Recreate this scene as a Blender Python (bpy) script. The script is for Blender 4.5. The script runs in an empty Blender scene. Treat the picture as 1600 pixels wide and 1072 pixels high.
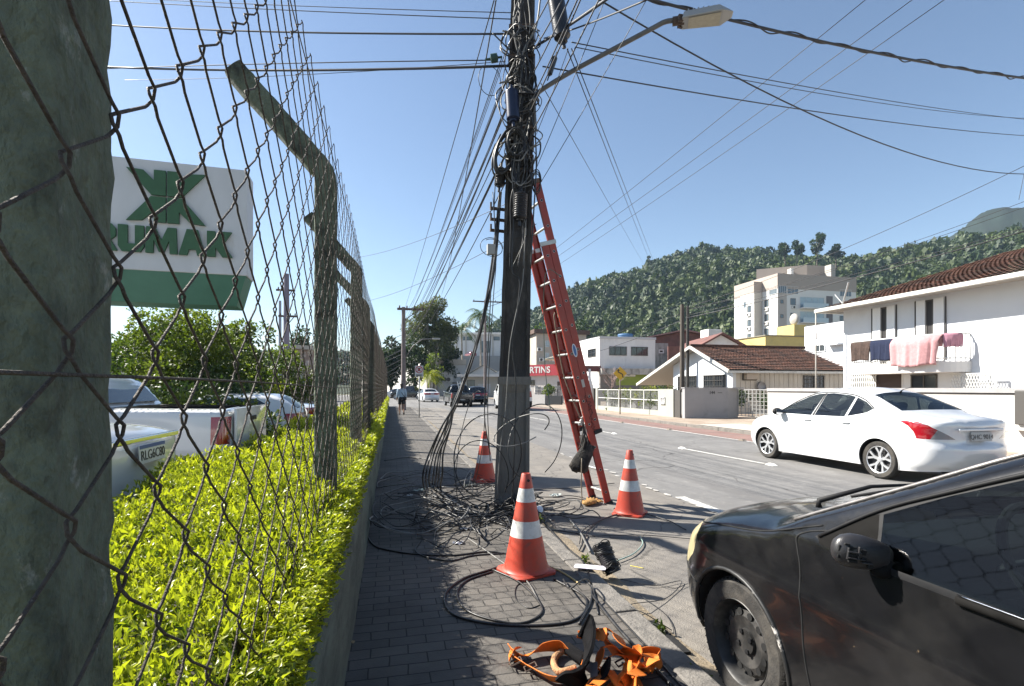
import bpy, bmesh, math, random
import numpy as np
from mathutils import Vector, Matrix
from mathutils import noise as mnoise
from mathutils.geometry import delaunay_2d_cdt
R = math.radians
rnd = random.Random(7)
SC = bpy.context.scene
COL = SC.collection
# ------------------------------------------------------------------ camera, sky, sun, exposure
F, H, YAW, CX, HY = 810.0, 1.40, R(13.07), 800.0, 607.0
CA, SA = math.cos(YAW), math.sin(YAW)
cam = bpy.data.cameras.new("camera"); camo = bpy.data.objects.new("camera", cam); COL.objects.link(camo)
camo.location = (0, 0, H); camo.rotation_euler = (R(90), 0, -YAW)
cam.sensor_width = 36; cam.lens = F/1600*36; cam.shift_y = (HY-536)/1600
cam.clip_start = .02; cam.clip_end = 9000
SC.camera = camo
SUN_EL, SUN_AZ = 40.0, -58.0            # azimuth measured clockwise from the street's direction
wd = bpy.data.worlds.new("World"); SC.world = wd; wd.use_nodes = True
nt = wd.node_tree; bg = nt.nodes["Background"]
sky = nt.nodes.new("ShaderNodeTexSky"); sky.sky_type = 'NISHITA'; sky.sun_disc = False
sky.sun_elevation = R(SUN_EL); sky.sun_rotation = R(SUN_AZ % 360)
sky.air_density = 1.0; sky.dust_density = .4; sky.ozone_density = 1.3; sky.altitude = 50
nt.links.new(sky.outputs[0], bg.inputs[0]); bg.inputs[1].default_value = .062
sl = bpy.data.lights.new("sun", 'SUN'); so = bpy.data.objects.new("sun", sl); COL.objects.link(so)
sl.energy = 5.0; sl.angle = R(.75); sl.color = (1, .95, .86)
sd = Vector((math.sin(R(SUN_AZ))*math.cos(R(SUN_EL)), math.cos(R(SUN_AZ))*math.cos(R(SUN_EL)), math.sin(R(SUN_EL))))
so.rotation_euler = sd.to_track_quat('Z', 'Y').to_euler(); so.location = (-20, 20, 40)
SC.view_settings.view_transform = 'Standard'; SC.view_settings.look = 'None'
SC.view_settings.gamma = 1; SC.view_settings.exposure = 1.5
SC.cycles.max_bounces = 8; SC.cycles.transparent_max_bounces = 16
SC.cycles.volume_bounces = 0

# ------------------------------------------------------------------ picture <-> place
def W(px, py, Z):                       # picture point at depth Z
    xc = (px-CX)/F*Z
    return Vector((xc*CA+Z*SA, Z*CA-xc*SA, H-(py-HY)/F*Z))
def G(px, py, h=0.0):                   # picture point on the level h
    return W(px, py, F*(H-h)/(py-HY))
def ratio(px):
    u = (px-CX)/F
    return (u*CA+SA)/(CA-u*SA)
def Yat(px, X): return X/ratio(px)
def Xat(px, Y): return Y*ratio(px)
def Zof(X, Y): return X*SA+Y*CA
def hat(py, X, Y): return H-(py-HY)/F*Zof(X, Y)

# ------------------------------------------------------------------ materials
MATS = {}
def mat(name, col, rough=.6, metal=0., var=.0, vs=4., bump=0., bs=60., spec=.5, dirt=None, coat=0., stretch=None, dirt2=None, streak=None, crack=None):
    if name in MATS: return MATS[name]
    m = bpy.data.materials.new(name); m.use_nodes = True; MATS[name] = m
    n, l = m.node_tree.nodes, m.node_tree.links; p = n["Principled BSDF"]
    p.inputs["Roughness"].default_value = rough; p.inputs["Metallic"].default_value = metal
    p.inputs["Specular IOR Level"].default_value = spec; p.inputs["Coat Weight"].default_value = coat
    p.inputs["Coat Roughness"].default_value = .06
    c4 = (*col, 1); p.inputs["Base Color"].default_value = c4
    tc = n.new("ShaderNodeTexCoord"); vec = tc.outputs["Object"]
    if stretch:
        mp = n.new("ShaderNodeMapping"); mp.inputs["Scale"].default_value = stretch; l.new(vec, mp.inputs[0]); vec = mp.outputs[0]
    last = None
    if var > 0:
        t = n.new("ShaderNodeTexNoise"); t.inputs["Scale"].default_value = vs; t.inputs["Detail"].default_value = 6
        t.inputs["Roughness"].default_value = .65; l.new(vec, t.inputs["Vector"])
        r = n.new("ShaderNodeValToRGB"); r.color_ramp.elements[0].position = .3; r.color_ramp.elements[1].position = .72
        r.color_ramp.elements[0].color = (*[c*(1-var) for c in col], 1); r.color_ramp.elements[1].color = (*[min(1, c*(1+var)) for c in col], 1)
        l.new(t.outputs["Fac"], r.inputs[0]); last = r.outputs[0]
    for k, d in enumerate((dirt, dirt2)):
        if not d: continue
        dc, ds, lo, hi = d
        t = n.new("ShaderNodeTexNoise"); t.inputs["Scale"].default_value = ds; t.inputs["Detail"].default_value = 8
        t.inputs["Roughness"].default_value = .7
        if k:
            mp = n.new("ShaderNodeMapping"); mp.inputs["Location"].default_value = (3.1, 7.7, 1.3); l.new(vec, mp.inputs[0]); l.new(mp.outputs[0], t.inputs["Vector"])
        else: l.new(vec, t.inputs["Vector"])
        r = n.new("ShaderNodeMapRange"); r.inputs[1].default_value = lo; r.inputs[2].default_value = hi
        l.new(t.outputs["Fac"], r.inputs[0])
        mx = n.new("ShaderNodeMix"); mx.data_type = 'RGBA'; l.new(r.outputs[0], mx.inputs[0])
        if last: l.new(last, mx.inputs[6])
        else: mx.inputs[6].default_value = c4
        mx.inputs[7].default_value = (*dc, 1); last = mx.outputs[2]
    if streak:
        dc, ds, lo, hi = streak; mp = n.new("ShaderNodeMapping"); mp.inputs["Scale"].default_value = (1, .035, 1); l.new(tc.outputs["Object"], mp.inputs[0])
        t = n.new("ShaderNodeTexNoise"); t.inputs["Scale"].default_value = ds; t.inputs["Detail"].default_value = 7; l.new(mp.outputs[0], t.inputs["Vector"])
        r = n.new("ShaderNodeMapRange"); r.inputs[1].default_value = lo; r.inputs[2].default_value = hi; r.inputs[4].default_value = .75; l.new(t.outputs["Fac"], r.inputs[0])
        mx = n.new("ShaderNodeMix"); mx.data_type = 'RGBA'; l.new(r.outputs[0], mx.inputs[0]); l.new(last, mx.inputs[6]); mx.inputs[7].default_value = (*dc, 1); last = mx.outputs[2]
    if crack:
        t = n.new("ShaderNodeTexNoise"); t.inputs["Scale"].default_value = 1.6; t.inputs["Detail"].default_value = 6; l.new(tc.outputs["Object"], t.inputs["Vector"])
        va = n.new("ShaderNodeVectorMath"); va.operation = 'MULTIPLY_ADD'; va.inputs[1].default_value = (.9, .9, 0); l.new(t.outputs["Color"], va.inputs[0]); l.new(tc.outputs["Object"], va.inputs[2])
        vo = n.new("ShaderNodeTexVoronoi"); vo.feature = 'DISTANCE_TO_EDGE'; vo.inputs["Scale"].default_value = crack; l.new(va.outputs[0], vo.inputs["Vector"])
        r = n.new("ShaderNodeMapRange"); r.inputs[1].default_value = .0015; r.inputs[2].default_value = .006; r.inputs[3].default_value = .6; r.inputs[4].default_value = 0; l.new(vo.outputs["Distance"], r.inputs[0])
        mx = n.new("ShaderNodeMix"); mx.data_type = 'RGBA'; l.new(r.outputs[0], mx.inputs[0]); l.new(last, mx.inputs[6]); mx.inputs[7].default_value = (.035, .033, .03, 1); last = mx.outputs[2]
    if last: l.new(last, p.inputs["Base Color"])
    if bump > 0:
        t = n.new("ShaderNodeTexNoise"); t.inputs["Scale"].default_value = bs; t.inputs["Detail"].default_value = 5
        l.new(vec, t.inputs["Vector"])
        b = n.new("ShaderNodeBump"); b.inputs["Strength"].default_value = bump; b.inputs["Distance"].default_value = .02
        l.new(t.outputs["Fac"], b.inputs["Height"]); l.new(b.outputs[0], p.inputs["Normal"])
    return m
def leafmat(name, col, col2, trans=.45, rough=.45, vs=1.2, spec=.4, tcol=None):
    if name in MATS: return MATS[name]
    m = mat(name, col, rough, spec=spec); n, l = m.node_tree.nodes, m.node_tree.links; p = n["Principled BSDF"]
    tc = n.new("ShaderNodeTexCoord"); t = n.new("ShaderNodeTexNoise"); t.inputs["Scale"].default_value = vs; t.inputs["Detail"].default_value = 4
    l.new(tc.outputs["Object"], t.inputs["Vector"])
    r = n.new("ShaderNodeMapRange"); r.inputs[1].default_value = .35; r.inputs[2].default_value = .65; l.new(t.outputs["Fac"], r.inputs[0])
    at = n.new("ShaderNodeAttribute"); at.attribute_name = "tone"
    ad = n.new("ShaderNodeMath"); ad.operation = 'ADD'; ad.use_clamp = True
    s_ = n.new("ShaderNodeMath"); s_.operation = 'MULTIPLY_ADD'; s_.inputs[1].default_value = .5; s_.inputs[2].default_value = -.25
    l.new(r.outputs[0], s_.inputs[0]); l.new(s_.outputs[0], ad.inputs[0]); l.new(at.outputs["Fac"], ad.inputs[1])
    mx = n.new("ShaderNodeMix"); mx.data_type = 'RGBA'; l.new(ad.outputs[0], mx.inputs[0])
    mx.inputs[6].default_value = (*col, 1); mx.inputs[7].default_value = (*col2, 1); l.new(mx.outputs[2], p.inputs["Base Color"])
    tr = n.new("ShaderNodeBsdfTranslucent")
    mu = n.new("ShaderNodeMix"); mu.data_type = 'RGBA'; mu.blend_type = 'MULTIPLY'; mu.inputs[0].default_value = 1
    l.new(mx.outputs[2], mu.inputs[6]); mu.inputs[7].default_value = (*(tcol or (1.6, 1.7, .7)), 1); l.new(mu.outputs[2], tr.inputs[0])
    ms = n.new("ShaderNodeMixShader"); ms.inputs[0].default_value = trans
    l.new(p.outputs[0], ms.inputs[1]); l.new(tr.outputs[0], ms.inputs[2]); l.new(ms.outputs[0], n["Material Output"].inputs[0])
    return m
def glassmat(name, tint=(.35, .42, .42), refl=.12, rough=.02, blend=.25):
    if name in MATS: return MATS[name]
    m = bpy.data.materials.new(name); m.use_nodes = True; MATS[name] = m
    n, l = m.node_tree.nodes, m.node_tree.links; n.remove(n["Principled BSDF"])
    tr = n.new("ShaderNodeBsdfTransparent"); tr.inputs[0].default_value = (*tint, 1)
    gl = n.new("ShaderNodeBsdfGlossy"); gl.inputs["Roughness"].default_value = rough
    fr = n.new("ShaderNodeLayerWeight"); fr.inputs[0].default_value = blend
    mr = n.new("ShaderNodeMapRange"); mr.inputs[3].default_value = refl; mr.inputs[4].default_value = .9; l.new(fr.outputs["Fresnel"], mr.inputs[0])
    ms = n.new("ShaderNodeMixShader"); l.new(mr.outputs[0], ms.inputs[0]); l.new(tr.outputs[0], ms.inputs[1]); l.new(gl.outputs[0], ms.inputs[2])
    l.new(ms.outputs[0], n["Material Output"].inputs[0]); return m

# ------------------------------------------------------------------ mesh helpers
def link(o, parent=None):
    COL.objects.link(o)
    if parent is not None: o.parent = parent
    return o
def tag(o, label=None, cat=None, group=None, kind=None):
    if label: o["label"] = label
    if cat: o["category"] = cat; o["kind"] = "thing"
    if group: o["group"] = group
    if kind: o["kind"] = kind
    return o
def thing(name, label, cat, loc=(0, 0, 0), rz=0., group=None, kind=None):
    o = bpy.data.objects.new(name, None); o.empty_display_size = .1; link(o)
    o.location = loc; o.rotation_euler = (0, 0, rz)
    return tag(o, label, cat, group, kind)
def copy_tree(o, parent=None, label=None):
    c = o.copy(); COL.objects.link(c); c.parent = parent
    for ch in list(o.children): copy_tree(ch, c)
    if label: c["label"] = label
    return c
class MB:
    def __init__(s): s.v = []; s.f = []; s.m = []
    def add(s, vs, fs, mi=0):
        o = len(s.v); s.v += [tuple(x) for x in vs]; s.f += [tuple(i+o for i in f) for f in fs]; s.m += [mi]*len(fs); return s
    def box(s, c, d, mi=0, rz=0., rot=None):
        x, y, z = d[0]/2, d[1]/2, d[2]/2
        vs = [Vector((i*x, j*y, k*z)) for k in (-1, 1) for j in (-1, 1) for i in (-1, 1)]
        M = rot if rot is not None else Matrix.Rotation(rz, 3, 'Z')
        vs = [M @ v+Vector(c) for v in vs]
        return s.add(vs, [(0, 2, 3, 1), (4, 5, 7, 6), (0, 1, 5, 4), (2, 6, 7, 3), (0, 4, 6, 2), (1, 3, 7, 5)], mi)
    def box2(s, a, b, mi=0):
        return s.box([(a[i]+b[i])/2 for i in range(3)], [abs(b[i]-a[i]) for i in range(3)], mi)
    def bar(s, a, b, w, h, mi=0, up=(0, 0, 1)):
        a, b = Vector(a), Vector(b); d = b-a; L = d.length; d.normalize(); u = Vector(up); r = d.cross(u)
        if r.length < 1e-4: r = d.cross(Vector((1, 0, 0)))
        r.normalize(); u = r.cross(d)
        return s.box((a+b)/2, (w, L, h), mi, rot=Matrix((r, d, u)).transposed())
    def tube(s, pts, r, n=6, mi=0, cap=True, closed=False):
        P = [Vector(p) for p in pts]; k = len(P)
        rs = r if isinstance(r, (list, tuple)) else [r]*k
        up = None; vs = []
        for i in range(k):
            if closed: t = P[(i+1) % k]-P[i-1]
            else: t = P[min(i+1, k-1)]-P[max(i-1, 0)]
            if t.length < 1e-9: t = Vector((0, 0, 1))
            t.normalize()
            if up is None:
                up = t.orthogonal()
            up = up-t*up.dot(t)
            if up.length < 1e-6: up = t.orthogonal()
            up.normalize(); q = t.cross(up)
            for j in range(n):
                a = 2*math.pi*j/n; vs.append(P[i]+(up*math.cos(a)+q*math.sin(a))*rs[i])
        fs = []
        for i in range(k if closed else k-1):
            i2 = (i+1) % k
            for j in range(n): fs.append((i*n+j, i*n+(j+1) % n, i2*n+(j+1) % n, i2*n+j))
        if cap and not closed:
            fs.append(tuple(range(n))[::-1]); fs.append(tuple((k-1)*n+j for j in range(n)))
        return s.add(vs, fs, mi)
    def lathe(s, prof, n=24, c=(0, 0, 0), axis='z', mi=0, squash=(1, 1)):
        vs = []; fs = []
        for (r, z) in prof:
            for j in range(n):
                a = 2*math.pi*j/n; x, y = r*math.cos(a)*squash[0], r*math.sin(a)*squash[1]
                p = {'z': (x, y, z), 'x': (z, x, y), 'y': (x, z, y)}[axis]
                vs.append((p[0]+c[0], p[1]+c[1], p[2]+c[2]))
        for i in range(len(prof)-1):
            for j in range(n): fs.append((i*n+j, i*n+(j+1) % n, (i+1)*n+(j+1) % n, (i+1)*n+j))
        return s.add(vs, fs, mi)
    def prism(s, poly, t, T, mi=0):      # 2D outline (u,v) extruded t along w; T maps (u,v,w) to the place
        n = len(poly)
        vs = [T(u, v, 0) for u, v in poly]+[T(u, v, t) for u, v in poly]
        fs = [tuple(range(n))[::-1], tuple(range(n, 2*n))]+[(i, (i+1) % n, n+(i+1) % n, n+i) for i in range(n)]
        return s.add(vs, fs, mi)
    def ell(s, c, r, n=10, m=7, mi=0, jit=0., rg=None, rot=None):
        vs = []; fs = []
        for i in range(m+1):
            th = math.pi*i/m
            for j in range(n):
                a = 2*math.pi*j/n; k = 1+(rg.uniform(-jit, jit) if jit else 0)
                v = Vector((r[0]*math.sin(th)*math.cos(a)*k, r[1]*math.sin(th)*math.sin(a)*k, r[2]*math.cos(th)*k))
                if rot is not None: v = rot @ v
                vs.append(v+Vector(c))
        for i in range(m):
            for j in range(n): fs.append((i*n+j, (i+1)*n+j, (i+1)*n+(j+1) % n, i*n+(j+1) % n))
        return s.add(vs, fs, mi)
    def build(s, name, mats, parent=None, smooth=False, bevel=0., loc=None, ang=None):
        me = bpy.data.meshes.new(name); me.from_pydata(s.v, [], s.f)
        for m in (mats if isinstance(mats, (list, tuple)) else [mats]): me.materials.append(m)
        if any(s.m): me.polygons.foreach_set("material_index", s.m)
        bm = bmesh.new(); bm.from_mesh(me); bmesh.ops.recalc_face_normals(bm, faces=bm.faces)
        if bevel > 0:
            bmesh.ops.remove_doubles(bm, verts=bm.verts, dist=1e-5)
            es = [e for e in bm.edges if len(e.link_faces) == 2 and e.calc_face_angle(0) > .6]
            bmesh.ops.bevel(bm, geom=es, offset=bevel, segments=2, affect='EDGES', profile=.5, clamp_overlap=True)
        bm.to_mesh(me); bm.free()
        if smooth:
            me.polygons.foreach_set("use_smooth", [True]*len(me.polygons))
            if ang: me.set_sharp_from_angle(angle=R(ang))
        me.update(); o = bpy.data.objects.new(name, me); link(o, parent)
        if loc: o.location = loc
        return o
def npmesh(name, V, Fq, m, parent=None, smooth=False, tone=None):
    V = np.asarray(V, dtype=np.float32); Fq = np.asarray(Fq, dtype=np.int32); k = Fq.shape[1]
    me = bpy.data.meshes.new(name); me.vertices.add(len(V)); me.vertices.foreach_set("co", V.ravel())
    me.loops.add(Fq.size); me.loops.foreach_set("vertex_index", Fq.ravel())
    me.polygons.add(len(Fq)); me.polygons.foreach_set("loop_start", np.arange(0, Fq.size, k, dtype=np.int32))
    me.polygons.foreach_set("loop_total", np.full(len(Fq), k, dtype=np.int32))
    if smooth: me.polygons.foreach_set("use_smooth", np.ones(len(Fq), dtype=bool))
    for mm in (m if isinstance(m, (list, tuple)) else [m]): me.materials.append(mm)
    me.update(calc_edges=True); me.validate()
    if tone is not None:
        a = me.attributes.new("tone", 'FLOAT', 'POINT'); a.data.foreach_set("value", np.asarray(tone, dtype=np.float32))
    o = bpy.data.objects.new(name, me); link(o, parent); return o
def catenary(a, b, sag, n=16):
    a, b = Vector(a), Vector(b)
    return [a.lerp(b, i/n)-Vector((0, 0, sag*4*(i/n)*(1-i/n))) for i in range(n+1)]
def spline(pts, n=8, closed=False):
    P = [Vector(p) for p in pts]; k = len(P); out = []
    rng = range(k if closed else k-1)
    for i in rng:
        p1, p2 = P[i], P[(i+1) % k]
        p0 = P[i-1] if (closed or i > 0) else p1*2-p2
        p3 = P[(i+2) % k] if (closed or i+2 < k) else p2*2-p1
        for j in range(n):
            t = j/n
            out.append(.5*((2*p1)+(p2-p0)*t+(2*p0-5*p1+4*p2-p3)*t*t+(3*p1-p0-3*p2+p3)*t**3))
    if not closed: out.append(P[-1])
    return out
def text(name, body, size, m, parent, loc, rot, ext=.004, align='CENTER', bold=0.):
    cu = bpy.data.curves.new(name, 'FONT'); cu.body = body; cu.size = size; cu.extrude = ext; cu.align_x = align; cu.align_y = 'CENTER'; cu.offset = bold
    to = bpy.data.objects.new(name, cu); COL.objects.link(to)
    dg = bpy.context.evaluated_depsgraph_get(); me = bpy.data.meshes.new_from_object(to.evaluated_get(dg)); bpy.data.objects.remove(to)
    me.materials.clear(); me.materials.append(m)
    o = bpy.data.objects.new(name, me); link(o, parent); o.location = loc; o.rotation_euler = rot; return o
def leaves(C, N, size, aspect, rs, jit=.5, curl=.25):
    """leaf blades: centres C, outward directions N -> vertices, quads (two folded quads a leaf)"""
    n = len(C); D = N+rs.normal(0, jit, (n, 3)); D /= np.linalg.norm(D, axis=1, keepdims=True)+1e-9
    B = rs.normal(0, 1, (n, 3)); S = np.cross(D, B); S /= np.linalg.norm(S, axis=1, keepdims=True)+1e-9
    U = np.cross(S, D); L = np.asarray(size).reshape(-1, 1)*np.ones((n, 1)); w = L*aspect
    b = C; mid = C+D*L*.55+U*L*curl*.25; tip = C+D*L-U*L*curl*.35
    l_ = mid+S*w*.5+U*w*.25; r_ = mid-S*w*.5+U*w*.25
    V = np.stack([b, l_, mid, r_, tip], 1).reshape(-1, 3); i = np.arange(n)[:, None]*5
    Fq = np.concatenate([i+np.array([[0, 1, 2, 2]]), i+np.array([[0, 2, 3, 3]]), i+np.array([[1, 4, 2, 2]]), i+np.array([[2, 4, 3, 3]])])[:, :3]
    return V, Fq
# ------------------------------------------------------------------ ground, road, pavement
ROAD = -.08; KX = 1.36
def sheet(name, x0, x1, y0, y1, z, m, nx=1, ny=1, wob=0.):
    b = MB()
    vs = [(x0+(x1-x0)*i/nx, y0+(y1-y0)*j/ny, z+(wob*mnoise.noise(Vector((i*.61+x0, j*.53, z)))) if wob else z) for j in range(ny+1) for i in range(nx+1)]
    fs = [(j*(nx+1)+i, j*(nx+1)+i+1, (j+1)*(nx+1)+i+1, (j+1)*(nx+1)+i) for j in range(ny) for i in range(nx)]
    b.add(vs, fs); return tag(b.build(name, m), kind='structure')
def pavers():
    m = mat("pavers", (.2, .19, .18), .85); n, l = m.node_tree.nodes, m.node_tree.links; p = n["Principled BSDF"]
    tc = n.new("ShaderNodeTexCoord"); nz = n.new("ShaderNodeTexNoise"); nz.inputs["Scale"].default_value = 3; nz.inputs["Detail"].default_value = 3
    l.new(tc.outputs["Object"], nz.inputs["Vector"])
    va = n.new("ShaderNodeVectorMath"); va.operation = 'MULTIPLY_ADD'; va.inputs[1].default_value = (.03, .03, 0)
    l.new(nz.outputs["Color"], va.inputs[0]); l.new(tc.outputs["Object"], va.inputs[2])
    br = n.new("ShaderNodeTexBrick"); br.inputs["Scale"].default_value = 1; br.inputs["Brick Width"].default_value = .20; br.inputs["Row Height"].default_value = .10
    br.inputs["Mortar Size"].default_value = .0042; br.inputs["Mortar Smooth"].default_value = .35; br.inputs["Bias"].default_value = -.1
    br.inputs["Color1"].default_value = (.115, .103, .09, 1); br.inputs["Color2"].default_value = (.085, .078, .070, 1); br.inputs["Mortar"].default_value = (.030, .027, .024, 1)
    l.new(va.outputs[0], br.inputs["Vector"])
    n2 = n.new("ShaderNodeTexNoise"); n2.inputs["Scale"].default_value = 1.7; n2.inputs["Detail"].default_value = 9; n2.inputs["Roughness"].default_value = .7
    l.new(tc.outputs["Object"], n2.inputs["Vector"])
    mr = n.new("ShaderNodeMapRange"); mr.inputs[1].default_value = .3; mr.inputs[2].default_value = .75; mr.inputs[3].default_value = .62; mr.inputs[4].default_value = 1.3
    l.new(n2.outputs["Fac"], mr.inputs[0])
    mx = n.new("ShaderNodeMix"); mx.data_type = 'RGBA'; mx.blend_type = 'MULTIPLY'; mx.inputs[0].default_value = 1
    l.new(br.outputs["Color"], mx.inputs[6]); l.new(mr.outputs[0], mx.inputs[7]); l.new(mx.outputs[2], p.inputs["Base Color"])
    n3 = n.new("ShaderNodeTexNoise"); n3.inputs["Scale"].default_value = 90; n3.inputs["Detail"].default_value = 4; l.new(tc.outputs["Object"], n3.inputs["Vector"])
    ad = n.new("ShaderNodeMath"); ad.operation = 'MULTIPLY_ADD'; ad.inputs[1].default_value = -1.0; l.new(br.outputs["Fac"], ad.inputs[0])
    sc = n.new("ShaderNodeMath"); sc.operation = 'MULTIPLY'; sc.inputs[1].default_value = .5; l.new(n3.outputs["Fac"], sc.inputs[0]); l.new(sc.outputs[0], ad.inputs[2])
    bp = n.new("ShaderNodeBump"); bp.inputs["Strength"].default_value = .8; bp.inputs["Distance"].default_value = .008
    l.new(ad.outputs[0], bp.inputs["Height"]); l.new(bp.outputs[0], p.inputs["Normal"]); return m
asph = mat("asphalt", (.165, .16, .155), .9, var=.16, vs=2.2, bump=.35, bs=140, dirt=((.13, .127, .125), .9, .45, .7), dirt2=((.25, .24, .225), 7, .55, .75), streak=((.105, .10, .098), 1.7, .48, .72), crack=.28)
asph_old = mat("asphalt_old", (.185, .168, .148), .92, var=.2, vs=3.0, bump=.45, bs=120, dirt=((.14, .13, .12), 1.3, .45, .72), dirt2=((.23, .205, .17), 2.1, .5, .78), streak=((.13, .12, .11), 2.3, .5, .75), crack=.55)
lotm = mat("lot_surface", (.15, .145, .14), .9, var=.2, vs=2)
dirtm = mat("gutter_dirt", (.27, .215, .145), .95, var=.3, vs=6, bump=.6, bs=45, dirt=((.15, .13, .105), 3, .45, .65))
kerbm = mat("kerb_concrete", (.165, .152, .136), .9, var=.25, vs=5, bump=.5, bs=60, dirt=((.10, .095, .085), 4, .52, .7))
earth = mat("earth", (.12, .12, .07), .95, var=.3, vs=.3)
redm = mat("cycle_red", (.20, .118, .10), .9, var=.2, vs=1.4, bump=.2, bs=80, dirt=((.19, .16, .14), 2, .5, .72))
walk2 = mat("far_pavement", (.33, .27, .21), .92, var=.22, vs=1.2, bump=.3, bs=50, dirt=((.24, .175, .13), .8, .45, .65))
conc = mat("drive_concrete", (.42, .38, .33), .9, var=.12, vs=1.5)
paint = mat("road_paint", (.50, .49, .46), .85, var=.15, vs=9, dirt=((.19, .18, .17), 14, .48, .66))
sheet("ground", -880, 880, -60, 880, -.17, earth)
sheet("parking_ground", -60, -.37, -20, 75, -.15, lotm)
sheet("pavement", -.22, KX, -4, 40, 0, pavers())
rd = sheet("road", 3.72, 9.62, -40, 40, ROAD, asph, 4, 40, .004)
sheet("road_edge", 1.51, 3.72, -40, 40, ROAD, asph_old, 4, 60, .006)
sheet("road_junction", -60, 90, 40, 125, ROAD-.004, asph)
sheet("cycle_lane", 9.62, 11.1, -40, 40, ROAD, redm)
sheet("far_pavement", 11.25, 13.2, -40, 41, .02, walk2, 3, 40, .01)
sheet("far_yard", 13.2, 70, -40, 75, .012, walk2)
sheet("driveway", 11.27, 13.19, 13.2, 17.6, .034, conc)
b = MB()
for j in range(44):
    y0 = -4+j; b.box2((KX, y0+.006, -.12), (1.51, y0+.994, .006+.006*rnd.random()))
tag(b.build("kerb", kerbm, bevel=.012), kind='structure')
b = MB()
for j in range(40): b.box2((11.1, -38+j*2+.01, -.12), (11.25, -36+j*2-.01, .024))
tag(b.build("far_kerb", kerbm, bevel=.012), kind='structure')
g_ = MB(); ny = 90                       # dirt washed into the gutter, ragged edge
vs = []
for j in range(ny+1):
    y = -3+j*.3; w = .16+.10*mnoise.noise(Vector((y*.9, 3, 0)))+.05*mnoise.noise(Vector((y*4, 8, 0)))
    vs += [(1.512, y, ROAD+.035), (1.512+w*.5, y, ROAD+.02), (1.512+w, y, ROAD+.003)]
g_.add(vs, [(3*j+k, 3*j+k+1, 3*j+k+4, 3*j+k+3) for j in range(ny) for k in (0, 1)]); tag(g_.build("gutter", dirtm), kind='structure')
b = MB(); b.box2((1.513, 2.55, ROAD+.02), (1.60, 2.95, ROAD+.036)); tag(b.build("gutter_slab", mat("slab_dark", (.01, .01, .01), .9)), kind='structure')  # thin dark slab lying in the gutter beside the kerb
# painted markings
def lines(name, segs, z=ROAD+.008):
    b = MB()
    for (x0, y0, x1, y1, w) in segs:
        a, c = Vector((x0, y0, z)), Vector((x1, y1, z)); d = (c-a).normalized(); s = Vector((d.y, -d.x, 0))*w/2
        k = max(1, int((c-a).length/1.0)); vs = []
        for i in range(k+1):
            q = a.lerp(c, i/k); vs += [q+s, q-s]
        b.add(vs, [(2*i, 2*i+1, 2*i+3, 2*i+2) for i in range(k)])
    return tag(b.build(name, paint), kind='structure')
_a, _b, _c = G(1205, 727, ROAD), G(1066, 701, ROAD), G(960, 678, ROAD); _d = (_b-_a); _s = (_c-_a)
lines("lane_line", [(_a.x+_s.x*k+_d.x*.06, _a.y+_s.y*k+_d.y*.06, _a.x+_s.x*k+_d.x*.94, _a.y+_s.y*k+_d.y*.94, .12) for k in range(-2, 4)])
lines("cycle_line", [(9.66, -20, 9.66, 40, .12)])
lines("edge_line", [(3.82, 5.35, 3.82, 6.35, .14), (3.82, -3, 3.82, 2.5, .14)])
lines("junction_line", [(2.6, 24.2, 5.2, 26.8, .16), (2.2, 27.5, 6.4, 24.4, .16), (4.9, 29, 7.8, 31.4, .16), (7.2, 33, 9.2, 36, .14), (4.0, 34, 6.5, 37, .14)])
jb = MB()                                # broken joint between old and new asphalt
rj = random.Random(3)
for k in range(34):
    y = 2.2+k*.27+rj.uniform(-.1, .1); n = 7; cx = 3.74+rj.uniform(-.05, .05)
    a0 = rj.uniform(0, 6); q = [(cx+.045*rj.uniform(.4, 1.2)*math.cos(a0+i*6.283/n), y+.09*rj.uniform(.4, 1.3)*math.sin(a0+i*6.283/n), ROAD+.010) for i in range(n)]
    jb.add(q, [tuple(range(n))])
tag(jb.build("joint_patches", mat("worn_paint", (.4, .38, .35), .9, var=.3, vs=20)), kind='structure')
# lane blocks
def block(x, y, L, w, h, m, lab, grp):
    b = MB(); vs = [(-w/2, -L/2, 0), (w/2, -L/2, 0), (w/2, L/2, 0), (-w/2, L/2, 0), (-w/2+.03, -L/2+.07, h), (w/2-.03, -L/2+.07, h), (w/2-.03, L/2-.07, h), (-w/2+.03, L/2-.07, h)]
    b.add(vs, [(3, 2, 1, 0), (4, 5, 6, 7), (0, 1, 5, 4), (1, 2, 6, 5), (2, 3, 7, 6), (3, 0, 4, 7)])
    o = b.build("lane_stud", m, bevel=.008); o.location = (x, y, ROAD); return tag(o, lab, "lane stud", grp)
wblk = mat("stud_white", (.66, .65, .6), .6, var=.15, vs=9); dblk = mat("stud_dark", (.16, .13, .1), .7, var=.3, vs=9)
for (px, py, lb) in ((1205, 727, "white raised stud on the lane dash by the white sedan's front wheel"),
                     (1066, 701, "white raised stud at the dash end left of the white sedan"),
                     (960, 678, "pale raised stud at the near end of the lane dash just right of the ladder")):
    p = G(px, py, ROAD); block(p.x, p.y, .24, .125, .04, wblk, lb, "studs on the dashed lane line")
for (px, lb) in ((972, "small dark stud on the cycle lane line near the caution sign"), (1046, "small dark stud on the cycle lane line below the grey numbered wall"),
                 (1160, "small dark stud on the cycle lane line beside the white sedan's front bumper")):
    block(9.66, Yat(px, 9.66), .24, .15, .05, dblk, lb, "studs on the cycle lane line")
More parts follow.
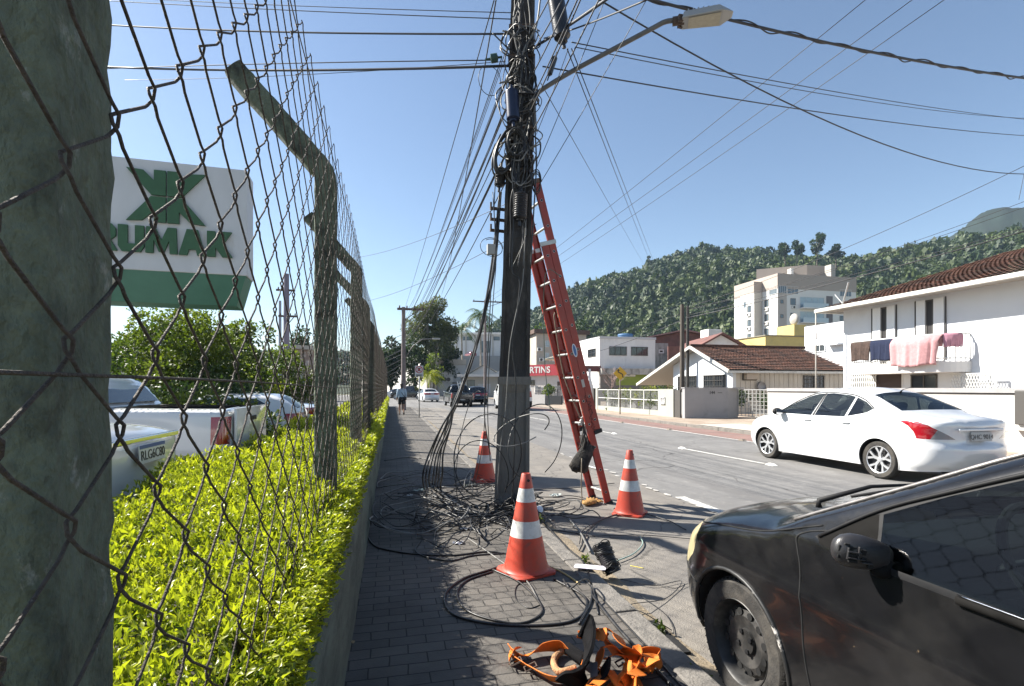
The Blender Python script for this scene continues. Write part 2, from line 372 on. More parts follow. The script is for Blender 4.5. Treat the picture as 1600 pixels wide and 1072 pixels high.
# ------------------------------------------------------------------ low wall, hedge, fence
wallm = mat("mossy_wall", (.115, .135, .10), .9, var=.3, vs=3, bump=.5, bs=40, dirt=((.035, .04, .03), 2.2, .48, .68), dirt2=((.25, .26, .22), 9, .62, .75), stretch=(1, .5, 1.6))
b = MB(); prof = [(-.215, 0), (-.225, .06), (-.232, .30), (-.238, .50), (-.25, .525), (-.37, .53), (-.37, -.2)]
ys = [(-3+i*.25) for i in range(188)]; vs = []
for y in ys:
    for k, (x, z) in enumerate(prof):
        e = .010*mnoise.noise(Vector((y*1.7, z*5, 0)))+.004*mnoise.noise(Vector((y*9, z*19, 4))) if k < 6 else 0
        vs.append((x+e, y, z+(e if 0 < k < 6 else 0)))
n = len(prof)
b.add(vs, [(i*n+k, i*n+k+1, (i+1)*n+k+1, (i+1)*n+k) for i in range(len(ys)-1) for k in range(n-1)])
tag(b.build("low_wall", wallm, smooth=True, ang=50), "low mossy concrete wall along the pavement under the clipped hedge", "wall")

rs = np.random.RandomState(11)
hedge = thing("hedge", "low clipped hedge of bright yellow green leaves behind the chain link fence", "hedge", (-.9, 20, 0))
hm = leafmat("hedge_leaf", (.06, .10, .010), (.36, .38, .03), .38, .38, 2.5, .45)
def hz(x, y):
    return .78+.05*np.sin(y*2.1+x*3)*np.cos(y*.7)+.03*np.sin(x*9+y*5.3)+.05*np.clip((-.3-x)/1.2, 0, 1)-.25*np.clip((x+.42)/.16, 0, 1)**2
VV, FF, TT, off = [], [], [], 0
for (ya, yb, dens, s) in ((.25, 2.2, 2150, .033), (2.2, 4.5, 1500, .038), (4.5, 9, 640, .054), (9, 20, 150, .10), (20, 44.5, 60, .15)):
    area = 1.38*(yb-ya); ns = int(area*dens)
    x = rs.uniform(-1.56, -.27, ns); y = rs.uniform(ya, yb, ns); z = hz(x, y)-rs.uniform(0, .10, ns)**1.0
    # outward slope of the hedge top
    A = np.stack([np.clip((x+.42)/.14, -.2, 1.5)+rs.normal(0, .28, ns), rs.normal(0, .28, ns), np.ones(ns)], 1)
    if ya < 10:                      # side above the wall
        m2 = int((yb-ya)*.34*dens*1.1); x2 = rs.uniform(-.36, -.245, m2); y2 = rs.uniform(ya, yb, m2); z2 = rs.uniform(.50, .74, m2)
        x = np.r_[x, x2]; y = np.r_[y, y2]; z = np.r_[z, z2]; A = np.r_[A, np.stack([np.ones(m2), rs.normal(0, .4, m2), rs.uniform(-.1, .9, m2)], 1)]
    A /= np.linalg.norm(A, axis=1, keepdims=True); ns = len(x)
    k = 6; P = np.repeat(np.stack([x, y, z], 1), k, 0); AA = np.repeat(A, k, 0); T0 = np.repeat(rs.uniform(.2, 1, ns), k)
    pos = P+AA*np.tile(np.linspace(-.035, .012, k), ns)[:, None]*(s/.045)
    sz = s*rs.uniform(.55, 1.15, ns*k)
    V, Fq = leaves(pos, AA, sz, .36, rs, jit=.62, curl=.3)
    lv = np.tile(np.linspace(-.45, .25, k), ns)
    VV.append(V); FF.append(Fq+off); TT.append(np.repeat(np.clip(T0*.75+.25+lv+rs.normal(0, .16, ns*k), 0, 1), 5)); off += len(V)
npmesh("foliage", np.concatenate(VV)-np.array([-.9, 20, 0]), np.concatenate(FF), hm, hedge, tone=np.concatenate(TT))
b = MB()                                 # dark sheet added under the leaves to block light, for inner shade
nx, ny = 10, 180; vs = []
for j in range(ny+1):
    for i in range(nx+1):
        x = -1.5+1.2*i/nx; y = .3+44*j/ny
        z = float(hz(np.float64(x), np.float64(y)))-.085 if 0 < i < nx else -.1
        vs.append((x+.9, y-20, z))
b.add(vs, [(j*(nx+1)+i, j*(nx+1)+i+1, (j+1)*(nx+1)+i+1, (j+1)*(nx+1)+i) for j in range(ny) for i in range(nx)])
b.build("shade_core", mat("core_dark", (.035, .032, .018), .9, var=.4, vs=20, bump=.6, bs=40), hedge)

postm = mat("mossy_post", (.115, .135, .095), .92, var=.35, vs=26, bump=1, bs=70, dirt=((.30, .31, .27), 16, .60, .70), dirt2=((.03, .033, .026), 6.5, .50, .66), stretch=(1, 1, .6))
wirem = mat("rusty_wire", (.075, .06, .048), .75, .2, var=.45, vs=40, bump=.7, bs=160, dirt=((.26, .23, .19), 55, .64, .74))
FX = -.335
fence = thing("chain_link_fence", "rusty chain link fence with cranked mossy concrete posts above the low wall", "fence", (FX, 0, 0))
def post_mesh(seed):
    b = MB(); hw, hd = .065, .075; rad = .018
    ring0 = []
    for cx, cy, a0 in ((hw-rad, hd-rad, 0), (-hw+rad, hd-rad, 90), (-hw+rad, -hd+rad, 180), (hw-rad, -hd+rad, 270)):
        for a in (0, 30, 60, 90): ring0.append((cx+rad*math.cos(R(a0+a)), cy+rad*math.sin(R(a0+a))))
        nx_, ny_ = ring0[-1]
    ring = []
    for i in range(16):
        p, q = ring0[i], ring0[(i+1) % 16]; ring.append(p)
        if math.dist(p, q) > .03: ring += [(p[0]+(q[0]-p[0])*t, p[1]+(q[1]-p[1])*t) for t in (.25, .5, .75)]
    n = len(ring); path = [Vector((0, 0, z*.035)) for z in range(0, 80)]; zb = 2.80
    th = R(42)
    cs = []                              # stations: (origin, u axis for local x, up)
    for p in path: cs.append((p, Vector((1, 0, 0))))
    c = Vector((0, 0, zb))
    for k in range(1, 5):
        a = th*k/4; cs.append((c+Vector((-.07*math.sin(a), 0, .012*k)), Vector((math.cos(a), 0, math.sin(a)))))
    o = cs[-1][0]; d = Vector((-math.sin(th), 0, math.cos(th)))
    for k in range(1, 22): cs.append((o+d*(.74*k/21), Vector((math.cos(th), 0, math.sin(th)))))
    vs = []
    for (o, u) in cs:
        for (x, y) in ring:
            p = o+u*x+Vector((0, y, 0)); q = p*14+Vector((seed, 0, 0))
            e = .006*mnoise.noise(q)+.0035*mnoise.noise(q*3.7)
            e -= .013*max(0, mnoise.noise(p*9+Vector((seed, 5, 2)))-.42)*(1 if abs(abs(x)-hw) < .03 and abs(abs(y)-hd) < .03 else .2)*3
            r = Vector((x, y)).normalized(); vs.append(p+(u*r.x+Vector((0, r.y, 0)))*e)
    m = len(cs)
    b.add(vs, [(i*n+j, i*n+(j+1) % n, (i+1)*n+(j+1) % n, (i+1)*n+j) for i in range(m-1) for j in range(n)]+[tuple((m-1)*n+j for j in range(n))])
    return b
po = post_mesh(1).build("post", postm, fence, smooth=True, ang=55); po2 = post_mesh(9).build("post", postm, fence, smooth=True, ang=55)
for i in range(15):
    y = .725+2.85*i
    if i == 0: o = po
    elif i == 1: o = po2
    else: o = (po, po2)[i % 2].copy(); COL.objects.link(o)
    o.location = (-.085, y, 0); o.rotation_euler = (0, R(rnd.uniform(-.4, .4)), R(rnd.uniform(-2, 2)) if i else 0)
b = MB(); dx, dy, z0 = .104, .094, .50; nb = 25
def wx(y, z): return .010*math.sin(y*1.1+z)+.006*mnoise.noise(Vector((y*.7, z*1.1, 0)))
for i in range(-10, 420):
    y0 = i*dx; near = y0 < 8; P = []
    if y0 > 43.2: break
    sl = 0.0
    for t in range(nb+1):
        side = (t+i) % 2; yy = y0+(dx+.006 if side else -.006); z = z0+t*dy; sg = -1 if side else 1
        jz = .003*math.sin(i*12.9+t*7.3); lat = .0045 if side else -.0045
        if near:
            for (dy_, dz_, k) in ((sg*.020, -.022, -.5), (sg*.006, -.012, -1), (0, 0, 0), (sg*.006, .012, 1), (sg*.020, .022, .5)):
                if t == nb and dz_ > 0: continue
                P.append((lat*k*1.0+wx(yy, z), yy+dy_, z+dz_+jz))
        else: P.append((lat+wx(yy, z), yy, z+jz))
    b.tube(P, .0023 if near else .0021, 6 if y0 < 3 else (4 if near else 3), cap=False)
b.build("wire_mesh", wirem, fence, smooth=True)
b = MB()
for z in (1.41, .60, 2.74):
    b.tube([(.004+wx(y, z), y, z+.006*math.sin(y*1.3)) for y in [(-1+.5*k) for k in range(88)]], .0024, 5)
b.build("tension_wire", wirem, fence, smooth=True)
# ------------------------------------------------------------------ utility pole and what hangs on it
polem = mat("pole_concrete", (.21, .195, .175), .9, var=.3, vs=3, bump=.7, bs=50, dirt=((.05, .046, .042), 1.5, .42, .68), dirt2=((.40, .38, .34), 6, .62, .75), stretch=(1, 1, .35))
poled = mat("pole_dark", (.042, .038, .035), .85, var=.4, vs=5, bump=.6, bs=60, dirt=((.12, .105, .09), 2.5, .55, .72), stretch=(1, 1, .4))  # darker copy of the concrete for shaded faces and the upper shaft
cabm = mat("cable_black", (.016, .016, .017), .42, var=.3, vs=9, dirt=((.07, .065, .06), 6, .5, .75)); wirep = mat("overhead_wire", (.02, .02, .024), .5)
cabg = mat("cable_grey", (.16, .155, .145), .5, var=.3, vs=7); galv = mat("galvanised", (.42, .42, .41), .45, .6, var=.2, vs=15)
rust = mat("rusty_steel", (.10, .07, .055), .8, .3, var=.5, vs=20); porc = mat("porcelain", (.55, .53, .5), .3)
PB = G(800, 792, 0); PX, PY = PB.x, PB.y
pole = thing("utility_pole", "thick grey concrete utility pole dark above and crowded with cables, the ladder leaning on it", "utility pole", (PX, PY, 0), R(-15))
lean = .022
def pole_sec(z):                         # half width, half depth, sideways lean
    t = z/9.5; return .205-.075*t-.02*min(1, z/2), .155-.05*t, lean*z
b = MB(); zs = [z*.09 for z in range(-2, 106)]; vs = []; prof = []
for z in zs:
    hw_, hd_, lx = pole_sec(max(z, 0)); rec = .035 if (1.55 < z < 2.95 or .12 < z < 1.42 or 3.2 < z < 9) else 0.
    e = lambda k: .005*mnoise.noise(Vector((k*3, z*3, 7)))+.003*mnoise.noise(Vector((k*5, z*11, 2)))
    R_ = [(-hw_, -hd_), (-hw_*.78, -hd_), (-hw_*.70, -hd_+rec), (hw_*.70, -hd_+rec), (hw_*.78, -hd_), (hw_, -hd_), (hw_, hd_), (hw_*.7, hd_), (-hw_*.7, hd_), (-hw_, hd_)]
    vs += [(x+lx+e(k), y+e(k+20), z) for k, (x, y) in enumerate(R_)]
n = 10
b.add(vs, [(i*n+j, i*n+(j+1) % n, (i+1)*n+(j+1) % n, (i+1)*n+j) for i in range(len(zs)-1) for j in range(n)]+[tuple((len(zs)-1)*n+j for j in range(n))])
for i, f in enumerate(b.f):
    z = b.v[f[0]][2]; j = i % n
    if (z > 1.45 and j not in (9,)) or (z > 3.1): b.m[i] = 1  # left face stays pale: sunlit side against shaded front put into the colour
b.build("shaft", [polem, poled], pole, bevel=0)
for z, w_ in ((3.92, .05), (4.08, .03), (4.28, .045), (4.42, .03), (1.49, .09), (5.25, .03), (5.6, .03)):
    hw_, hd_, lx = pole_sec(z); b = MB()
    pts = [(sx*(hw_+.008)+lx, sy*(hd_+.008), z) for sx, sy in ((-1, -1), (1, -1), (1, 1), (-1, 1))]
    for i in range(4): b.bar(pts[i], Vector(pts[(i+1) % 4]), .012, w_)
    b.build("steel_band", rust if z != 1.49 else polem, pole)
def onpole(px, py, dz=0.):               # a point near the pole at picture height
    return W(px, py, Zof(PX, PY)+dz)
for py in (328, 345, 362):               # step irons on the left
    p = onpole(790, py); b = MB(); b.bar(p-pole.location*1, p-pole.location+Vector((-.19, -.02, 0)), .03, .03); b.bar(p-pole.location+Vector((-.18, -.02, 0)), p-pole.location+Vector((-.18, -.02, .07)), .02, .02)
    o = b.build("step_bracket", rust, pole); o.matrix_parent_inverse = pole.matrix_basis.inverted(); o.location = pole.location
def ptag(o, l, c, g=None): return tag(o, l, c, g)
# splice cases
def closure(pts, r, ribs, lab, m=None):
    P = [Vector(p) for p in pts]; b = MB(); d = (P[1]-P[0]); L = d.length; k = 26; path = []; rr = []
    for i in range(k+1):
        t = i/k; path.append(P[0].lerp(P[1], t)); base = r*(.55 if t < .06 or t > .95 else 1)
        rr.append(base*(1+.10*ribs*(i % 2)))
    b.tube(path, rr, 16); b.tube([P[0]-d.normalized()*.05, P[0]], r*.25, 8); b.tube([P[1], P[1]+d.normalized()*.06], r*.25, 8)
    o = b.build("splice_closure", m or mat("closure_black", (.014, .014, .016), .32, bump=.1, bs=90), smooth=True, ang=40); return tag(o, lab, "splice case")
z0_ = Zof(PX, PY)
closure([W(862, -40, 5.3), W(880, 66, 5.3)], .085, .0, "smooth black splice case hanging from wires above the street lamp arm")
closure([W(799, 140, z0_-.28), W(802, 190, z0_-.30)], .075, .3, "dark blue black splice case strapped high on the pole beside the lamp arm", mat("closure_blue", (.012, .018, .045), .3))
closure([W(814, 300, z0_-.25), W(812, 345, z0_-.25)], .075, .9, "ribbed black splice case strapped to the pole beside the ladder top")
closure([W(783, 262, z0_-.10), W(780, 292, z0_-.1)], .06, .6, "small ribbed black case below the coiled cable on the pole")
closure([W(868, 88, z0_-.2), W(858, 118, z0_-.2)], .03, .2, "tiny black junction case between the pole and the lamp arm")
closure([W(778, 90, z0_-.1), W(766, 92, z0_-.1)], .05, .0, "small green cable clamp on the wire left of the pole", mat("clamp_green", (.02, .06, .05), .5))
# coils of spare cable hanging on the pole
rc = random.Random(5)
def coil(c, ax, a, bb, turns, r, lab, m=None, name="cable_coil", spread=.05, tilt=0.):
    pts = []; n_ = int(turns*26); ux = Vector(ax).normalized(); uz = Vector((0, 0, 1)); un = ux.cross(uz)
    for i in range(n_):
        t = 2*math.pi*i/26; k = 1+.10*math.sin(t*.31+1)+rc.uniform(-.015, .015)
        x = a*k*math.cos(t); z = bb*k*math.sin(t)
        pts.append(Vector(c)+ux*(x*math.cos(tilt)-z*math.sin(tilt))+uz*(x*math.sin(tilt)+z*math.cos(tilt))+un*(spread*math.sin(t*.137+c[0])))
    b = MB(); b.tube(pts, r, 6); return tag(b.build(name, m or cabm, smooth=True), lab, "cable coil")
coil(W(790, 238, z0_-.18), (.95, .1, 0), .11, .26, 9, .011, "thick bundle of coiled spare cable hanging on the left side of the pole", tilt=-.35)
coil(W(806, 225, z0_-.26), (1, 0, 0), .10, .14, 5, .009, "short loop of spare cable across the pole front under the blue case")
coil(W(763, 130, z0_-.1), (1, .2, 0), .13, .16, 1, .004, "single thin cable loop sticking out left of the pole")
coil(W(766, 388, z0_-.1), (1, .2, 0), .13, .10, 1.4, .004, "thin loose wire loop at the small terminal box left of the pole")
coil(W(838, 285, z0_-.1), (1, -.3, 0), .05, .12, 3, .006, "narrow cable coil behind the ladder top on the pole")
b = MB(); p = W(767, 390, z0_-.1); b.box(p, (.09, .06, .12)); b.box(p+Vector((.06, 0, -.02)), (.03, .04, .10)); o = b.build("terminal_box", mat("box_grey", (.35, .35, .34), .6), bevel=.008); tag(o, "small grey terminal box dangling in wires left of the pole", "terminal box")
# clutter strands wound over the pole: drop wires running down its face
def strand(name, pts, r, m, lab, cat, grp=None, n=8, sides=6):
    b = MB(); b.tube(spline(pts, n), r, sides); return tag(b.build(name, m, smooth=True), lab, cat, grp)
grpD = "drop wires running down the pole"
dl = "thin drop wire running down the cluttered face of the utility pole"
rp = random.Random(21)
for k in range(16):
    xs = [rp.uniform(-16, 16) for _ in range(6)]; y0, y1 = rp.choice([(-30, 210), (-30, 330), (60, 300), (120, 420)])
    pts = []
    for i in range(6):
        t = i/5; py = y0+(y1-y0)*t; cxp = 818-(py)*.022; pts.append(W(cxp+xs[i]*.9, py, z0_-.21-rp.uniform(0, .05)))
    strand("drop_wire", pts, rp.choice([.004, .006, .008]), rp.choice([cabm, cabm, cabg]), dl, "wire", grpD)
for pts, r, m, lab in (
    ([(845, -10), (838, 40), (820, 75), (808, 110), (795, 125), (780, 130)], .011, cabg, "pale stiff cable crossing the pole face and bending left at the lower line"),
    ([(785, 48), (798, 52), (812, 68), (808, 86), (796, 115)], .009, cabg, "cream cable looping down from the upper line clamp on the pole"),
    ([(770, 52), (784, 66), (796, 78), (806, 84)], .008, cabm, "black cable curving from the upper line to the pole"),
    ([(800, 250), (803, 330), (800, 420), (812, 440), (806, 500), (800, 540), (806, 600), (804, 690), (800, 790)], .008, cabm, "black cable hanging down the pole face to the ground"),
    ([(822, 340), (818, 420), (815, 450), (800, 520), (795, 560), (790, 640), (782, 700), (776, 780)], .006, cabg, "pale thin wire slanting down across the pole face"),
    ([(836, 200), (838, 260), (834, 330), (829, 420)], .008, cabm, "black cable on the right edge of the pole behind the ladder"),
    ([(776, 250), (772, 330), (776, 380), (768, 440), (764, 520), (757, 640), (764, 700)], .006, cabm, "thin black wire dropping left of the pole"),
    ([(770, 300), (775, 400), (772, 450), (766, 540), (762, 640), (766, 720)], .005, cabm, "second thin black wire dropping beside the pole's left face"),
    ([(860, 640), (851, 560), (852, 430), (878, 432)], .004, mat("rope_green", (.10, .16, .12), .8), "thin green grey wire hanging straight down between the pole and the ladder")):
    strand("hanging_cable", [W(x, y, z0_-.24) for x, y in pts], r, m, lab, "cable")
rk = random.Random(44)                   # messy spare cable bound about the upper pole
for k in range(18):
    yc = rk.choice([60, 95, 130, 165, 205, 235, 262, 285])+rk.uniform(-10, 10); xc = 818-yc*.022+rk.uniform(-14, 8); a, bb = rk.uniform(14, 30), rk.uniform(14, 46); ph = rk.uniform(0, 6)
    pts = [W(xc+a*math.cos(t+ph)*(1+rk.uniform(-.18, .18)), yc+bb*math.sin(t+ph)*(1+rk.uniform(-.18, .18)), z0_-.19-.08*math.cos(2*t)-rk.uniform(0, .06)) for t in [6.28*i/9 for i in range(rk.randint(9, 17))]]
    strand("spare_cable", pts, rk.choice([.005, .007, .009]), rk.choice([cabm, cabm, cabm, cabg]), "loop of spare cable in the mess bound round the upper utility pole", "cable", "spare cable loops on the upper pole")
# heavy bundle leaving the pole and lying down to the ground on the pavement
bund = [(782, 300), (770, 420), (752, 510), (731, 580), (712, 630), (697, 668), (682, 708), (676, 742)]
rb = random.Random(2)
for k in range(7):
    fan = (k-3)/3
    pts = [W(x+fan*(2 if y < 640 else 2+(y-640)*.14)+rb.uniform(-1.2, 1.2)+(rb.uniform(-5, 5) if 600 < y < 700 else 0), y, z0_-.05+.15*fan*(y > 600)+rb.uniform(-.03, .03)) for x, y in bund]
    q = G(690+fan*22, 772+abs(fan)*14, .02)
    pts += [G(676+fan*13, 757+8*abs(fan), .03), q, G(740+fan*30, 800+fan*5, .015), G(795+12*k, 803-6*k+20, .012)]
    strand("fallen_cable", pts, .0085 if k % 2 else .011, cabm, "black cable of the thick bundle sweeping from the pole down to the pavement", "cable", "cables of the fallen bundle")
# standing loops of stiff wire about the pole foot
for (cx_, cy_, a, bb, tl, lab, m, r) in ((762, 712, 52, 66, .2, "big upright loop of black cable left of the pole foot", cabm, .007), (752, 740, 42, 52, -.2, "smaller upright loop of black cable by the hidden cone", cabm, .006),
        (836, 690, 40, 60, .3, "upright wire loop bulging right of the pole foot toward the road", cabm, .006), (815, 672, 46, 20, -.4, "pale stiff wire arcing across the pole foot", cabg, .007), (735, 700, 18, 90, .15, "thin tall wire loop standing in the tangle", cabm, .004)):
    pts = [W(cx_+a*math.cos(t)*math.cos(tl)-bb*math.sin(t)*math.sin(tl), cy_+a*math.cos(t)*math.sin(tl)+bb*math.sin(t)*math.cos(tl), z0_-.35+.12*math.sin(t*2)) for t in [2*math.pi*k/14*.93+1.2 for k in range(15)]]
    for p in pts: p.z = max(p.z, .012)
    strand("wire_loop", pts, r, m, lab, "wire loop")
# cables lying about on the pavement round the pole foot
rt = random.Random(14)
def ground_loop(cx_, cy_, ra, rb_, turns, r, m, h=.012, jit=.05, name="loose_cable", lab="black cable lying in the tangle of cut cables round the pole foot", grp="cut cables tangled at the pole foot", ph=None, cat="cable"):
    c0 = G(cx_, cy_, 0); ph = rt.uniform(0, 6) if ph is None else ph; tl = rt.uniform(-.4, .4); pts = []
    k = int(turns*10)+1
    for i in range(k):
        t = ph+2*math.pi*i/10; q = 1+rt.uniform(-jit, jit)
        x = ra*q*math.cos(t); y = rb_*q*math.sin(t)
        X = c0.x+x*math.cos(tl)-y*math.sin(tl); Y = c0.y+x*math.sin(tl)+y*math.cos(tl)
        X = max(X, -.19)
        base = ROAD+.012 if X > 1.55 else 0
        pts.append(Vector((X, Y, base+r+h*rt.uniform(0, 1.6)*(1+1.2*math.sin(i*1.7)**2))))
    return strand(name, pts, r, m, lab, cat, grp, 6)
for k in range(26):
    ground_loop(rt.uniform(632, 775), rt.uniform(745, 830), rt.uniform(.22, .62), rt.uniform(.25, .75), rt.uniform(.7, 1.8), rt.choice([.004, .0055, .006, .0075]), rt.choice([cabm, cabm, cabm, cabg]), .05)
for k in range(14):
    ground_loop(rt.uniform(690, 835), rt.uniform(800, 850), rt.uniform(.15, .4), rt.uniform(.15, .4), rt.uniform(.6, 1.5), rt.choice([.005, .007]), cabm, .05)
for k in range(5):
    ground_loop(rt.uniform(840, 900), rt.uniform(775, 805), rt.uniform(.2, .45), rt.uniform(.12, .3), rt.uniform(.6, 1.2), .006, cabm, .03)
def lay(pts, r, m, lab, hs=None, name="loose_cable", grp=None):
    out = []
    for i, p in enumerate(pts):
        h = (p[2] if len(p) > 2 else 0)+r
        q = G(p[0], p[1], h)
        if q.x > 1.55: q = G(p[0], p[1], ROAD+.014+h)
        out.append(q)
    return strand(name, out, r, m, lab, "cable", grp, 9)
lay([(866, 905), (915, 935), (895, 970), (800, 977), (712, 962), (695, 930), (722, 905), (760, 892), (800, 880)], 0.0081, cabm, "thick black cable forming the big loop on the pavement in front of the near cone")
lay([(770, 890), (812, 910), (845, 945), (838, 965), (800, 974), (735, 957), (714, 930), (728, 908), (770, 893)], 0.0072, cabm, "black cable forming the inner ring of the big loop before the near cone")
lay([(845, 945), (825, 950), (806, 935), (808, 915), (830, 905)], 0.0034, cabm, "thin wire curl inside the loop of cable before the near cone")
lay([(588, 735), (575, 800), (578, 845), (620, 862), (700, 868), (760, 862), (800, 866)], 0.0076, cabm, "black cable snaking along the wall side of the pavement")
lay([(600, 720), (640, 715), (700, 722), (745, 728), (770, 735)], 0.0076, cabm, "long black cable crossing the pavement behind the tangle")
lay([(640, 770), (660, 830), (650, 862), (700, 876), (740, 868), (800, 864)], 0.0068, cabm, "black cable bending through the shaded pavement left of the near cone")
lay([(590, 775), (640, 760), (690, 768), (720, 790), (760, 808), (800, 815)], 0.0076, cabg, "grey cable sagging over the top of the tangle", grp=None)
lay([(724, 836), (770, 868), (820, 905), (842, 940)], 0.0068, cabg, "grey stiff cable running under the near cone's left side")
lay([(835, 800), (880, 850), (912, 880), (925, 930), (905, 975)], 0.0076, cabm, "black cable running from the pole foot past the white tag to the harness")
lay([(925, 930), (960, 975), (1010, 1030), (1050, 1072)], 0.0093, cabm, "long straight black cable lying beside the kerb right of the harness")
lay([(912, 905), (945, 940), (1000, 1000), (1065, 1072), (1090, 1090)], 0.0051, cabm, "thin straight cable lying along the kerb edge")
lay([(880, 905, .02), (890, 920, .10), (912, 905, .12), (925, 915, .02), (935, 960)], 0.0051, cabm, "kinked black wire standing up beside the white tag")
lay([(905, 860), (930, 818), (985, 800), (1040, 812), (1072, 828)], 0.0068, cabm, "black cable arching over the road before the right cone")
lay([(905, 850), (915, 825), (960, 806), (1000, 803)], 0.0051, cabm, "thin black cable beside the right cone's foot")
lay([(830, 765), (900, 762), (960, 755)], 0.0068, cabm, "black cable on the road crossing behind the ladder foot")
lay([(920, 838), (1000, 836), (1080, 842)], 0.0043, cabm, "thin wire lying straight across the road in front of the black car")
lay([(970, 905), (1020, 915), (1065, 908), (1040, 935), (985, 945), (1010, 960), (1050, 985)], 0.0030, cabm, "fine tangled wire on the road right of the black spool")
lay([(985, 890), (1045, 918), (1075, 912)], 0.0026, cabm, "fine straight wire right of the black spool")
lay([(1000, 930), (1040, 960), (1052, 990), (1020, 975)], 0.0026, cabm, "fine wire curl at the kerb left of the front tyre")
lay([(1000, 838), (1004, 850), (990, 865), (965, 876)], .006, mat("cable_pale_green", (.25, .34, .30), .5), "pale green wire curling behind the black spool")
lay([(848, 882), (870, 890), (888, 900), (905, 912)], .007, mat("rope_yellow", (.50, .38, .17), .7), "knotted yellowish rope lying between the near cone and the white tag")
lay([(985, 884), (1006, 888)], .004, mat("rope_y2", (.6, .5, .1), .7), "short yellow wire offcut beside the black spool")
lay([(790, 812), (830, 825), (880, 830), (930, 838)], 0.0068, cabm, "black cable leaving the tangle toward the road behind the near cone")
lay([(880, 800), (905, 830), (915, 848), (922, 862)], 0.0102, cabg, "stiff grey cable end at the gutter above the black spool")
for (px, py, rg) in ((800, 797, 1), (795, 785, 2), (826, 783, 3)):
    rr_ = random.Random(rg); b = MB(); q = G(px, py, 0)
    for i in range(26):
        pts = [q+Vector((rr_.gauss(0, .07), rr_.gauss(0, .07), abs(rr_.gauss(.06, .05)))) for _ in range(4)]; b.tube(spline(pts, 5), .006, 5)
    tag(b.build("cable_knot", cabm, smooth=True), ("knot of black cable ends at the pole foot behind the near cone", "knot of black cable ends against the pole's front face", "knot of grey black cable right of the pole foot")[rg-1], "cable knot")
# ---------------- cones
coneo = mat("cone_orange", (.50, .055, .028), .5, var=.14, vs=7, dirt=((.30, .075, .05), 5, .42, .72), dirt2=((.16, .07, .05), 14, .60, .74)); conew = mat("cone_white", (.62, .62, .6), .5, var=.1, vs=9, dirt=((.30, .28, .25), 8, .46, .78))
hole = mat("hole_black", (.01, .01, .01), .9)
def cone_mesh():
    root = thing("traffic_cone", "x", "traffic cone"); b = MB()
    n = 48
    def rad(z): return .034+(.165-.034)*(1-(z-.05)/.70)
    b.add([(x, y, z) for z, s in ((0, .178), (.016, .178), (.026, .168)) for (x, y) in [(s*k*(1 if abs(k) < 2 else 1), s*j) for k, j in ((-1, -.8), (-.8, -1), (.8, -1), (1, -.8), (1, .8), (.8, 1), (-.8, 1), (-1, .8))]],
          [tuple(range(8))[::-1]]+[(r*8+i, r*8+(i+1) % 8, (r+1)*8+(i+1) % 8, (r+1)*8+i) for r in (0, 1) for i in range(8)]+[tuple(range(16, 24))])
    prof = [(.186, .027), (.176, .034), (.168, .052)]+[(rad(z), z) for z in (.08, .16, .28)]
    b.lathe(prof, n)
    b.lathe([(rad(.28), .28), (rad(.40), .40)], n, mi=1); b.lathe([(rad(.40), .40), (rad(.54), .54)], n); b.lathe([(rad(.54), .54), (rad(.64), .64)], n, mi=1)
    b.lathe([(rad(.64), .64), (rad(.745), .745), (rad(.75)*.9, .75), (rad(.75)*.62, .75), (.017, .70)], n)
    b.build("cone", [coneo, conew], root, smooth=True, ang=40)
    q = MB()
    for a in (-1.9, 1.2): q.lathe([(0, 0), (.011, 0), (.011, .004), (0, .004)], 12, (rad(.70)-.002, 0, 0), 'x')
    for sgn in (1,):
        pass
    vs = q.v; q.v = []
    h_ = len(vs)//2
    for k, a in enumerate((-1.75, 1.4)):
        M = Matrix.Rotation(a, 3, 'Z')
        q.v += [tuple(M @ Vector(v)+Vector((0, 0, .70))) for v in vs[k*h_:(k+1)*h_]]
    q.build("hole", hole, root); return root
cn = cone_mesh(); cn["label"] = "nearest orange and white traffic cone, standing on the pavers in a loop of cable"; cn["group"] = "traffic cones round the work site"
p = G(822, 893, 0); cn.location = (p.x, p.y, .002); cn.rotation_euler = (0, 0, R(20))
for (px, py, h, lab, rz) in ((984, 803, ROAD, "orange and white traffic cone on the road right of the ladder foot", 50), (757, 752, 0, "orange and white traffic cone half hidden by cables left of the pole", 10)):
    p = G(px, py, h); o = copy_tree(cn, None, lab); o.location = (p.x, p.y, h+.004); o.rotation_euler = (0, 0, R(rz)); o["group"] = cn["group"]
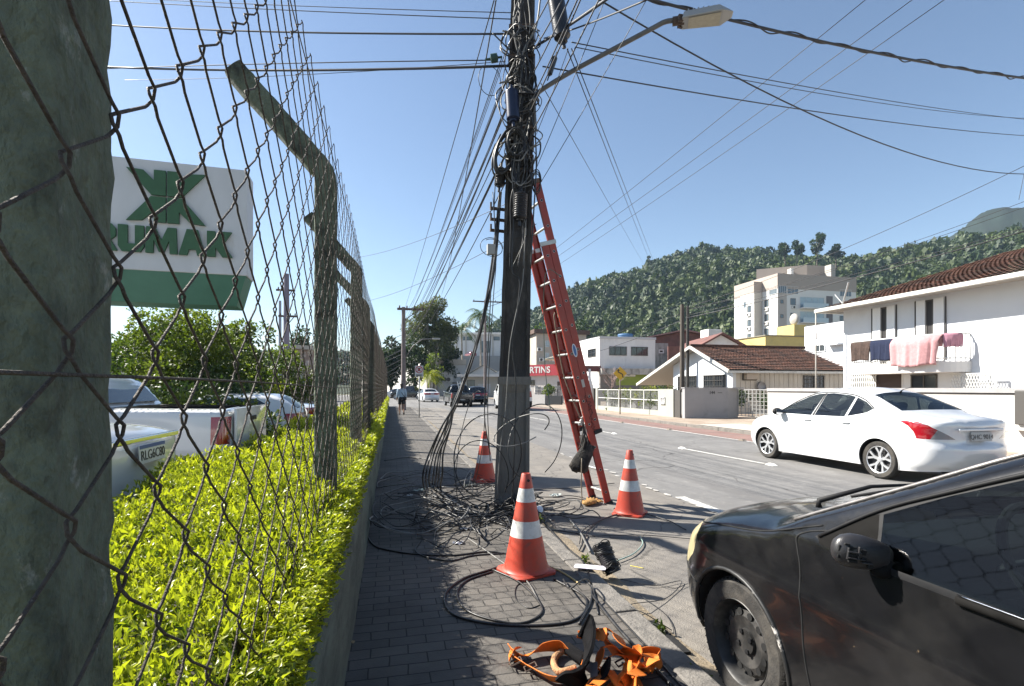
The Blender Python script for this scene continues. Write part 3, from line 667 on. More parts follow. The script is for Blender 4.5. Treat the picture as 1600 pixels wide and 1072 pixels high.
# ---------------- extension ladder
ladm = mat("ladder_red", (.28, .030, .018), .42, var=.15, vs=6, dirt=((.24, .06, .045), 9, .52, .7)); alum = mat("ladder_alu", (.62, .62, .60), .35, .8, var=.1, vs=20); rubber = mat("rubber_black", (.02, .02, .02), .8)
A_near = G(951, 787, ROAD); A_far = G(930, 779, ROAD)
rung = (A_far-A_near); rung.z = 0; rung = rung.normalized()*.42
top = W(829, 290, z0_-.02); d_ = (top-A_near); Ltot = d_.length
ladder = thing("extension_ladder", "red fibreglass extension ladder with aluminium rungs leaning on the utility pole", "ladder", tuple(A_near))
dn = d_.normalized(); sd_ = rung.normalized(); nn = dn.cross(sd_).normalized()     # nn: across the rail web
if nn.x < 0: nn = -nn
fly0 = .235*Ltot
def rail(parent, off, a, b_, name, wd, flip):
    q = MB(); s = sd_*(1 if not flip else -1); P0, P1 = off+dn*a, off+dn*b_
    for (o1, w1, w2) in ((Vector(), wd, .005),):
        q.bar(P0, P1, .006, wd, 0, up=nn) if False else None
    def slab(c0, c1, ta, tb):
        vs = [c0+nn*i*ta+sd_*j*tb for i, j in ((-.5, -.5), (.5, -.5), (.5, .5), (-.5, .5))]+[c1+nn*i*ta+sd_*j*tb for i, j in ((-.5, -.5), (.5, -.5), (.5, .5), (-.5, .5))]
        q.add(vs, [(3, 2, 1, 0), (4, 5, 6, 7), (0, 1, 5, 4), (1, 2, 6, 5), (2, 3, 7, 6), (3, 0, 4, 7)])
    slab(P0, P1, wd, .006)
    for e in (-1, 1): slab(P0+nn*e*(wd/2-.003)+s*.014, P1+nn*e*(wd/2-.003)+s*.014, .006, .024)
    return q.build(name, ladm, parent, bevel=.0015)
WB, WF = .092, .092
sp = .305
for (nm, o_, a, b_) in (("base_section", Vector(), .0, .83*Ltot), ("fly_section", nn*(WB+.004), fly0, Ltot*1.01)):
    e = bpy.data.objects.new(nm, None); link(e, ladder)
    rail(e, o_, a, b_, "rail", WB, False); rail(e, o_+rung, a, b_, "rail", WB, True)
    k = 1
    while a+.16+sp*(k-1) < b_-.05:
        t = a+.16+sp*(k-1); q = MB(); q.tube([o_+dn*t-sd_*.004, o_+dn*t+rung+sd_*.004], .0165, 10); q.build("rung", alum, e, smooth=True, ang=50); k += 1
    q = MB(); k = 1
    while a+.16+sp*(k-1) < b_-.05:
        t = a+.16+sp*(k-1); c_ = o_+dn*t-sd_*.0065
        q.add([c_+(nn*math.cos(x)+dn*math.sin(x))*.014+sd_*.002 for x in [2*math.pi*i/12 for i in range(12)]], [tuple(range(12))]); k += 1
    q.build("rung_socket", hole, e)
for o_, r_ in ((Vector(), 1), (rung, 1)):
    q = MB(); c_ = o_-dn*.0; q.bar(c_-nn*.056+Vector((0, 0, .0)), c_+nn*.06, .05, .035, up=sd_); q.build("foot", rubber, ladder, bevel=.006)
for o_ in (nn*(WB+.004)+dn*(fly0), nn*(WB+.004)+rung+dn*fly0):
    q = MB(); q.bar(o_-nn*.058-sd_*.002, o_+nn*.058-sd_*.002, .05, .03, up=sd_); q.build("end_cap", rubber, ladder, bevel=.004)
    q = MB(); q.bar(o_+dn*(Ltot*1.01-fly0)-nn*.056, o_+dn*(Ltot*1.01-fly0)+nn*.056, .05, .05, up=sd_); q.build("end_cap", mat("cap_worn", (.16, .10, .075), .8), ladder, bevel=.006)
    q = MB(); q.bar(o_+dn*(.83*Ltot-fly0)-nn*.165-sd_*.006, o_+dn*(.83*Ltot-fly0)+nn*.056-sd_*.006, .012, .05, up=dn); q.build("guide_bracket", galv, ladder, bevel=.003)
q = MB(); c_ = nn*(.5*WB)+dn*(.50*Ltot)-sd_*.007
q.add([c_+nn*.032*math.cos(x)+dn*.085*math.sin(x) for x in [2*math.pi*i/24 for i in range(24)]], [tuple(range(24))]); st_o = q.build("sticker", mat("sticker_white", (.6, .62, .66), .4), ladder)
q = MB(); c_ -= sd_*.001; q.add([c_+nn*.019*math.cos(x)+dn*.070*math.sin(x) for x in [2*math.pi*i/24 for i in range(24)]], [tuple(range(24))]); q.build("oval", mat("sticker_blue", (.05, .13, .32), .4), st_o)
q = MB(); c_ = nn*(.55*WB)+dn*(.395*Ltot)-sd_*.007; q.add([c_+nn*a+dn*b_ for a, b_ in ((-.02, -.05), (.02, -.05), (.02, .05), (-.02, .05))], [(0, 1, 2, 3)]); q.build("sticker", mat("sticker_worn", (.45, .40, .36), .6), ladder)
rl = random.Random(4); q = MB()           # hand painted characters, mostly worn away
for k in range(26):
    c_ = nn*(.62*WB+rl.uniform(-.035, .03))+dn*(.355*Ltot-k*.018)-sd_*.0068; a = rl.uniform(0, 3.1); u_ = nn*math.cos(a)+dn*math.sin(a); v_ = -nn*math.sin(a)+dn*math.cos(a); L_ = rl.uniform(.012, .024)
    q.add([c_+u_*i*L_+v_*j*.004 for i, j in ((-1, -1), (1, -1), (1, 1), (-1, 1))], [(0, 1, 2, 3)])
q.build("painted_marks", mat("ladder_ink", (.05, .012, .012), .7), ladder)
for o in ladder.children_recursive:
    pass
# rope and bag on the ladder
lm = ladder.location
ropem = mat("rope", (.20, .17, .13), .9)
rp0 = lm+dn*(.62*Ltot)+rung*.5+nn*.0; rp1 = lm+dn*(.22*Ltot)+rung*.45-Vector((0, 0, .1))
strand("hoist_rope", [rp0+Vector((0, -.02, .03)), rp0+Vector((0, -.03, -.1)), lm+dn*(.42*Ltot)+rung*.55-nn*.06, rp1+Vector((0, 0, .2)), rp1], .008, ropem, "brown hoist rope hanging inside the ladder rungs", "rope")
bq = W(907, 712, 6.55); bag = thing("tool_bag", "dark sagging canvas tool bag hanging on the lower rungs of the ladder", "bag", tuple(bq))
bagm = mat("bag_canvas", (.022, .02, .018), .9, var=.5, vs=8, bump=.6, bs=60, dirt=((.12, .10, .08), 7, .55, .7))
q = MB(); n = 20; vs = []; st = [(.02, .03, .03, .25), (.05, .05, .055, .19), (.10, .09, .075, .10), (.03, .115, .09, -.02), (-.01, .125, .10, -.11), (0, .105, .09, -.18), (0, .05, .05, -.21)]
for i, (ox, rx, ry, z) in enumerate(st):
    for j in range(n):
        a = 2*math.pi*j/n; k = 1+.13*math.sin(3*a+i*1.3)+.07*math.sin(7*a+i); vs.append((ox+rx*k*math.cos(a), ry*k*math.sin(a), z+.015*math.sin(2*a+i)))
q.add(vs, [(i*n+j, i*n+(j+1) % n, (i+1)*n+(j+1) % n, (i+1)*n+j) for i in range(len(st)-1) for j in range(n)]+[tuple((len(st)-1)*n+j for j in range(n)), tuple(range(n))]); q.build("sack", bagm, bag, smooth=True)
q = MB()
for s_ in (-.5, .3, 1): q.tube(spline([(.06*s_, -.05, .1), (.05*s_+.02, -.07, .22), (.03, -.02, .36), (.035, .0, .52), (.03, .01, .60)], 5), .009, 6)
q.build("strap", mat("strap_dark", (.05, .045, .04), .9), bag, smooth=True)
q = MB()
for s_ in range(5): q.box((.03+.012*s_-.03, -.01*s_, .40+.035*s_), (.05, .03, .035), rot=Matrix.Rotation(.5*s_, 3, 'Y'))
q.build("snap_hook", galv, bag, bevel=.004)
q = MB(); q.tube(spline([(-.02, -.10, -.02), (-.03, -.11, -.3), (-.02, -.1, -.5), (-.03, -.1, -.63)], 5), .007, 6); q.build("cord", ropem, bag, smooth=True)
# gloves by the ladder foot
gp = G(925, 789, ROAD); gv = thing("work_gloves", "crumpled yellow brown leather work gloves dropped by the ladder foot", "gloves", (gp.x, gp.y, ROAD+.006), R(25))
gm = mat("leather", (.36, .20, .06), .75, var=.35, vs=14, bump=.5, bs=60)
for (ox, oy, rz, s_) in ((0, 0, 0, 1), (.03, .05, .6, .95)):
    q = MB(); M = Matrix.Rotation(rz, 3, 'Z'); q.ell(M @ Vector((0, 0, .035))+Vector((ox, oy, 0)), (.075*s_, .055*s_, .032), 16, 10, jit=.05, rg=random.Random(3))
    q.ell(M @ Vector((-.10, .0, .034))+Vector((ox, oy, 0)), (.055, .06, .033), 14, 8, jit=.06, rg=random.Random(5))
    for k, (fx, fy, L_) in enumerate(((.06, -.045, .075), (.075, -.015, .085), (.075, .015, .08), (.06, .043, .065), (-.02, .07, .06))):
        d0 = Vector((fx, fy, .03)); d1 = d0+Vector((L_*.6, (fy)*.4, .012)) if k < 4 else d0+Vector((.035, .04, .0)); d2 = d1+Vector((L_*.4, 0, -.018))
        q.tube([M @ v+Vector((ox, oy, 0)) for v in (d0, d1, d2)], [.014, .0135, .009], 8)
    q.build("glove", gm, gv, smooth=True)
# black spool of wire with its white tag, insulator disc
sp_ = G(948, 905, ROAD); spool = thing("wire_spool", "black ribbed reel of wire tipped over at the kerb beside the white tag", "spool", (sp_.x, sp_.y, ROAD+.02))
spm = mat("spool_black", (.012, .012, .013), .35); q = MB(); ax0, ax1 = Vector((.03, -.05, .055)), Vector((-.03, .05, .235)); k = 30; path, rr = [], []
for i in range(k+1):
    t = i/k; path.append(ax0.lerp(ax1, t)); rr.append((.058+.010*t)*(1+.05*(i % 2)))
q.tube(path, rr, 28); q.build("winding", spm, spool, smooth=True, ang=35)
q = MB(); rc2 = random.Random(8)
for i in range(9):
    t = rc2.random(); c_ = ax0.lerp(ax1, t); u_ = (ax1-ax0).normalized(); a_ = u_.orthogonal().normalized(); b_ = u_.cross(a_)
    q.tube([c_+(a_*math.cos(x)+b_*math.sin(x))*.072+u_*.02*math.sin(x*2+i) for x in [2*math.pi*j/24 for j in range(25)]], .004, 5)
q.build("loose_turn", cabm, spool, smooth=True)
q = MB(); q.tube([ax0, ax1], .03, 12); q.build("core", spm, spool)
for (d0, nm) in ((ax0, "flange"),):
    q = MB(); u_ = (ax1-ax0).normalized(); q.tube([d0-u_*.012, d0], .066, 28); q.build(nm, spm, spool, smooth=True, ang=40)
q = MB(); tp = G(922, 889, .02)
q.prism([(-.12, -.03), (-.105, -.045), (.10, -.045), (.12, -.03), (.12, .03), (.10, .045), (-.10, .045), (-.12, .03)], .004, lambda u, v, w: tp+Vector((u*math.cos(-.55)-v*math.sin(-.55), u*math.sin(-.55)+v*math.cos(-.55), .012+w+.02*u+.004*math.sin(u*30))))
tag(q.build("paper_tag", mat("tag_white", (.72, .68, .76), .6, var=.04, vs=5)), "white rounded cardboard tag lying on the kerb beside the black spool", "tag")
ip = G(843, 796, .05); q = MB(); M = Matrix.Rotation(R(62), 3, 'X')
q.lathe([(0, .02), (.015, .02), (.022, .012), (.035, .014), (.042, .004), (.040, -.006), (0, -.008)], 24); q.v = [tuple(M @ Vector(v)+ip) for v in q.v]
tag(q.build("insulator_disc", mat("disc_white", (.68, .72, .78), .25), smooth=True, ang=40), "small white round fitting with blue rings behind the near cone", "fitting")
# plastic scraps on the pavers
ls = [((728, 828), "crumpled clear plastic scrap on the pavers left of the near cone", .07, (.6, .62, .66)), ((716, 850), "torn white plastic strip lying near the tangle", .06, (.66, .66, .68)), ((655, 768), "greyish clear bottle crushed among the shaded cables", .10, (.33, .40, .38)),
      ((640, 775), "small clear wrapper in the shaded tangle", .05, (.5, .52, .55)), ((735, 760), "olive cloth scrap in the tangle before the hidden cone", .11, (.14, .15, .11)), ((868, 775), "pale broken terminal cover on the road behind the near cone", .09, (.36, .40, .38)), ((548, 1006), "dry brown leaf on the shaded pavers near the wall", .025, (.28, .2, .1))]
for (pp, lab, s_, colr) in ls:
    q = MB(); c_ = G(pp[0], pp[1], 0); rg = random.Random(int(pp[0])); n = 6
    if c_.x > 1.55: c_ = G(pp[0], pp[1], ROAD+.01)
    vs = [c_+Vector((s_*(i/n-.5)*1.6+rg.gauss(0, s_*.06), s_*(j/n-.5)+rg.gauss(0, s_*.06), .006+abs(rg.gauss(0, s_*.16)))) for j in range(n+1) for i in range(n+1)]
    q.add(vs, [(j*(n+1)+i, j*(n+1)+i+1, (j+1)*(n+1)+i+1, (j+1)*(n+1)+i) for j in range(n) for i in range(n)])
    tag(q.build("plastic_scrap", mat("litter%d" % (int(pp[0])), colr, .35), smooth=False), lab, "scrap")
# ---------------- orange safety harness on the pavers
har = thing("safety_harness", "orange and black safety harness dropped in a heap on the pavers in front", "harness", tuple(G(930, 1060, 0)))
hl_ = har.location.copy(); hom = mat("webbing_orange", (.68, .17, .012), .65, var=.12, vs=14, bump=.35, bs=420); hbm = mat("padding_black", (.007, .007, .008), .95, bump=.4, bs=180, spec=.15); hrm = mat("reflective_patch", (.12, .11, .11), .5)
lany = mat("lanyard", (.42, .23, .11), .8, var=.3, vs=30, bump=.6, bs=120)
def ribbon(pts, w, m, name, th=.004, roll=None, n=8):
    """webbing: pts (px, py, height) with its broad side turned by roll (0 flat, 90 on edge)"""
    P = spline([G(x, y, h)-hl_ for x, y, h in pts], n); k = len(P); vs = []
    for i in range(k):
        t = (P[min(i+1, k-1)]-P[max(i-1, 0)]).normalized(); s_ = t.cross(Vector((0, 0, 1))).normalized(); u_ = s_.cross(t)
        f = i/(k-1)*(len(roll)-1) if roll else 0; a = 0
        if roll: j = min(int(f), len(roll)-2); a = R(roll[j]+(roll[j+1]-roll[j])*(f-j))
        A = s_*math.cos(a)+u_*math.sin(a); B = -s_*math.sin(a)+u_*math.cos(a)
        vs += [P[i]+A*w/2+B*th/2, P[i]-A*w/2+B*th/2, P[i]-A*w/2-B*th/2, P[i]+A*w/2-B*th/2]
    low = min(v.z for v in vs)
    q = MB(); q.add(vs, [(i*4+j, i*4+(j+1) % 4, (i+1)*4+(j+1) % 4, (i+1)*4+j) for i in range(k-1) for j in range(4)]+[(3, 2, 1, 0), tuple((k-1)*4+j for j in range(4))])
    for idx, v in enumerate(q.v):
        if v[2]+hl_.z < .004: q.v[idx] = (v[0], v[1], .004-hl_.z+.002*(idx % 4 < 2))
    return q.build(name, m, har, smooth=True, ang=50)
ribbon([(797, 1015, .02), (806, 1022, .035), (822, 1024, .035), (846, 1012, .05), (872, 1010, .05), (888, 1020, .03)], 0.0696, hom, "leg_strap", roll=[70, 60, 20, 60, 80, 60])
ribbon([(800, 1028, .03), (828, 1042, .03), (860, 1060, .03), (890, 1062, .03), (905, 1050, .05), (920, 1015, .10)], 0.0667, hom, "waist_strap", roll=[60, 40, 50, 60, 60, 50])
ribbon([(796, 1034, .03), (800, 1020, .05), (806, 1014, .03)], 0.0653, hom, "strap_end", roll=[80, 60, 20])
ribbon([(884, 1072, .02), (905, 1055, .09), (917, 1030, .14), (922, 1000, .17), (918, 982, .19), (912, 976, .20)], 0.1232, hbm, "back_pad", .016, roll=[55, 60, 65, 70, 70, 70])
ribbon([(905, 1085, .03), (922, 1062, .07), (935, 1040, .09), (938, 1020, .11), (945, 1010, .13), (960, 1014, .10), (985, 1026, .06)], 0.0696, hom, "shoulder_strap", roll=[50, 55, 60, 50, 30, 20, 10])
ribbon([(925, 1085, .02), (940, 1060, .07), (944, 1040, .08)], 0.1087, hbm, "side_pad", .014, roll=[50, 55, 60])
ribbon([(928, 998, .16), (940, 982, .19), (960, 990, .17), (975, 1010, .13), (985, 1024, .09), (978, 1035, .05)], 0.1232, hom, "shoulder_strap", roll=[10, 25, 30, 40, 50, 60])
ribbon([(928, 992, .12), (934, 984, .17), (945, 990, .17), (950, 1004, .13), (965, 1022, .07)], 0.0725, hom, "chest_strap", roll=[60, 40, 20, 30, 40])
ribbon([(945, 1030, .06), (965, 1022, .09), (980, 1032, .07), (985, 1050, .05), (975, 1070, .04)], 0.0667, hom, "thigh_strap", roll=[30, 20, 40, 60, 60])
ribbon([(988, 1085, .03), (992, 1050, .06), (1000, 1030, .08), (996, 1018, .09), (990, 1040, .05), (994, 1065, .03)], 0.0653, hom, "thigh_strap", roll=[60, 70, 75, 70, 80, 60])
ribbon([(990, 1020, .06), (1010, 1018, .06), (1030, 1022, .05), (1028, 1036, .03), (1008, 1038, .03)], 0.0653, hom, "buckle_strap", roll=[50, 70, 80, 70, 60])
ribbon([(948, 1045, .05), (960, 1060, .06), (972, 1078, .04), (985, 1090, .02)], 0.0798, hom, "leg_loop", roll=[20, 30, 30, 20])
ribbon([(955, 1072, .03), (975, 1050, .06), (985, 1045, .05), (1005, 1080, .03)], 0.0725, hom, "leg_loop", roll=[30, 40, 40, 50])
ribbon([(906, 985, .12), (908, 992, .10), (907, 998, .08)], 0.0435, hom, "loop_tab", roll=[80, 80, 80])
rh = random.Random(17)
for k in range(4):
    x, y = rh.uniform(942, 1000), rh.uniform(1005, 1062); pts = []
    for i in range(5): x += rh.uniform(-20, 24); y += rh.uniform(-20, 18); pts.append((min(max(x, 925), 1022), min(max(y, 985), 1085), rh.uniform(.03, .13)))
    ribbon(pts, .052, hom, "loose_strap", roll=[rh.uniform(-30, 70) for _ in range(5)], n=12)
def cord(pts, r, m, nm):
    q = MB(); q.tube(spline([G(x, y, h)-hl_ for x, y, h in pts], 8), r, 10); return q.build(nm, m, har, smooth=True)
cord([(908, 1022, .04), (885, 1016, .03), (868, 1026, .025), (866, 1040, .02), (876, 1050, .02), (900, 1044, .03)], .017, lany, "lanyard")
cord([(886, 1012, .04), (900, 1022, .045), (915, 1032, .05)], 0.0290, hbm, "grip")
for (x, y, h) in ((829, 1042, .04), (806, 1034, .04), (990, 1025, .08), (972, 1034, .07)):
    q = MB(); c_ = G(x, y, h)-hl_
    q.tube([c_+Vector((.028*a, .02*b_, .01*a)) for a, b_ in ((-1, -1), (1, -1), (1, 1), (-1, 1))], .005, 6, closed=True); q.build("buckle", rust, har)
q = MB(); c_ = G(928, 1045, .12)-hl_; q.bar(c_+Vector((-.012, -.03, -.02)), c_+Vector((.012, .03, .012)), .035, .004, up=(-.6, -.3, .75)); q.build("patch", hrm, har)
rv = random.Random(33)
for k in range(14):                      # dry leaves blown over the pavement
    X, Y = rv.uniform(-.1, 1.3), rv.uniform(1.6, 9); q = MB(); a = rv.uniform(0, 6); n = 7; L_ = rv.uniform(.018, .032)
    q.add([(X+L_*math.cos(a+t)*(1 if i % 2 else .7), Y+L_*.7*math.sin(a+t)*(1 if i % 2 else .75), .006+.008*rv.random()) for i, t in enumerate([6.283*j/n for j in range(n)])], [tuple(range(n))])
    tag(q.build("dry_leaf", mat("dry_leaf%d" % (k % 3), ((.20, .13, .06), (.28, .22, .13), (.10, .07, .04))[k % 3], .8)), "small dry leaf lying on the pavers", "leaf", "dry leaves on the pavers")
# ------------------------------------------------------------------ vehicles
from bisect import bisect_left
def lerp_tab(tab, t):
    if t <= tab[0][0]: return tab[0][1]
    if t >= tab[-1][0]: return tab[-1][1]
    i = bisect_left(tab, (t,)); (a, va), (b, vb) = tab[i-1], tab[i]
    return va+(vb-va)*(t-a)/(b-a+1e-12)
def sup(v, m):
    v = min(max(v, 0.), 1.); return (1-(1-v)**m)**(1/m)
def pip(poly, x, y):
    c = False; n = len(poly); j = n-1
    for i in range(n):
        xi, yi = poly[i]; xj, yj = poly[j]
        if (yi > y) != (yj > y) and x < (xj-xi)*(y-yi)/(yj-yi)+xi: c = not c
        j = i
    return c
def resamp(poly, d, closed=True):
    out = []; n = len(poly)
    for i in range(n if closed else n-1):
        a, b = poly[i], poly[(i+1) % n]; k = max(1, int(math.dist(a, b)/d))
        out += [(a[0]+(b[0]-a[0])*j/k, a[1]+(b[1]-a[1])*j/k) for j in range(k)]
    if not closed: out.append(poly[-1])
    return out
def smooth_tab(pts, n=6):
    q = []                                # a long stretch beside a short one is split first, so that the curve cannot overshoot
    L = [math.dist(a, b) for a, b in zip(pts, pts[1:])]
    for i, (a, b) in enumerate(zip(pts, pts[1:])):
        q.append(a)
        for t in sorted({L[j]*1.2/L[i] if j < i else 1-L[j]*1.2/L[i] for j in (i-1, i+1) if 0 <= j < len(L) and L[i] > 3*L[j]}): q.append((a[0]+(b[0]-a[0])*t, a[1]+(b[1]-a[1])*t))
    pts = q+[pts[-1]]
    return [(p.x, p.y) for p in spline([Vector((a, b, 0)) for a, b in pts], n)]
tyrem = mat("tyre", (.028, .026, .024), .85, var=.3, vs=30, bump=.2, bs=120, dirt=((.085, .075, .062), 6, .45, .75))
rimsteel = mat("rim_steel", (.035, .034, .033), .5, .3, var=.5, vs=9, dirt=((.12, .11, .10), 7, .5, .75))
rimalloy = mat("rim_alloy", (.62, .63, .65), .3, .7); rimdark = mat("rim_dark", (.03, .03, .032), .5)
blackp = mat("black_plastic", (.014, .014, .015), .55, spec=.2)
inner = mat("car_inside", (.012, .012, .013), .9); seatm = mat("seat_cloth", (.05, .05, .055), .9, bump=.2, bs=200)
lampred = mat("tail_lens", (.30, .006, .014), .12, coat=1, spec=.7); lampwhite = mat("clear_lens", (.55, .56, .58), .15, coat=1)
lampold = mat("yellowed_lens", (.42, .36, .20), .35, coat=.3, var=.15, vs=6)
platem = mat("plate_white", (.62, .62, .6), .4); plateg = mat("plate_grey", (.36, .36, .35), .45); inkm = mat("plate_ink", (.02, .02, .025), .5); plateb = mat("plate_blue", (.03, .08, .28), .4)
chrome = mat("chrome", (.8, .8, .82), .12, 1.); gapm = mat("panel_gap", (.006, .006, .006), .8)
gl_dark = glassmat("car_glass_dark", (.10, .12, .12), .10); gl_lite = glassmat("car_glass", (.80, .88, .86), .06); gl_mid = glassmat("car_glass_mid", (.52, .58, .57), .07)
def wheel(parent, loc, r, w, side, style, n=36):
    e = bpy.data.objects.new("wheel", None); link(e, parent); e.location = loc; e.rotation_euler = (0, 0, 0 if side > 0 else math.pi)
    b = MB(); rr = r*.655 if style == 'steel' else r*.70
    h = w/2
    prof = [(rr, -h*.8), (r*.80, -h), (r*.93, -h*.92), (r*.985, -h*.72), (r, -h*.6)]
    for k in (-.30, 0, .30):
        prof += [(r, h*(k-.14)), (r*.972, h*(k-.12)), (r*.972, h*(k+.00)), (r, h*(k+.02))]
    prof += [(r, h*.6), (r*.985, h*.72), (r*.93, h*.92), (r*.915, h*.95), (r*.905, h*.94), (r*.80, h), (rr*1.02, h*.9), (rr, h*.8)]
    b.lathe(prof, n*2, axis='x')
    if n > 24:
        for k in range(56):              # shoulder sipes
            a = 2*math.pi*k/56
            for sg in (-1, 1): b.box((sg*h*.70, r*.972*math.cos(a), r*.972*math.sin(a)), (h*.34, r*.018, r*.020), 1, rot=Matrix.Rotation(a-math.pi/2, 3, 'X'))
    b.build("tyre", [tyrem, gapm], e, smooth=True, ang=40)
    b = MB()
    if style == 'steel':
        b.lathe([(rr*1.03, h*.86), (rr*1.0, h*.92), (rr*.96, h*.84), (rr*.93, h*.55), (rr*.86, h*.20), (rr*.80, h*.22), (rr*.74, h*.42), (rr*.60, h*.52), (rr*.42, h*.40), (rr*.30, h*.36), (rr*.29, h*.52), (rr*.12, h*.54), (0, h*.54)], n, axis='x')
        for k in range(12):
            a = 2*math.pi*(k+.5)/12
            b.lathe([(0, 0), (r*.058, 0), (r*.058, .004), (0, .004)], 14, (h*.505, rr*.695*math.cos(a), rr*.695*math.sin(a)), 'x', 1)
        for k in range(4):
            a = 2*math.pi*(k+.3)/4
            b.lathe([(r*.045, 0), (r*.042, h*.22), (0, h*.24)], 6, (h*.40, rr*.235*math.cos(a), rr*.235*math.sin(a)), 'x', 2)
        b.build("rim", [rimsteel, gapm, blackp], e, smooth=True, ang=35)
    else:
        b.lathe([(rr*1.03, h*.86), (rr*1.0, h*.93), (rr*.95, h*.86), (rr*.92, h*.2), (rr*.3, h*.0), (0, h*.0)], n, axis='x', mi=1)
        b.lathe([(rr*1.035, h*.86), (rr*1.0, h*.945), (rr*.955, h*.88), (rr*.955, h*.80)], n, axis='x', mi=0)
        ns = 5
        for k in range(ns):
            a = 2*math.pi*k/ns+.3
            for s in (-1, 1):
                pts = []
                for t, off_, ww in ((.16, .05, .085), (.5, .10, .065), (.98, .30, .095)):
                    aa = a+s*off_; c = Vector((h*(.62+.22*t), rr*t*math.cos(aa), rr*t*math.sin(aa))); q = Vector((0, -math.sin(aa), math.cos(aa)))*rr*ww
                    pts.append((c-q, c+q))
                vs = [p for pr in pts for p in pr]; vs += [Vector(p)-Vector((h*.25, 0, 0)) for p in vs]
                b.add(vs, [(0, 1, 3, 2), (2, 3, 5, 4), (6, 8, 9, 7), (8, 10, 11, 9), (0, 2, 8, 6), (2, 4, 10, 8), (1, 7, 9, 3), (3, 9, 11, 5), (0, 6, 7, 1), (4, 5, 11, 10)], 0)
        b.lathe([(rr*.20, h*.5), (rr*.19, h*.72), (rr*.10, h*.76), (0, h*.76)], 16, axis='x', mi=0)
        b.build("rim", [rimalloy, rimdark], e, smooth=False)
    return e
class Car:
    """A body grown from one side outline: half width = side section x rounding towards the outline's edges."""
    def __init__(s, top, front, rear, W_, wheels, wr, zbot=.2, belt=.9, tum=.16, Rf=.6, Rr=.6, Rt=((-9, .12), (9, .12)), mf=3.6, mr=3.6, mt=2.6, crease=.72, step=.06, bulge=.03):
        s.top = smooth_tab(top); s.front = smooth_tab(front, 8); s.rear = smooth_tab(rear, 8)
        s.W = W_; s.wh = wheels; s.wr = wr; s.zb = zbot; s.belt = belt; s.tum = tum; s.Rf, s.Rr, s.Rt = Rf, Rr, Rt; s.mf, s.mr, s.mt = mf, mr, mt; s.cr = crease; s.step = step; s.bulge = bulge
        s.eps = .014 if step < .04 else .03
    def zt(s, y): return lerp_tab(s.top, y)
    def ws(s, y, z):
        w = s.W/2; b = s.belt if not callable(s.belt) else s.belt(y)
        t = (z-s.cr)/.5; w -= s.bulge*min(t*t, 1.4) if z < b else s.bulge*((b-s.cr)/.5)**2
        w += .008*math.exp(-((z-s.cr-.02)/.035)**2)
        if z > b: w -= s.tum*(z-b)/.5
        return w
    def hw(s, y, z):
        zf = lerp_tab(s.front, z); zr = lerp_tab(s.rear, z)
        return s.ws(y, z)*sup((s.zt(y)-z)/lerp_tab(s.Rt, y), s.mt)*sup((zf-y)/s.Rf, s.mf)*sup((y-zr)/s.Rr, s.mr)
    def P(s, y, z, side=-1, out=0.):
        x = s.hw(y, z)
        if not out: return Vector((side*x, y, z))
        e = .01; n = Vector((1, -(s.hw(y+e, z)-s.hw(y-e, z))/(2*e), -(s.hw(y, z+e)-s.hw(y, z-e))/(2*e))).normalized()
        return Vector((side*(x+n.x*out), y+n.y*out, z+n.z*out))
    def outline(s):
        o = [(y, z) for y, z in s.top]           # rear -> front
        o += [(y, z) for z, y in reversed(s.front)]
        ra = s.wr*1.14
        y = o[-1][0]
        for wy in sorted(s.wh, reverse=True):
            zc = s.wr; dy = math.sqrt(max(ra*ra-(zc-s.zb)**2, .01))
            a0 = math.atan2(s.zb-zc, dy)
            for k in range(19):
                a = a0+(math.pi-2*a0)*k/18; o.append((wy+ra*math.cos(a), zc+ra*math.sin(a)))
        o += [(y, z) for z, y in s.rear]
        q = []
        for p in o:
            if not q or math.dist(p, q[-1]) > .004: q.append(p)
        if math.dist(q[0], q[-1]) < .004: q.pop()
        return q
    def band(s, y0, y1, f, yin0=0, yin1=0):
        """strip under the top line from y0 to y1 (y0<y1) down to where the width is f of full"""
        b = 1-(1-f**s.mt)**(1/s.mt)
        k = 14; ys = [y0+(y1-y0)*i/k for i in range(k+1)]
        up = [(y, s.zt(y)+.03) for y in ys]
        lo = [(y0+yin0+(y1-yin1-y0-yin0)*i/k,) for i in range(k+1)]
        lo = [(y[0], s.zt(y[0])-b*lerp_tab(s.Rt, y[0])) for y in lo]
        return up+lo[::-1]
    def build(s, root, feats, paintm, cut=None, mats=None):
        """feats: (part, polygon (y,z), material, both) ; the rest is the body"""
        out = s.outline(); st = s.step
        bo = resamp(out, st)
        pts = list(bo); edges = [(i, (i+1) % len(bo)) for i in range(len(bo))]
        def ring(poly):
            q = resamp(poly, st); i0 = len(pts); pts.extend(q); edges.extend([(i0+i, i0+(i+1) % len(q)) for i in range(len(q))])
        for f in feats: ring(f[1])
        if cut: ring(cut)
        phis = (.25, .45, .6, .72, .81, .88, .93, .965, .985, .996)
        extra = []
        ys = [s.top[0][0]+(s.top[-1][0]-s.top[0][0])*i/int((s.top[-1][0]-s.top[0][0])/st) for i in range(int((s.top[-1][0]-s.top[0][0])/st)+1)]
        for ph in phis:
            bt = 1-(1-ph**s.mt)**(1/s.mt); bf = 1-(1-ph**s.mf)**(1/s.mf); br = 1-(1-ph**s.mr)**(1/s.mr)
            for y in ys: extra.append((y, s.zt(y)-bt*lerp_tab(s.Rt, y)))
            for tab, bb, sg, Rr in ((s.front, bf, -1, s.Rf), (s.rear, br, 1, s.Rr)):
                z0, z1 = tab[0][0], tab[-1][0]; k = max(3, int((z1-z0)/st))
                for i in range(k+1):
                    z = z0+(z1-z0)*i/k; extra.append((lerp_tab(tab, z)+sg*bb*Rr, z))
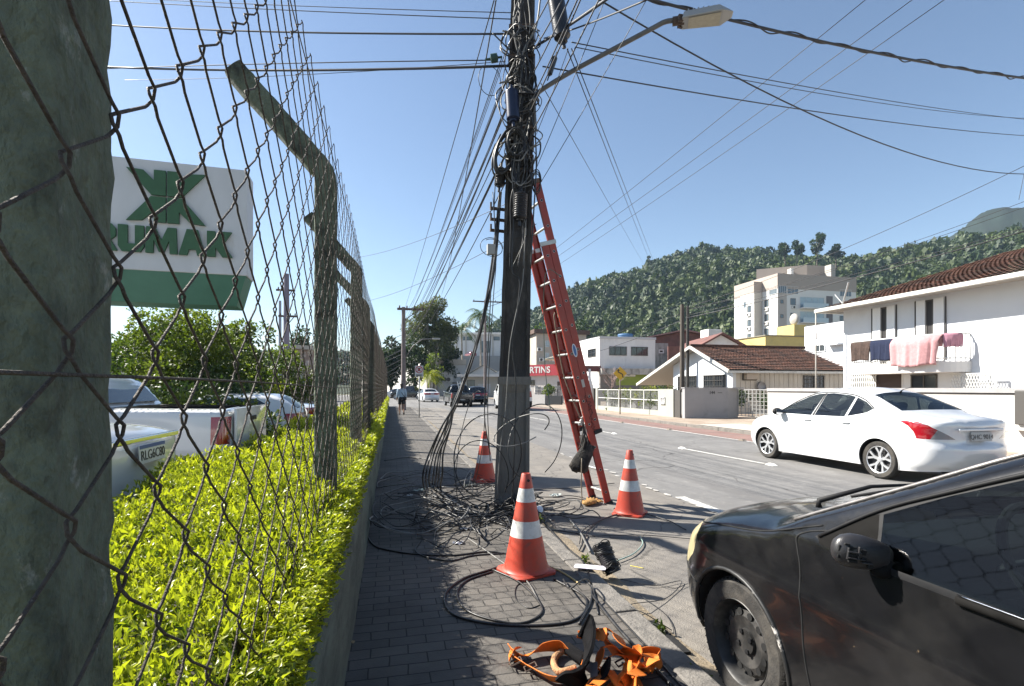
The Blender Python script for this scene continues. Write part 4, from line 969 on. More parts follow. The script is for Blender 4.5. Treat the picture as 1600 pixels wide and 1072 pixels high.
        y0 = min(p[0] for p in out); y1 = max(p[0] for p in out); z1 = max(p[1] for p in out)
        ny, nz = int((y1-y0)/(st*1.15)), int((z1-s.zb)/(st*1.0))
        for i in range(ny+1):
            for j in range(nz+1): extra.append((y0+(y1-y0)*i/ny, s.zb+(z1-s.zb)*j/nz))
        m_ = len(bo); ctr_ = []
        for i in range(m_):
            a, b_ = bo[i-1], bo[(i+1) % m_]; tx, ty = b_[0]-a[0], b_[1]-a[1]; L_ = math.hypot(tx, ty) or 1
            for d_ in (.004, .012): ctr_ += [(bo[i][0]+ty/L_*d_, bo[i][1]-tx/L_*d_)]
        extra = ctr_+extra
        seen = set(); g = .0035 if s.step < .055 else .005
        for p in extra:
            k = (round(p[0]/g), round(p[1]/g))
            if k in seen or not pip(out, *p): continue
            seen.add(k); pts.append(p)
        vo, eo, fo, *_ = delaunay_2d_cdt([Vector(p) for p in pts], edges, [], 0, 2e-4)
        regs = {}
        polys = [(f[0], f[1], f[2], f[3]) for f in feats]
        for f in fo:
            cy = sum(vo[i].x for i in f)/3; cz = sum(vo[i].y for i in f)/3
            if not pip(out, cy, cz): continue
            if cut and pip(cut, cy, cz): continue
            r = -1
            for k, pl in enumerate(polys):
                if pip(pl[1], cy, cz): r = k; break
            regs.setdefault(r, []).append(f)
        lower = lambda p: p
        for r, fl in sorted(regs.items()):
            name, m, both = ("body", paintm, True) if r < 0 else (polys[r][0], polys[r][2], polys[r][3])
            for sides in ([(-1, 1)] if both else [(-1,), (1,)]):
                V, Fc, idx = [], [], {}
                for sd in sides:
                    for f in fl:
                        q = []
                        for i in f:
                            y, z = vo[i]; x = s.hw(y, z)
                            key = (i, sd if x > 2e-3 else 0)
                            if key not in idx:
                                idx[key] = len(V); V.append((sd*x if x > 2e-3 else 0., y, z))
                            q.append(idx[key])
                        if len(set(q)) == 3: Fc.append(tuple(q if sd > 0 else q[::-1]))
                me = bpy.data.meshes.new(name); me.from_pydata(V, [], Fc); me.materials.append(m)
                me.polygons.foreach_set("use_smooth", [True]*len(Fc)); me.update()
                NN = []; e = s.eps
                for (x, y, z) in V:
                    g_ = Vector((1, -(s.hw(y+e, z)-s.hw(y-e, z))/(2*e), -(s.hw(y, z+e)-s.hw(y, z-e))/(2*e)))
                    if abs(x) < 2e-3: g_.x = 0
                    elif x < 0: g_.x = -1
                    NN.append(g_.normalized())
                me.normals_split_custom_set_from_vertices(NN); link(bpy.data.objects.new(name, me), root)
    def gaps(s, root, lines, r=.0035, name="panel_seam", m=None):
        for ln in lines:
            for sd in (-1, 1):
                b = MB(); b.tube([s.P(y, z, sd, -.0005) for y, z in resamp(smooth_tab(ln, 5), .03, False)], r, 5); b.build(name, m or gapm, root, smooth=True)
    def arches(s, root, m, r=.011):
        ra = s.wr*1.14
        for wy in s.wh:
            dy = math.sqrt(max(ra*ra-(s.wr-s.zb)**2, .01)); a0 = math.atan2(s.zb-s.wr, dy)
            for sd in (-1, 1):
                b = MB(); b.tube([s.P(wy+ra*1.004*math.cos(a), s.wr+ra*1.004*math.sin(a), sd, .001) for a in [a0+(math.pi-2*a0)*k/24 for k in range(25)]], r, 6); b.build("wheel_arch_lip", m, root, smooth=True)
        for wy in s.wh:                  # dark inner wells
            for sd in (-1, 1):
                ring = [(math.cos(a), math.sin(a)) for a in [R(-10)+R(200)*k/20 for k in range(21)]]
                vs = []
                for dx_ in (.014, .30): vs += [(sd*(s.hw(wy+ra*c, max(s.wr+ra*q, s.zb+.01))-dx_), wy+ra*.998*c, s.wr+ra*.998*q) for c, q in ring]
                b = MB(); b.add(vs, [(i, i+1, 21+i+1, 21+i) for i in range(20)]+[tuple(range(21, 42))]); b.build("wheel_well", inner, root)
    def floor(s, root, y0, y1, z=.24, top=.62):
        b = MB(); w = s.W-.30; y0 = max(y0, s.wh[1]-.25); y1 = min(y1, s.wh[0]+.2)
        b.box2((-w/2, y0, z-.05), (w/2, y1, z)); b.box2((-w/2, y1-.02, z), (w/2, y1, top)); b.box2((-w/2, y0, z), (w/2, y0+.02, top))
        b.build("underbody", inner, root)
    def wheels(s, root, style, w=.19, n=36):
        for wy in s.wh:
            for sd in (-1, 1): wheel(root, (sd*(s.W/2-.03-w/2), wy, s.wr), s.wr, w, sd, style, n)
def seats(root, W_, rows, zf=.30, top=1.12, head=True, rec=.16):
    for (y, full) in rows:
        for sd in ((-1, 1) if not full else (0,)):
            b = MB(); w = .46 if not full else W_-.36; x = sd*W_*.215
            b.box((x, y+.12, zf+.14), (w, .5, .20)); M = Matrix.Rotation(-R(16), 3, 'X').inverted()
            b.box((x, y-.20, zf+.48), (w*.94, .13, .62), rot=M)
            if head:
                for hx in ((0,) if not full else (-.38, .38)): b.box((x+hx, y-.20-rec, top-.02), (.25, .10, .19), rot=M)
            b.build("seat", seatm, root, smooth=True, bevel=.045)
def dash(root, c, y, z, W_, wheel_side=-1):
    b = MB(); w = W_-.26
    b.box((0, y, z-.10), (w, .42, .20)); b.build("dashboard", blackp, root, smooth=True, bevel=.05)
    b = MB(); M = Matrix.Rotation(R(62), 3, 'X'); cc = Vector((wheel_side*W_*.215, y-.36, z+.0))
    b.tube([cc+M @ Vector((.185*math.cos(a), .185*math.sin(a), 0)) for a in [2*math.pi*k/28 for k in range(28)]], .015, 8, closed=True)
    for a in (0, math.pi, -math.pi/2): b.bar(cc, cc+M @ Vector((.18*math.cos(a), .18*math.sin(a), 0)), .03, .02)
    b.tube([cc, cc+M @ Vector((0, 0, -.2))], .03, 8); b.build("steering_wheel", blackp, root, smooth=True, ang=40)
def plate(root, txt, loc, rz, m=None, w=.40, h=.13, blue=True, tilt=0):
    b = MB(); b.box((0, 0, 0), (w, .008, h))
    o = b.build("license_plate", m or platem, root, bevel=.003); o.location = loc; o.rotation_euler = (tilt, 0, rz)
    if blue:
        q = MB(); q.box((0, -.0055, h*.385), (w*.985, .003, h*.19)); q.build("blue_band", plateb, o)
    text("characters", txt, h*.72, inkm, o, (0, -.0065, -.012 if blue else -.008), (R(90), 0, 0), .001)
    return o
def mirror(root, loc, sd, m, s=1.0, back=None):
    e = bpy.data.objects.new("mirror", None); link(e, root); e.location = loc
    b = MB(); b.ell((sd*.10*s, .015, .0), (.105*s, .075*s, .075*s), 20, 12); b.build("housing", m, e, smooth=True)
    b = MB(); b.box((sd*.105*s, -.056*s, 0), (.15*s, .006, .095*s)); b.build("mirror_glass", back or chrome, e, bevel=.002)
    b = MB(); b.bar((sd*-.03, .03, -.03), (sd*.06*s, .02, -.02), .06, .05); b.build("arm", blackp, e, bevel=.01)
    return e
def handle(c, root, y, z, m, L=.20):
    for sd in (-1, 1):
        b = MB(); pts = [c.P(y+L*(t-.5), z, sd, .006+.022*math.sin(math.pi*t)**.6) for t in [k/8 for k in range(9)]]
        b.tube(pts, [.006]+[.012]*7+[.006], 8); b.build("door_handle", m, root, smooth=True)

# ---------------- black hatchback parked at the kerb (close to the camera)
blackpaint = mat("black_paint", (.008, .008, .009), .22, var=.25, vs=3, spec=.4, coat=.35, dirt=((.022, .021, .020), 2.6, .48, .85), dirt2=((.17, .12, .07), 34, .69, .74))
dullblack = mat("faded_plastic", (.012, .0115, .011), .8, var=.2, vs=12, spec=.05)
c = Car(top=[(-1.90, .86), (-1.84, 1.02), (-1.70, 1.20), (-1.52, 1.36), (-1.2, 1.41), (-.6, 1.435), (-.1, 1.42), (.12, 1.375), (.45, 1.215), (.78, 1.05), (.93, .975), (1.0, .955), (1.25, .925), (1.50, .875), (1.70, .80), (1.82, .725), (1.875, .67)],
        front=[(.20, 1.78), (.26, 1.88), (.36, 1.925), (.48, 1.93), (.56, 1.92), (.63, 1.895), (.67, 1.875)],
        rear=[(.22, -1.80), (.30, -1.90), (.50, -1.93), (.65, -1.92), (.86, -1.90)],
        W_=1.63, wheels=(1.19, -1.18), wr=.292, zbot=.22, belt=.90, tum=.20, Rf=.62, Rr=.5, Rt=((-9, .13), (.15, .13), (.8, .11), (1.05, .13), (1.6, .20), (1.9, .16)), mf=2.9, crease=.66, step=.03, bulge=.045)
X0 = 1.545+.815; car = thing("parked_car", "worn black hatchback parked by the kerb with a broken mirror and yellowed headlight", "car", (X0, .935, ROAD))
wsb = c.band(.10, .93, .86, .05, .06)
win = [(.455, .905), (.47, .99), (.485, 1.055), (.30, 1.152), (.10, 1.243), (-.05, 1.293), (-.2, 1.316), (-.42, 1.323), (-.44, .895)]
sail = [(.71, .925), (.66, .965), (.58, 1.013), (.50, 1.053), (.482, .99), (.467, .905), (.60, .89), (.69, .90)]
frame = [(.60, .885), (.72, .92), (.50, 1.068), (.30, 1.168), (.10, 1.259), (-.05, 1.308), (-.2, 1.331), (-.46, 1.338), (-.48, .875)]
door = [(.80, .905), (.775, .80), (.765, .6), (.76, .45), (.735, .30), (.70, .24), (-.50, .24), (-.49, .88), (.60, .86)]
rwin = [(-.53, .895), (-.52, 1.297), (-.8, 1.30), (-1.10, 1.28), (-1.22, 1.22), (-1.30, 1.0), (-1.28, .92), (-1.0, .90)]
hl = [(1.95, .72), (1.95, .52), (1.75, .505), (1.63, .53), (1.545, .60), (1.50, .68), (1.50, .745), (1.57, .775), (1.68, .765), (1.85, .72)]
bump = [(2.0, .50), (2.0, .1), (1.45, .1), (1.50, .40), (1.60, .49), (1.74, .515), (1.86, .495)]
tl = [(-1.95, .75), (-1.95, 1.1), (-1.72, 1.1), (-1.70, .75)]
# the door window opening is glass with black frame around it
c.build(car, [("windscreen", wsb, glassmat("windscreen_glass", (.5, .58, .57), .08), True), ("window", win, glassmat("door_glass", (.42, .49, .47), .03, .03, .10), False), ("mirror_sail", sail, dullblack, False),
              ("window_frame", frame, blackp, False), ("door", door, blackpaint, False), ("rear_quarter_window", rwin, gl_mid, False),
              ("headlight", hl, lampold, False), ("bumper", bump, blackpaint, True), ("taillight", tl, lampred, False)], blackpaint)
c.gaps(car, [[(.655, .955), (.70, .945), (.76, .925), (.80, .895), (.79, .84), (.775, .78), (.765, .6), (.76, .45), (.735, .30), (.70, .23)], [(1.44, .46), (1.56, .475), (1.66, .515), (1.70, .53)],
              [(.70, .965), (1.0, .865), (1.3, .815), (1.55, .765), (1.70, .73)]], .0042)
c.arches(car, mat("scuffed_lip", (.02, .02, .02), .5, dirt=((.55, .52, .48), 9, .56, .62)), .010); c.floor(car, -1.7, 1.7); c.wheels(car, 'steel', .175, 40)
# belt moulding with a bright upper edge
b = MB(); b.tube([c.P(y, .886, -1, .004) for y in [.20-.68*k/24 for k in range(25)]], .015, 8); b.build("belt_moulding", dullblack, car, smooth=True)
b = MB(); b.tube([c.P(y, .899, -1, .015) for y in [.195-.66*k/24 for k in range(25)]], .0022, 5); b.build("trim_strip", chrome, car, smooth=True)
b = MB()                                 # window sealing rubber on the pillar
for ln in ([(.70, .925), (.50, 1.065), (.30, 1.165), (.10, 1.256), (-.05, 1.305), (-.2, 1.328), (-.45, 1.335)],):
    b.tube([c.P(y, z, -1, .002) for y, z in resamp(smooth_tab(ln, 5), .03, False)], .007, 6)
b.build("window_rubber", blackp, car, smooth=True)
b = MB()
b.tube([c.P(y, c.zt(y)-.062+.03*max(0, y-.85)*2, -1, .003) for y in [.06+.82*k/24 for k in range(25)]], .007, 5); b.build("pillar_gutter", mat("worn_edge", (.30, .28, .27), .3, .5, var=.5, vs=12), car, smooth=True)
b = MB()                                 # scuttle under the glass
vs = []
for k in range(13):
    x = -.66+1.32*k/12; y = .90+.09*(1-(x/.7)**2)
    vs += [(x, y-.06, c.zt(.90)-.015-.05*(abs(x)/.7)**3), (x, y+.06, c.zt(.98)+.004-.06*(abs(x)/.7)**3)]
b.add(vs, [(2*k, 2*k+1, 2*k+3, 2*k+2) for k in range(12)]); b.build("scuttle_grille", blackp, car)
for xo, ln in ((-.52, .62), (.05, .5)):
    e = bpy.data.objects.new("wiper", None); link(e, car)
    b = MB(); p0 = Vector((xo, .99, .985)); p1 = Vector((xo+ln*.62, .85, 1.065)); b.tube([p0+Vector((0, 0, -.03)), p0, p0.lerp(p1, .5)+Vector((0, -.01, .028)), p1], [.016, .013, .009, .006], 6); b.build("arm", blackp, e, smooth=True)
    b = MB(); b.tube([Vector((xo+.10, .92, 1.012)), p1+Vector((0, 0, -.008)), Vector((xo+ln+.16, .80, 1.07))], .007, 5); b.build("blade", blackp, e, smooth=True)
# broken mirror: housing with its cover gone
e = bpy.data.objects.new("mirror", None); link(e, car); e.location = c.P(.50, .955, -1)+Vector((-.01, -.075, -.025)); e.rotation_euler = (0, R(8), R(-22)); e.scale = (.82, .85, .85)
mm = mat("mirror_plastic", (.028, .027, .029), .36, var=.12, vs=25, bump=.1, bs=260)
b = MB(); nseg = 22; vs = []
st_ = [(-.008, .034, .034), (.012, .052, .050), (.05, .064, .062), (.10, .072, .070), (.145, .070, .070), (.175, .060, .060), (.195, .042, .044), (.205, .015, .018)]
for (x, ry, rz_) in st_:
    for j in range(nseg):
        a = 2*math.pi*j/nseg; cy = math.cos(a); vs.append((-x, (ry if cy > 0 else ry*.55)*cy, rz_*math.sin(a)*(1 if math.sin(a) > 0 else .86)))
b.add(vs, [(i*nseg+j, i*nseg+(j+1) % nseg, (i+1)*nseg+(j+1) % nseg, (i+1)*nseg+j) for i in range(len(st_)-1) for j in range(nseg)]+[tuple((len(st_)-1)*nseg+j for j in range(nseg)), tuple(range(nseg))])
b.build("housing", mm, e, smooth=True)
b = MB()
for (x, z, w_, h_) in ((-.02, .012, .022, .024), (-.020, -.018, .02, .014), (-.055, .020, .03, .016), (-.056, -.004, .026, .014), (-.060, -.026, .034, .012), (-.094, .014, .018, .020), (-.098, -.012, .02, .014), (-.125, -.036, .02, .016), (-.034, .033, .02, .008)):
    x = -.205-x; b.box((x, -.031-.006*(x > -.15)+.012*(x < -.18), z), (w_, .012, h_))
b.build("broken_socket", gapm, e, bevel=.003)
b = MB()
for (x, z, w_, h_) in ((-.075, .008, .006, .05), (-.04, .0, .006, .045), (-.06, .009, .05, .005), (-.07, -.014, .06, .005), (-.11, -.024, .04, .006)):
    x = -.205-x; b.box((x, -.037-.006*(x > -.15)+.012*(x < -.18), z), (w_, .012, h_))
b.build("socket_rib", mm, e, bevel=.002)
b = MB(); b.ell((-.02, -.005, -.052), (.04, .03, .028), 14, 9); b.bar((.04, 0, -.04), (-.03, 0, -.03), .05, .06); b.build("arm", dullblack, e, smooth=True)
mirror(car, c.P(.50, .955, 1)+Vector((.02, 0, 0)), 1, mm)
seats(car, 1.55, [(-.10, False), (-.95, True)], .22, 1.07); dash(car, None, .62, .93, 1.55)
handle(c, car, -.34, .74, blackp)
plate(car, "MBN 4417", (0, -1.935, .45), 0, plateg, blue=False)

# ---------------- white sedan on the road
whitep = mat("white_paint", (.64, .645, .65), .18, coat=.8, spec=.5)
s2 = Car(top=[(-2.21, .90), (-2.19, 1.005), (-2.10, 1.035), (-1.90, 1.06), (-1.70, 1.095), (-1.55, 1.15), (-1.3, 1.27), (-1.0, 1.40), (-.7, 1.475), (-.35, 1.505), (.0, 1.495), (.25, 1.455), (.5, 1.37), (.9, 1.18), (1.22, 1.03), (1.35, 1.0), (1.7, .93), (2.0, .82), (2.12, .72), (2.17, .62)],
         front=[(.20, 2.08), (.26, 2.16), (.36, 2.215), (.48, 2.225), (.56, 2.20), (.62, 2.17)],
         rear=[(.22, -2.06), (.30, -2.16), (.42, -2.215), (.58, -2.225), (.66, -2.19), (.78, -2.19), (.90, -2.21)],
         W_=1.695, wheels=(1.34, -1.26), wr=.312, zbot=.19, belt=.98, tum=.24, Rf=.75, Rr=.62, Rt=((-9, .10), (-1.8, .10), (-1.3, .15), (-.8, .16), (.4, .14), (1.1, .12), (1.4, .20), (2.2, .22)), mf=2.6, mr=3.4, crease=.70, step=.05, bulge=.05)
car2 = thing("sedan", "white four door sedan with split spoke alloy wheels driving on the road", "car", (7.745+.85, 8.19, ROAD))
s2f = [("windscreen", s2.band(.22, 1.2, .85, .06, .08), gl_mid, True), ("rear_window", s2.band(-1.62, -.92, .84, .10, .02), gl_dark, True),
       ("window", [(.98, .985), (.60, 1.20), (.32, 1.325), (.12, 1.375), (-.02, 1.385), (.12, .975)], gl_lite, False),
       ("window", [(-.06, 1.385), (-.20, 1.392), (-.55, 1.365), (-.70, 1.335), (-.62, .985), (.04, .978)], gl_mid, False),
       ("window", [(-.74, 1.325), (-.95, 1.25), (-1.12, 1.14), (-1.02, 1.07), (-.67, .995)], gl_mid, False),
       ("pillar_trim", [(.10, .975), (-.02, 1.39), (-.06, 1.392), (.05, .972)], blackp, False),
       ("taillight", [(-1.64, .975), (-1.70, .945), (-1.78, .905), (-1.86, .82), (-1.90, .72), (-2.04, .715), (-2.075, .80), (-2.10, .86), (-2.02, .93), (-1.92, .968), (-1.78, .985)], lampred, False), ("reverse_light", [(-2.04, .715), (-2.17, .715), (-2.15, .78), (-2.10, .86), (-2.075, .80)], mat("smoked_lens", (.20, .20, .21), .15, coat=1), False),
       ("headlight", [(2.3, .68), (2.3, .56), (2.0, .60), (1.72, .76), (1.66, .86), (1.84, .84), (2.05, .74)], lampwhite, False)]
s2.build(car2, s2f, whitep)
s2.gaps(car2, [[(1.02, .95), (.98, .80), (.96, .55), (.93, .34), (.90, .25)], [(.085, .97), (.10, .75), (.07, .45), (.05, .24)], [(-.66, .98), (-.80, .90), (-.94, .78)], [(.93, .255), (0, .25), (-.80, .255)], [(-1.62, 1.06), (-1.82, .97), (-2.02, .93)]], .003, m=mat("seam_grey", (.30, .30, .30), .6))
s2.arches(car2, whitep, .008); s2.floor(car2, -2.0, 2.0); s2.wheels(car2, 'alloy', .19, 32)
b = MB(); b.tube([s2.P(y, z, -1, .004) for y, z in resamp(smooth_tab([(.99, .98), (.60, 1.212), (.30, 1.345), (.10, 1.392), (-.2, 1.402), (-.55, 1.378), (-.75, 1.34), (-.96, 1.26), (-1.14, 1.14)], 5), .04, False)], .009, 5); b.build("window_rubber", blackp, car2, smooth=True)
for y in (-.02, -.88):
    handle(s2, car2, y+.22, .885, whitep, .19)
mm2 = mirror(car2, s2.P(.86, .985, -1)+Vector((-.02, 0, .03)), -1, blackp, .95); mirror(car2, s2.P(.86, .985, 1)+Vector((.02, 0, .03)), 1, blackp, .95)
seats(car2, 1.6, [(-.05, False), (-.9, True)], .30, 1.18); dash(car2, None, .75, 1.0, 1.6)
plate(car2, "QHC 9014", (0, -2.225, .76), 0, plateg, .40, .135, False, R(-4))
b = MB(); b.box((0, -2.222, .86), (.86, .02, .035)); b.build("boot_trim", whitep, car2, bevel=.01)
b = MB(); b.tube([(0, -.95, 1.41), (0, -1.0, 1.46), (0, -1.14, 1.50)], [.018, .006, .004], 6); b.build("antenna", blackp, car2, smooth=True)
text("badge", "SV", .045, chrome, car2, (.52, -2.212, .82), (R(90), 0, 0), .003, bold=.002)
# ------------------------------------------------------------------ street lamp, overhead wires
lampm = mat("lamp_arm", (.13, .125, .12), .5, .4, var=.2, vs=12); lamph = mat("lamp_head", (.32, .32, .31), .5, .3)
a0 = W(834, 160, z0_-.10); lamp = thing("street_lamp", "grey street lamp on a long curved arm reaching over the road from the pole", "street lamp", tuple(a0))
q = MB(); path = [W(836, 205, z0_-.1), W(834, 165, z0_-.10), W(838, 150, z0_-.12), W(850, 138, z0_-.15), W(900, 108, z0_-.25), W(960, 76, z0_-.38), W(1020, 44, z0_-.50), W(1040, 34, z0_-.54), W(1062, 31, z0_-.56)]
q.tube([p-a0 for p in spline(path, 6)], .026, 12); q.build("arm", lampm, lamp, smooth=True)
e0, e1 = W(1060, 31, z0_-.56)-a0, W(1126, 30, z0_-.66)-a0; dx_ = (e1-e0).normalized(); hd = bpy.data.objects.new("lamp_head", None); link(hd, lamp); hd.location = e0
M = Matrix((dx_, Vector((0, 0, 1)).cross(dx_).normalized(), dx_.cross(Vector((0, 0, 1)).cross(dx_).normalized()))).transposed(); M = M @ Matrix.Rotation(R(-8), 3, 'Y')
def hp(v): return M @ Vector(v)
q = MB(); q.add([hp(v) for v in ((.03, -.10, -.05), (.44, -.13, -.05), (.44, .13, -.05), (.03, .10, -.05), (.05, -.085, .03), (.40, -.11, .03), (.40, .11, .03), (.05, .085, .03), (.55, -.05, -.03), (.55, .05, -.03), (.50, -.05, .0), (.50, .05, 0))],
     [(3, 2, 1, 0), (4, 5, 6, 7), (0, 1, 5, 4), (2, 3, 7, 6), (3, 0, 4, 7), (1, 2, 9, 8), (5, 10, 11, 6), (8, 9, 11, 10), (1, 8, 10, 5), (9, 2, 6, 11)]); q.build("housing", lamph, hd, bevel=.012)
q = MB()
for k in range(6):
    x = .09+.05*k; q.add([hp(v) for v in ((x, -.08, .03), (x+.012, -.08, .03), (x+.012, .08, .03), (x, .08, .03), (x, -.08, .048), (x+.012, -.08, .048), (x+.012, .08, .048), (x, .08, .048))], [(4, 5, 6, 7), (0, 1, 5, 4), (1, 2, 6, 5), (2, 3, 7, 6), (3, 0, 4, 7)])
q.build("cooling_fin", lamph, hd)
q = MB(); q.add([hp(v) for v in ((.10, -.085, -.056), (.42, -.105, -.056), (.42, .105, -.056), (.10, .085, -.056), (.11, -.08, -.051), (.41, -.10, -.051), (.41, .10, -.051), (.11, .08, -.051))], [(3, 2, 1, 0), (4, 5, 6, 7), (0, 1, 5, 4), (1, 2, 6, 5), (2, 3, 7, 6), (3, 0, 4, 7)]); q.build("lens", mat("lamp_lens", (.42, .38, .28), .25, var=.1, vs=20), hd)
q = MB(); q.tube([hp((-.06, 0, -.01)), hp((.06, 0, -.01))], .045, 14); q.box(hp((.02, -.05, -.02)), (.05, .03, .07)); q.box(hp((.02, .05, -.02)), (.05, .03, .07)); q.build("bracket", rust, hd, smooth=True, ang=40)
def oh(pts, r, lab, sag=0., grp=None, m=None, cat="cable", name="overhead_cable", n=18):
    """pts: (px, py, depth)"""
    P = [W(*p) for p in pts]; out = []
    for a, b_ in zip(P, P[1:]): out += catenary(a, b_, sag, n)[:-1]
    out.append(P[-1]); b = MB(); b.tube(out, r, 5); return tag(b.build(name, m or wirep, smooth=True), lab, cat, grp)
Z1 = 33.5                               # depth of the next pole along the pavement
gB = "bundle of cables running to the next pole"
lB = "black overhead cable of the dense bundle slanting from the pole to the next pole"
ro = random.Random(31)
for k in range(16):
    y0 = 60+k*15; x0 = 800-8*(k % 3)-(10 if y0 > 200 else 0)
    x1, y1 = 632+ro.uniform(-2, 3), 492+k*3.1
    oh([(x0, y0, z0_-.12+.02*(k % 4)), (x1, y1, Z1)], ro.choice([.0045, .006, .007, .009]), lB, ro.uniform(.25, .6), gB)
    if k % 3 == 0:                       # the same cables carried on toward the camera, overhead to the right
        oh([(x0+30, y0*.8, z0_-.15), (x0+130+6*k+ro.uniform(-10, 25), -150-4*k, 2.6+.05*k)], .007, "black overhead cable running from the pole up over the viewer", .05, "cables coming over the viewer to the pole")
oh([(772, 0, 5.9), (632, 484, Z1)], .007, "single thin overhead wire left of the dense bundle", .1)
oh([(775, 0, 8), (690, 460, 40)], .012, "second thin overhead wire falling toward the big tree", .6)
for (a, b_, r, lab, sag) in (
    ((150, 38, 9), (800, 53, z0_), .012, "overhead cable crossing left above the fence, second from the top", .05), ((150, 104, 9), (795, 103, z0_), .016, "thick overhead cable crossing left above the fence, lowest of them", .06),
    ((150, 108, 9), (775, 94, z0_), .007, "thin overhead cable just above the thick lowest one on the left", -.02), ((150, 0, 9), (800, 30, z0_), .006, "thin overhead wire crossing left at the top", .02), ((200, -3, 9), (800, 20, z0_), .005, "topmost thin wire crossing left", .02),
    ((195, 125, 9), (790, 96, z0_), .004, "thin wire rising from the near fence post to the pole", .05),
    ((560, 402, 14), (830, 300, z0_+.1), .004, "faint wire rising from behind the fence to the pole, upper of two", .12), ((575, 470, 14), (838, 350, z0_+.1), .004, "faint wire rising from behind the fence to the pole, lower of two", .12),
    ((830, -52, z0_), (1720, 135, 10.5), .020, "thick twisted cable crossing the upper right of the sky", .22), ((900, -22, z0_), (1600, 272, 13.5), .011, "dark cable sagging down across the sky toward the right house", .55),
    ((848, 104, z0_), (1640, 214, 16), .009, "overhead cable running right below the street lamp", .15), ((893, 66, z0_), (1640, 190, 16), .007, "upper of two thin wires running right below the lamp head", .12), ((900, 74, z0_), (1640, 186, 16.5), .006, "lower of two thin wires running right below the lamp head", .2),
    ((1600, 272, 13.5), (1592, 312, 13.5), .006, "short wire dropping from the sagging cable at the right edge", 0)):
    oh([a, b_], r, lab, sag)
# the twist wound about the thick cable
b = MB(); A_, B_ = W(830, -52, z0_), W(1720, 135, 10.5); cat_ = catenary(A_, B_, .22, 240)
b.tube([p+Vector((0, .024*math.cos(i*.34), .024*math.sin(i*.34)))*(1+.8*max(0, math.sin(i*.11))) for i, p in enumerate(cat_)], .010, 5); tag(b.build("cable_twist", wirep, smooth=True), "thin strand wound round the thick twisted cable on the upper right", "cable")
gP = "power lines crossing the sky from right to left"
for (x, x2, y2, k) in ((1352, 752, 474, 0), (1425, 759, 475, 1), (1475, 770, 478, 2)):
    oh([(x, 0, 15), (x2, y2, 62)], .012, ("highest", "middle", "lowest")[k]+" of the three thin power lines slanting across the sky to the distant crossarm", .3, gP)
for (a, b_, lab, r) in (((886, 76, 5.4), (1022, 425, 60), "left of the paired thin wires falling from the splice case to the hill", .006), ((893, 76, 5.4), (1030, 430, 60), "right of the paired thin wires falling from the splice case to the hill", .006),
    ((845, 130, z0_), (1010, 420, 60), "lone faint wire falling from the pole to the hill", .005), ((945, 0, 5), (835, 270, z0_), "thin wire coming down from above to the lamp side of the pole", .004), ((1010, 0, 5), (836, 300, z0_), "long thin wire coming down from above to the ladder top", .004), ((888, 76, 5.4), (838, 210, z0_), "short thin wire from the splice case to the pole", .004),
    ((1000, -40, 4), (838, 72, z0_), "dark cable from above passing behind the splice case to the pole", .016), ((1010, 0, 4), (850, 60, z0_), "cable joining the pole above the lamp arm", .008)):
    oh([a, b_], r, lab, .02)
gR = "wires over the right hand houses"
for (a, b_, r, lab, sg) in (((1640, 350, 17), (1067, 498, 29.4), .022, "heavy cable bundle running along the right houses to the small pole", .15), ((1067, 500, 29.4), (880, 562, 60), .02, "heavy cable carried on from the small pole beyond the ladder", .3), ((1640, 346, 17.3), (1069, 494, 29.4), .012, "thin cable just above the heavy bundle along the right houses", .1),
    ((1640, 240, 17), (1069, 482, 29.4), .011, "upper wire running from the right edge to the small pole", .35), ((1640, 310, 17.5), (1069, 486, 29.4), .009, "second wire below the upper one on the right", .25), ((1640, 300, 17), (1071, 484, 29.4), .009, "third wire between the upper wire and the heavy bundle", .3), ((1067, 490, 29.4), (850, 540, 62), .012, "thin wire carried on from the small pole to the left", .3)):
    oh([a, b_], r, lab, sg)
# ------------------------------------------------------------------ poles further off
def simple_pole(px, pyb, top_y, Z, rw, lab, cross=None, m=None, zb=0., ys=()):
    base = W(px, pyb, Z); base.z = zb; h = H-(top_y-HY)/F*Z-zb
    t = thing("utility_pole", lab, "utility pole", tuple(base)); q = MB(); q.tube([(0, 0, -.2), (0, 0, h*.5), (0, 0, h)], [rw, rw*.85, rw*.7], 10); q.build("shaft", m or poled, t, smooth=True, ang=50)
    for (z, L, off) in (cross or []):
        q = MB(); q.box((off, 0, h+z), (L, .12, .14)); q.build("crossarm", rust, t, bevel=.01)
        for k in range(4):
            x = off-L/2+.15+k*(L-.3)/3; q = MB(); q.lathe([(.02, 0), (.05, .03), (.05, .08), (.035, .1), (.045, .14), (0, .17)], 8, (x, 0, h+z+.07)); q.build("insulator", rust, t, smooth=True)
        q = MB(); q.bar((off*.2, 0, h+z-.7), (off+L*.35, 0, h+z), .05, .05); q.build("brace", rust, t)
    return t, h
polel = mat("pole_far", (.16, .13, .125), .85, var=.3, vs=2)
sp1, h1 = simple_pole(630.5, 640, 480, Z1, .17, "distant utility pole with a crossarm at the pavement's far end behind the walker", [(-.12, 1.7, .45)], polel)
q = MB(); q.tube([(0.1, 0, h1-3.3), (.6, 0, h1-2.5), (1.2, 0, h1-2.05), (1.9, 0, h1-2.0)], .035, 8); q.build("lamp_arm", lampm, sp1, smooth=True); q = MB(); q.box((2.1, 0, h1-2.0), (.5, .22, .1)); q.build("lamp_head", lamph, sp1, bevel=.02)
rr_ = random.Random(9)
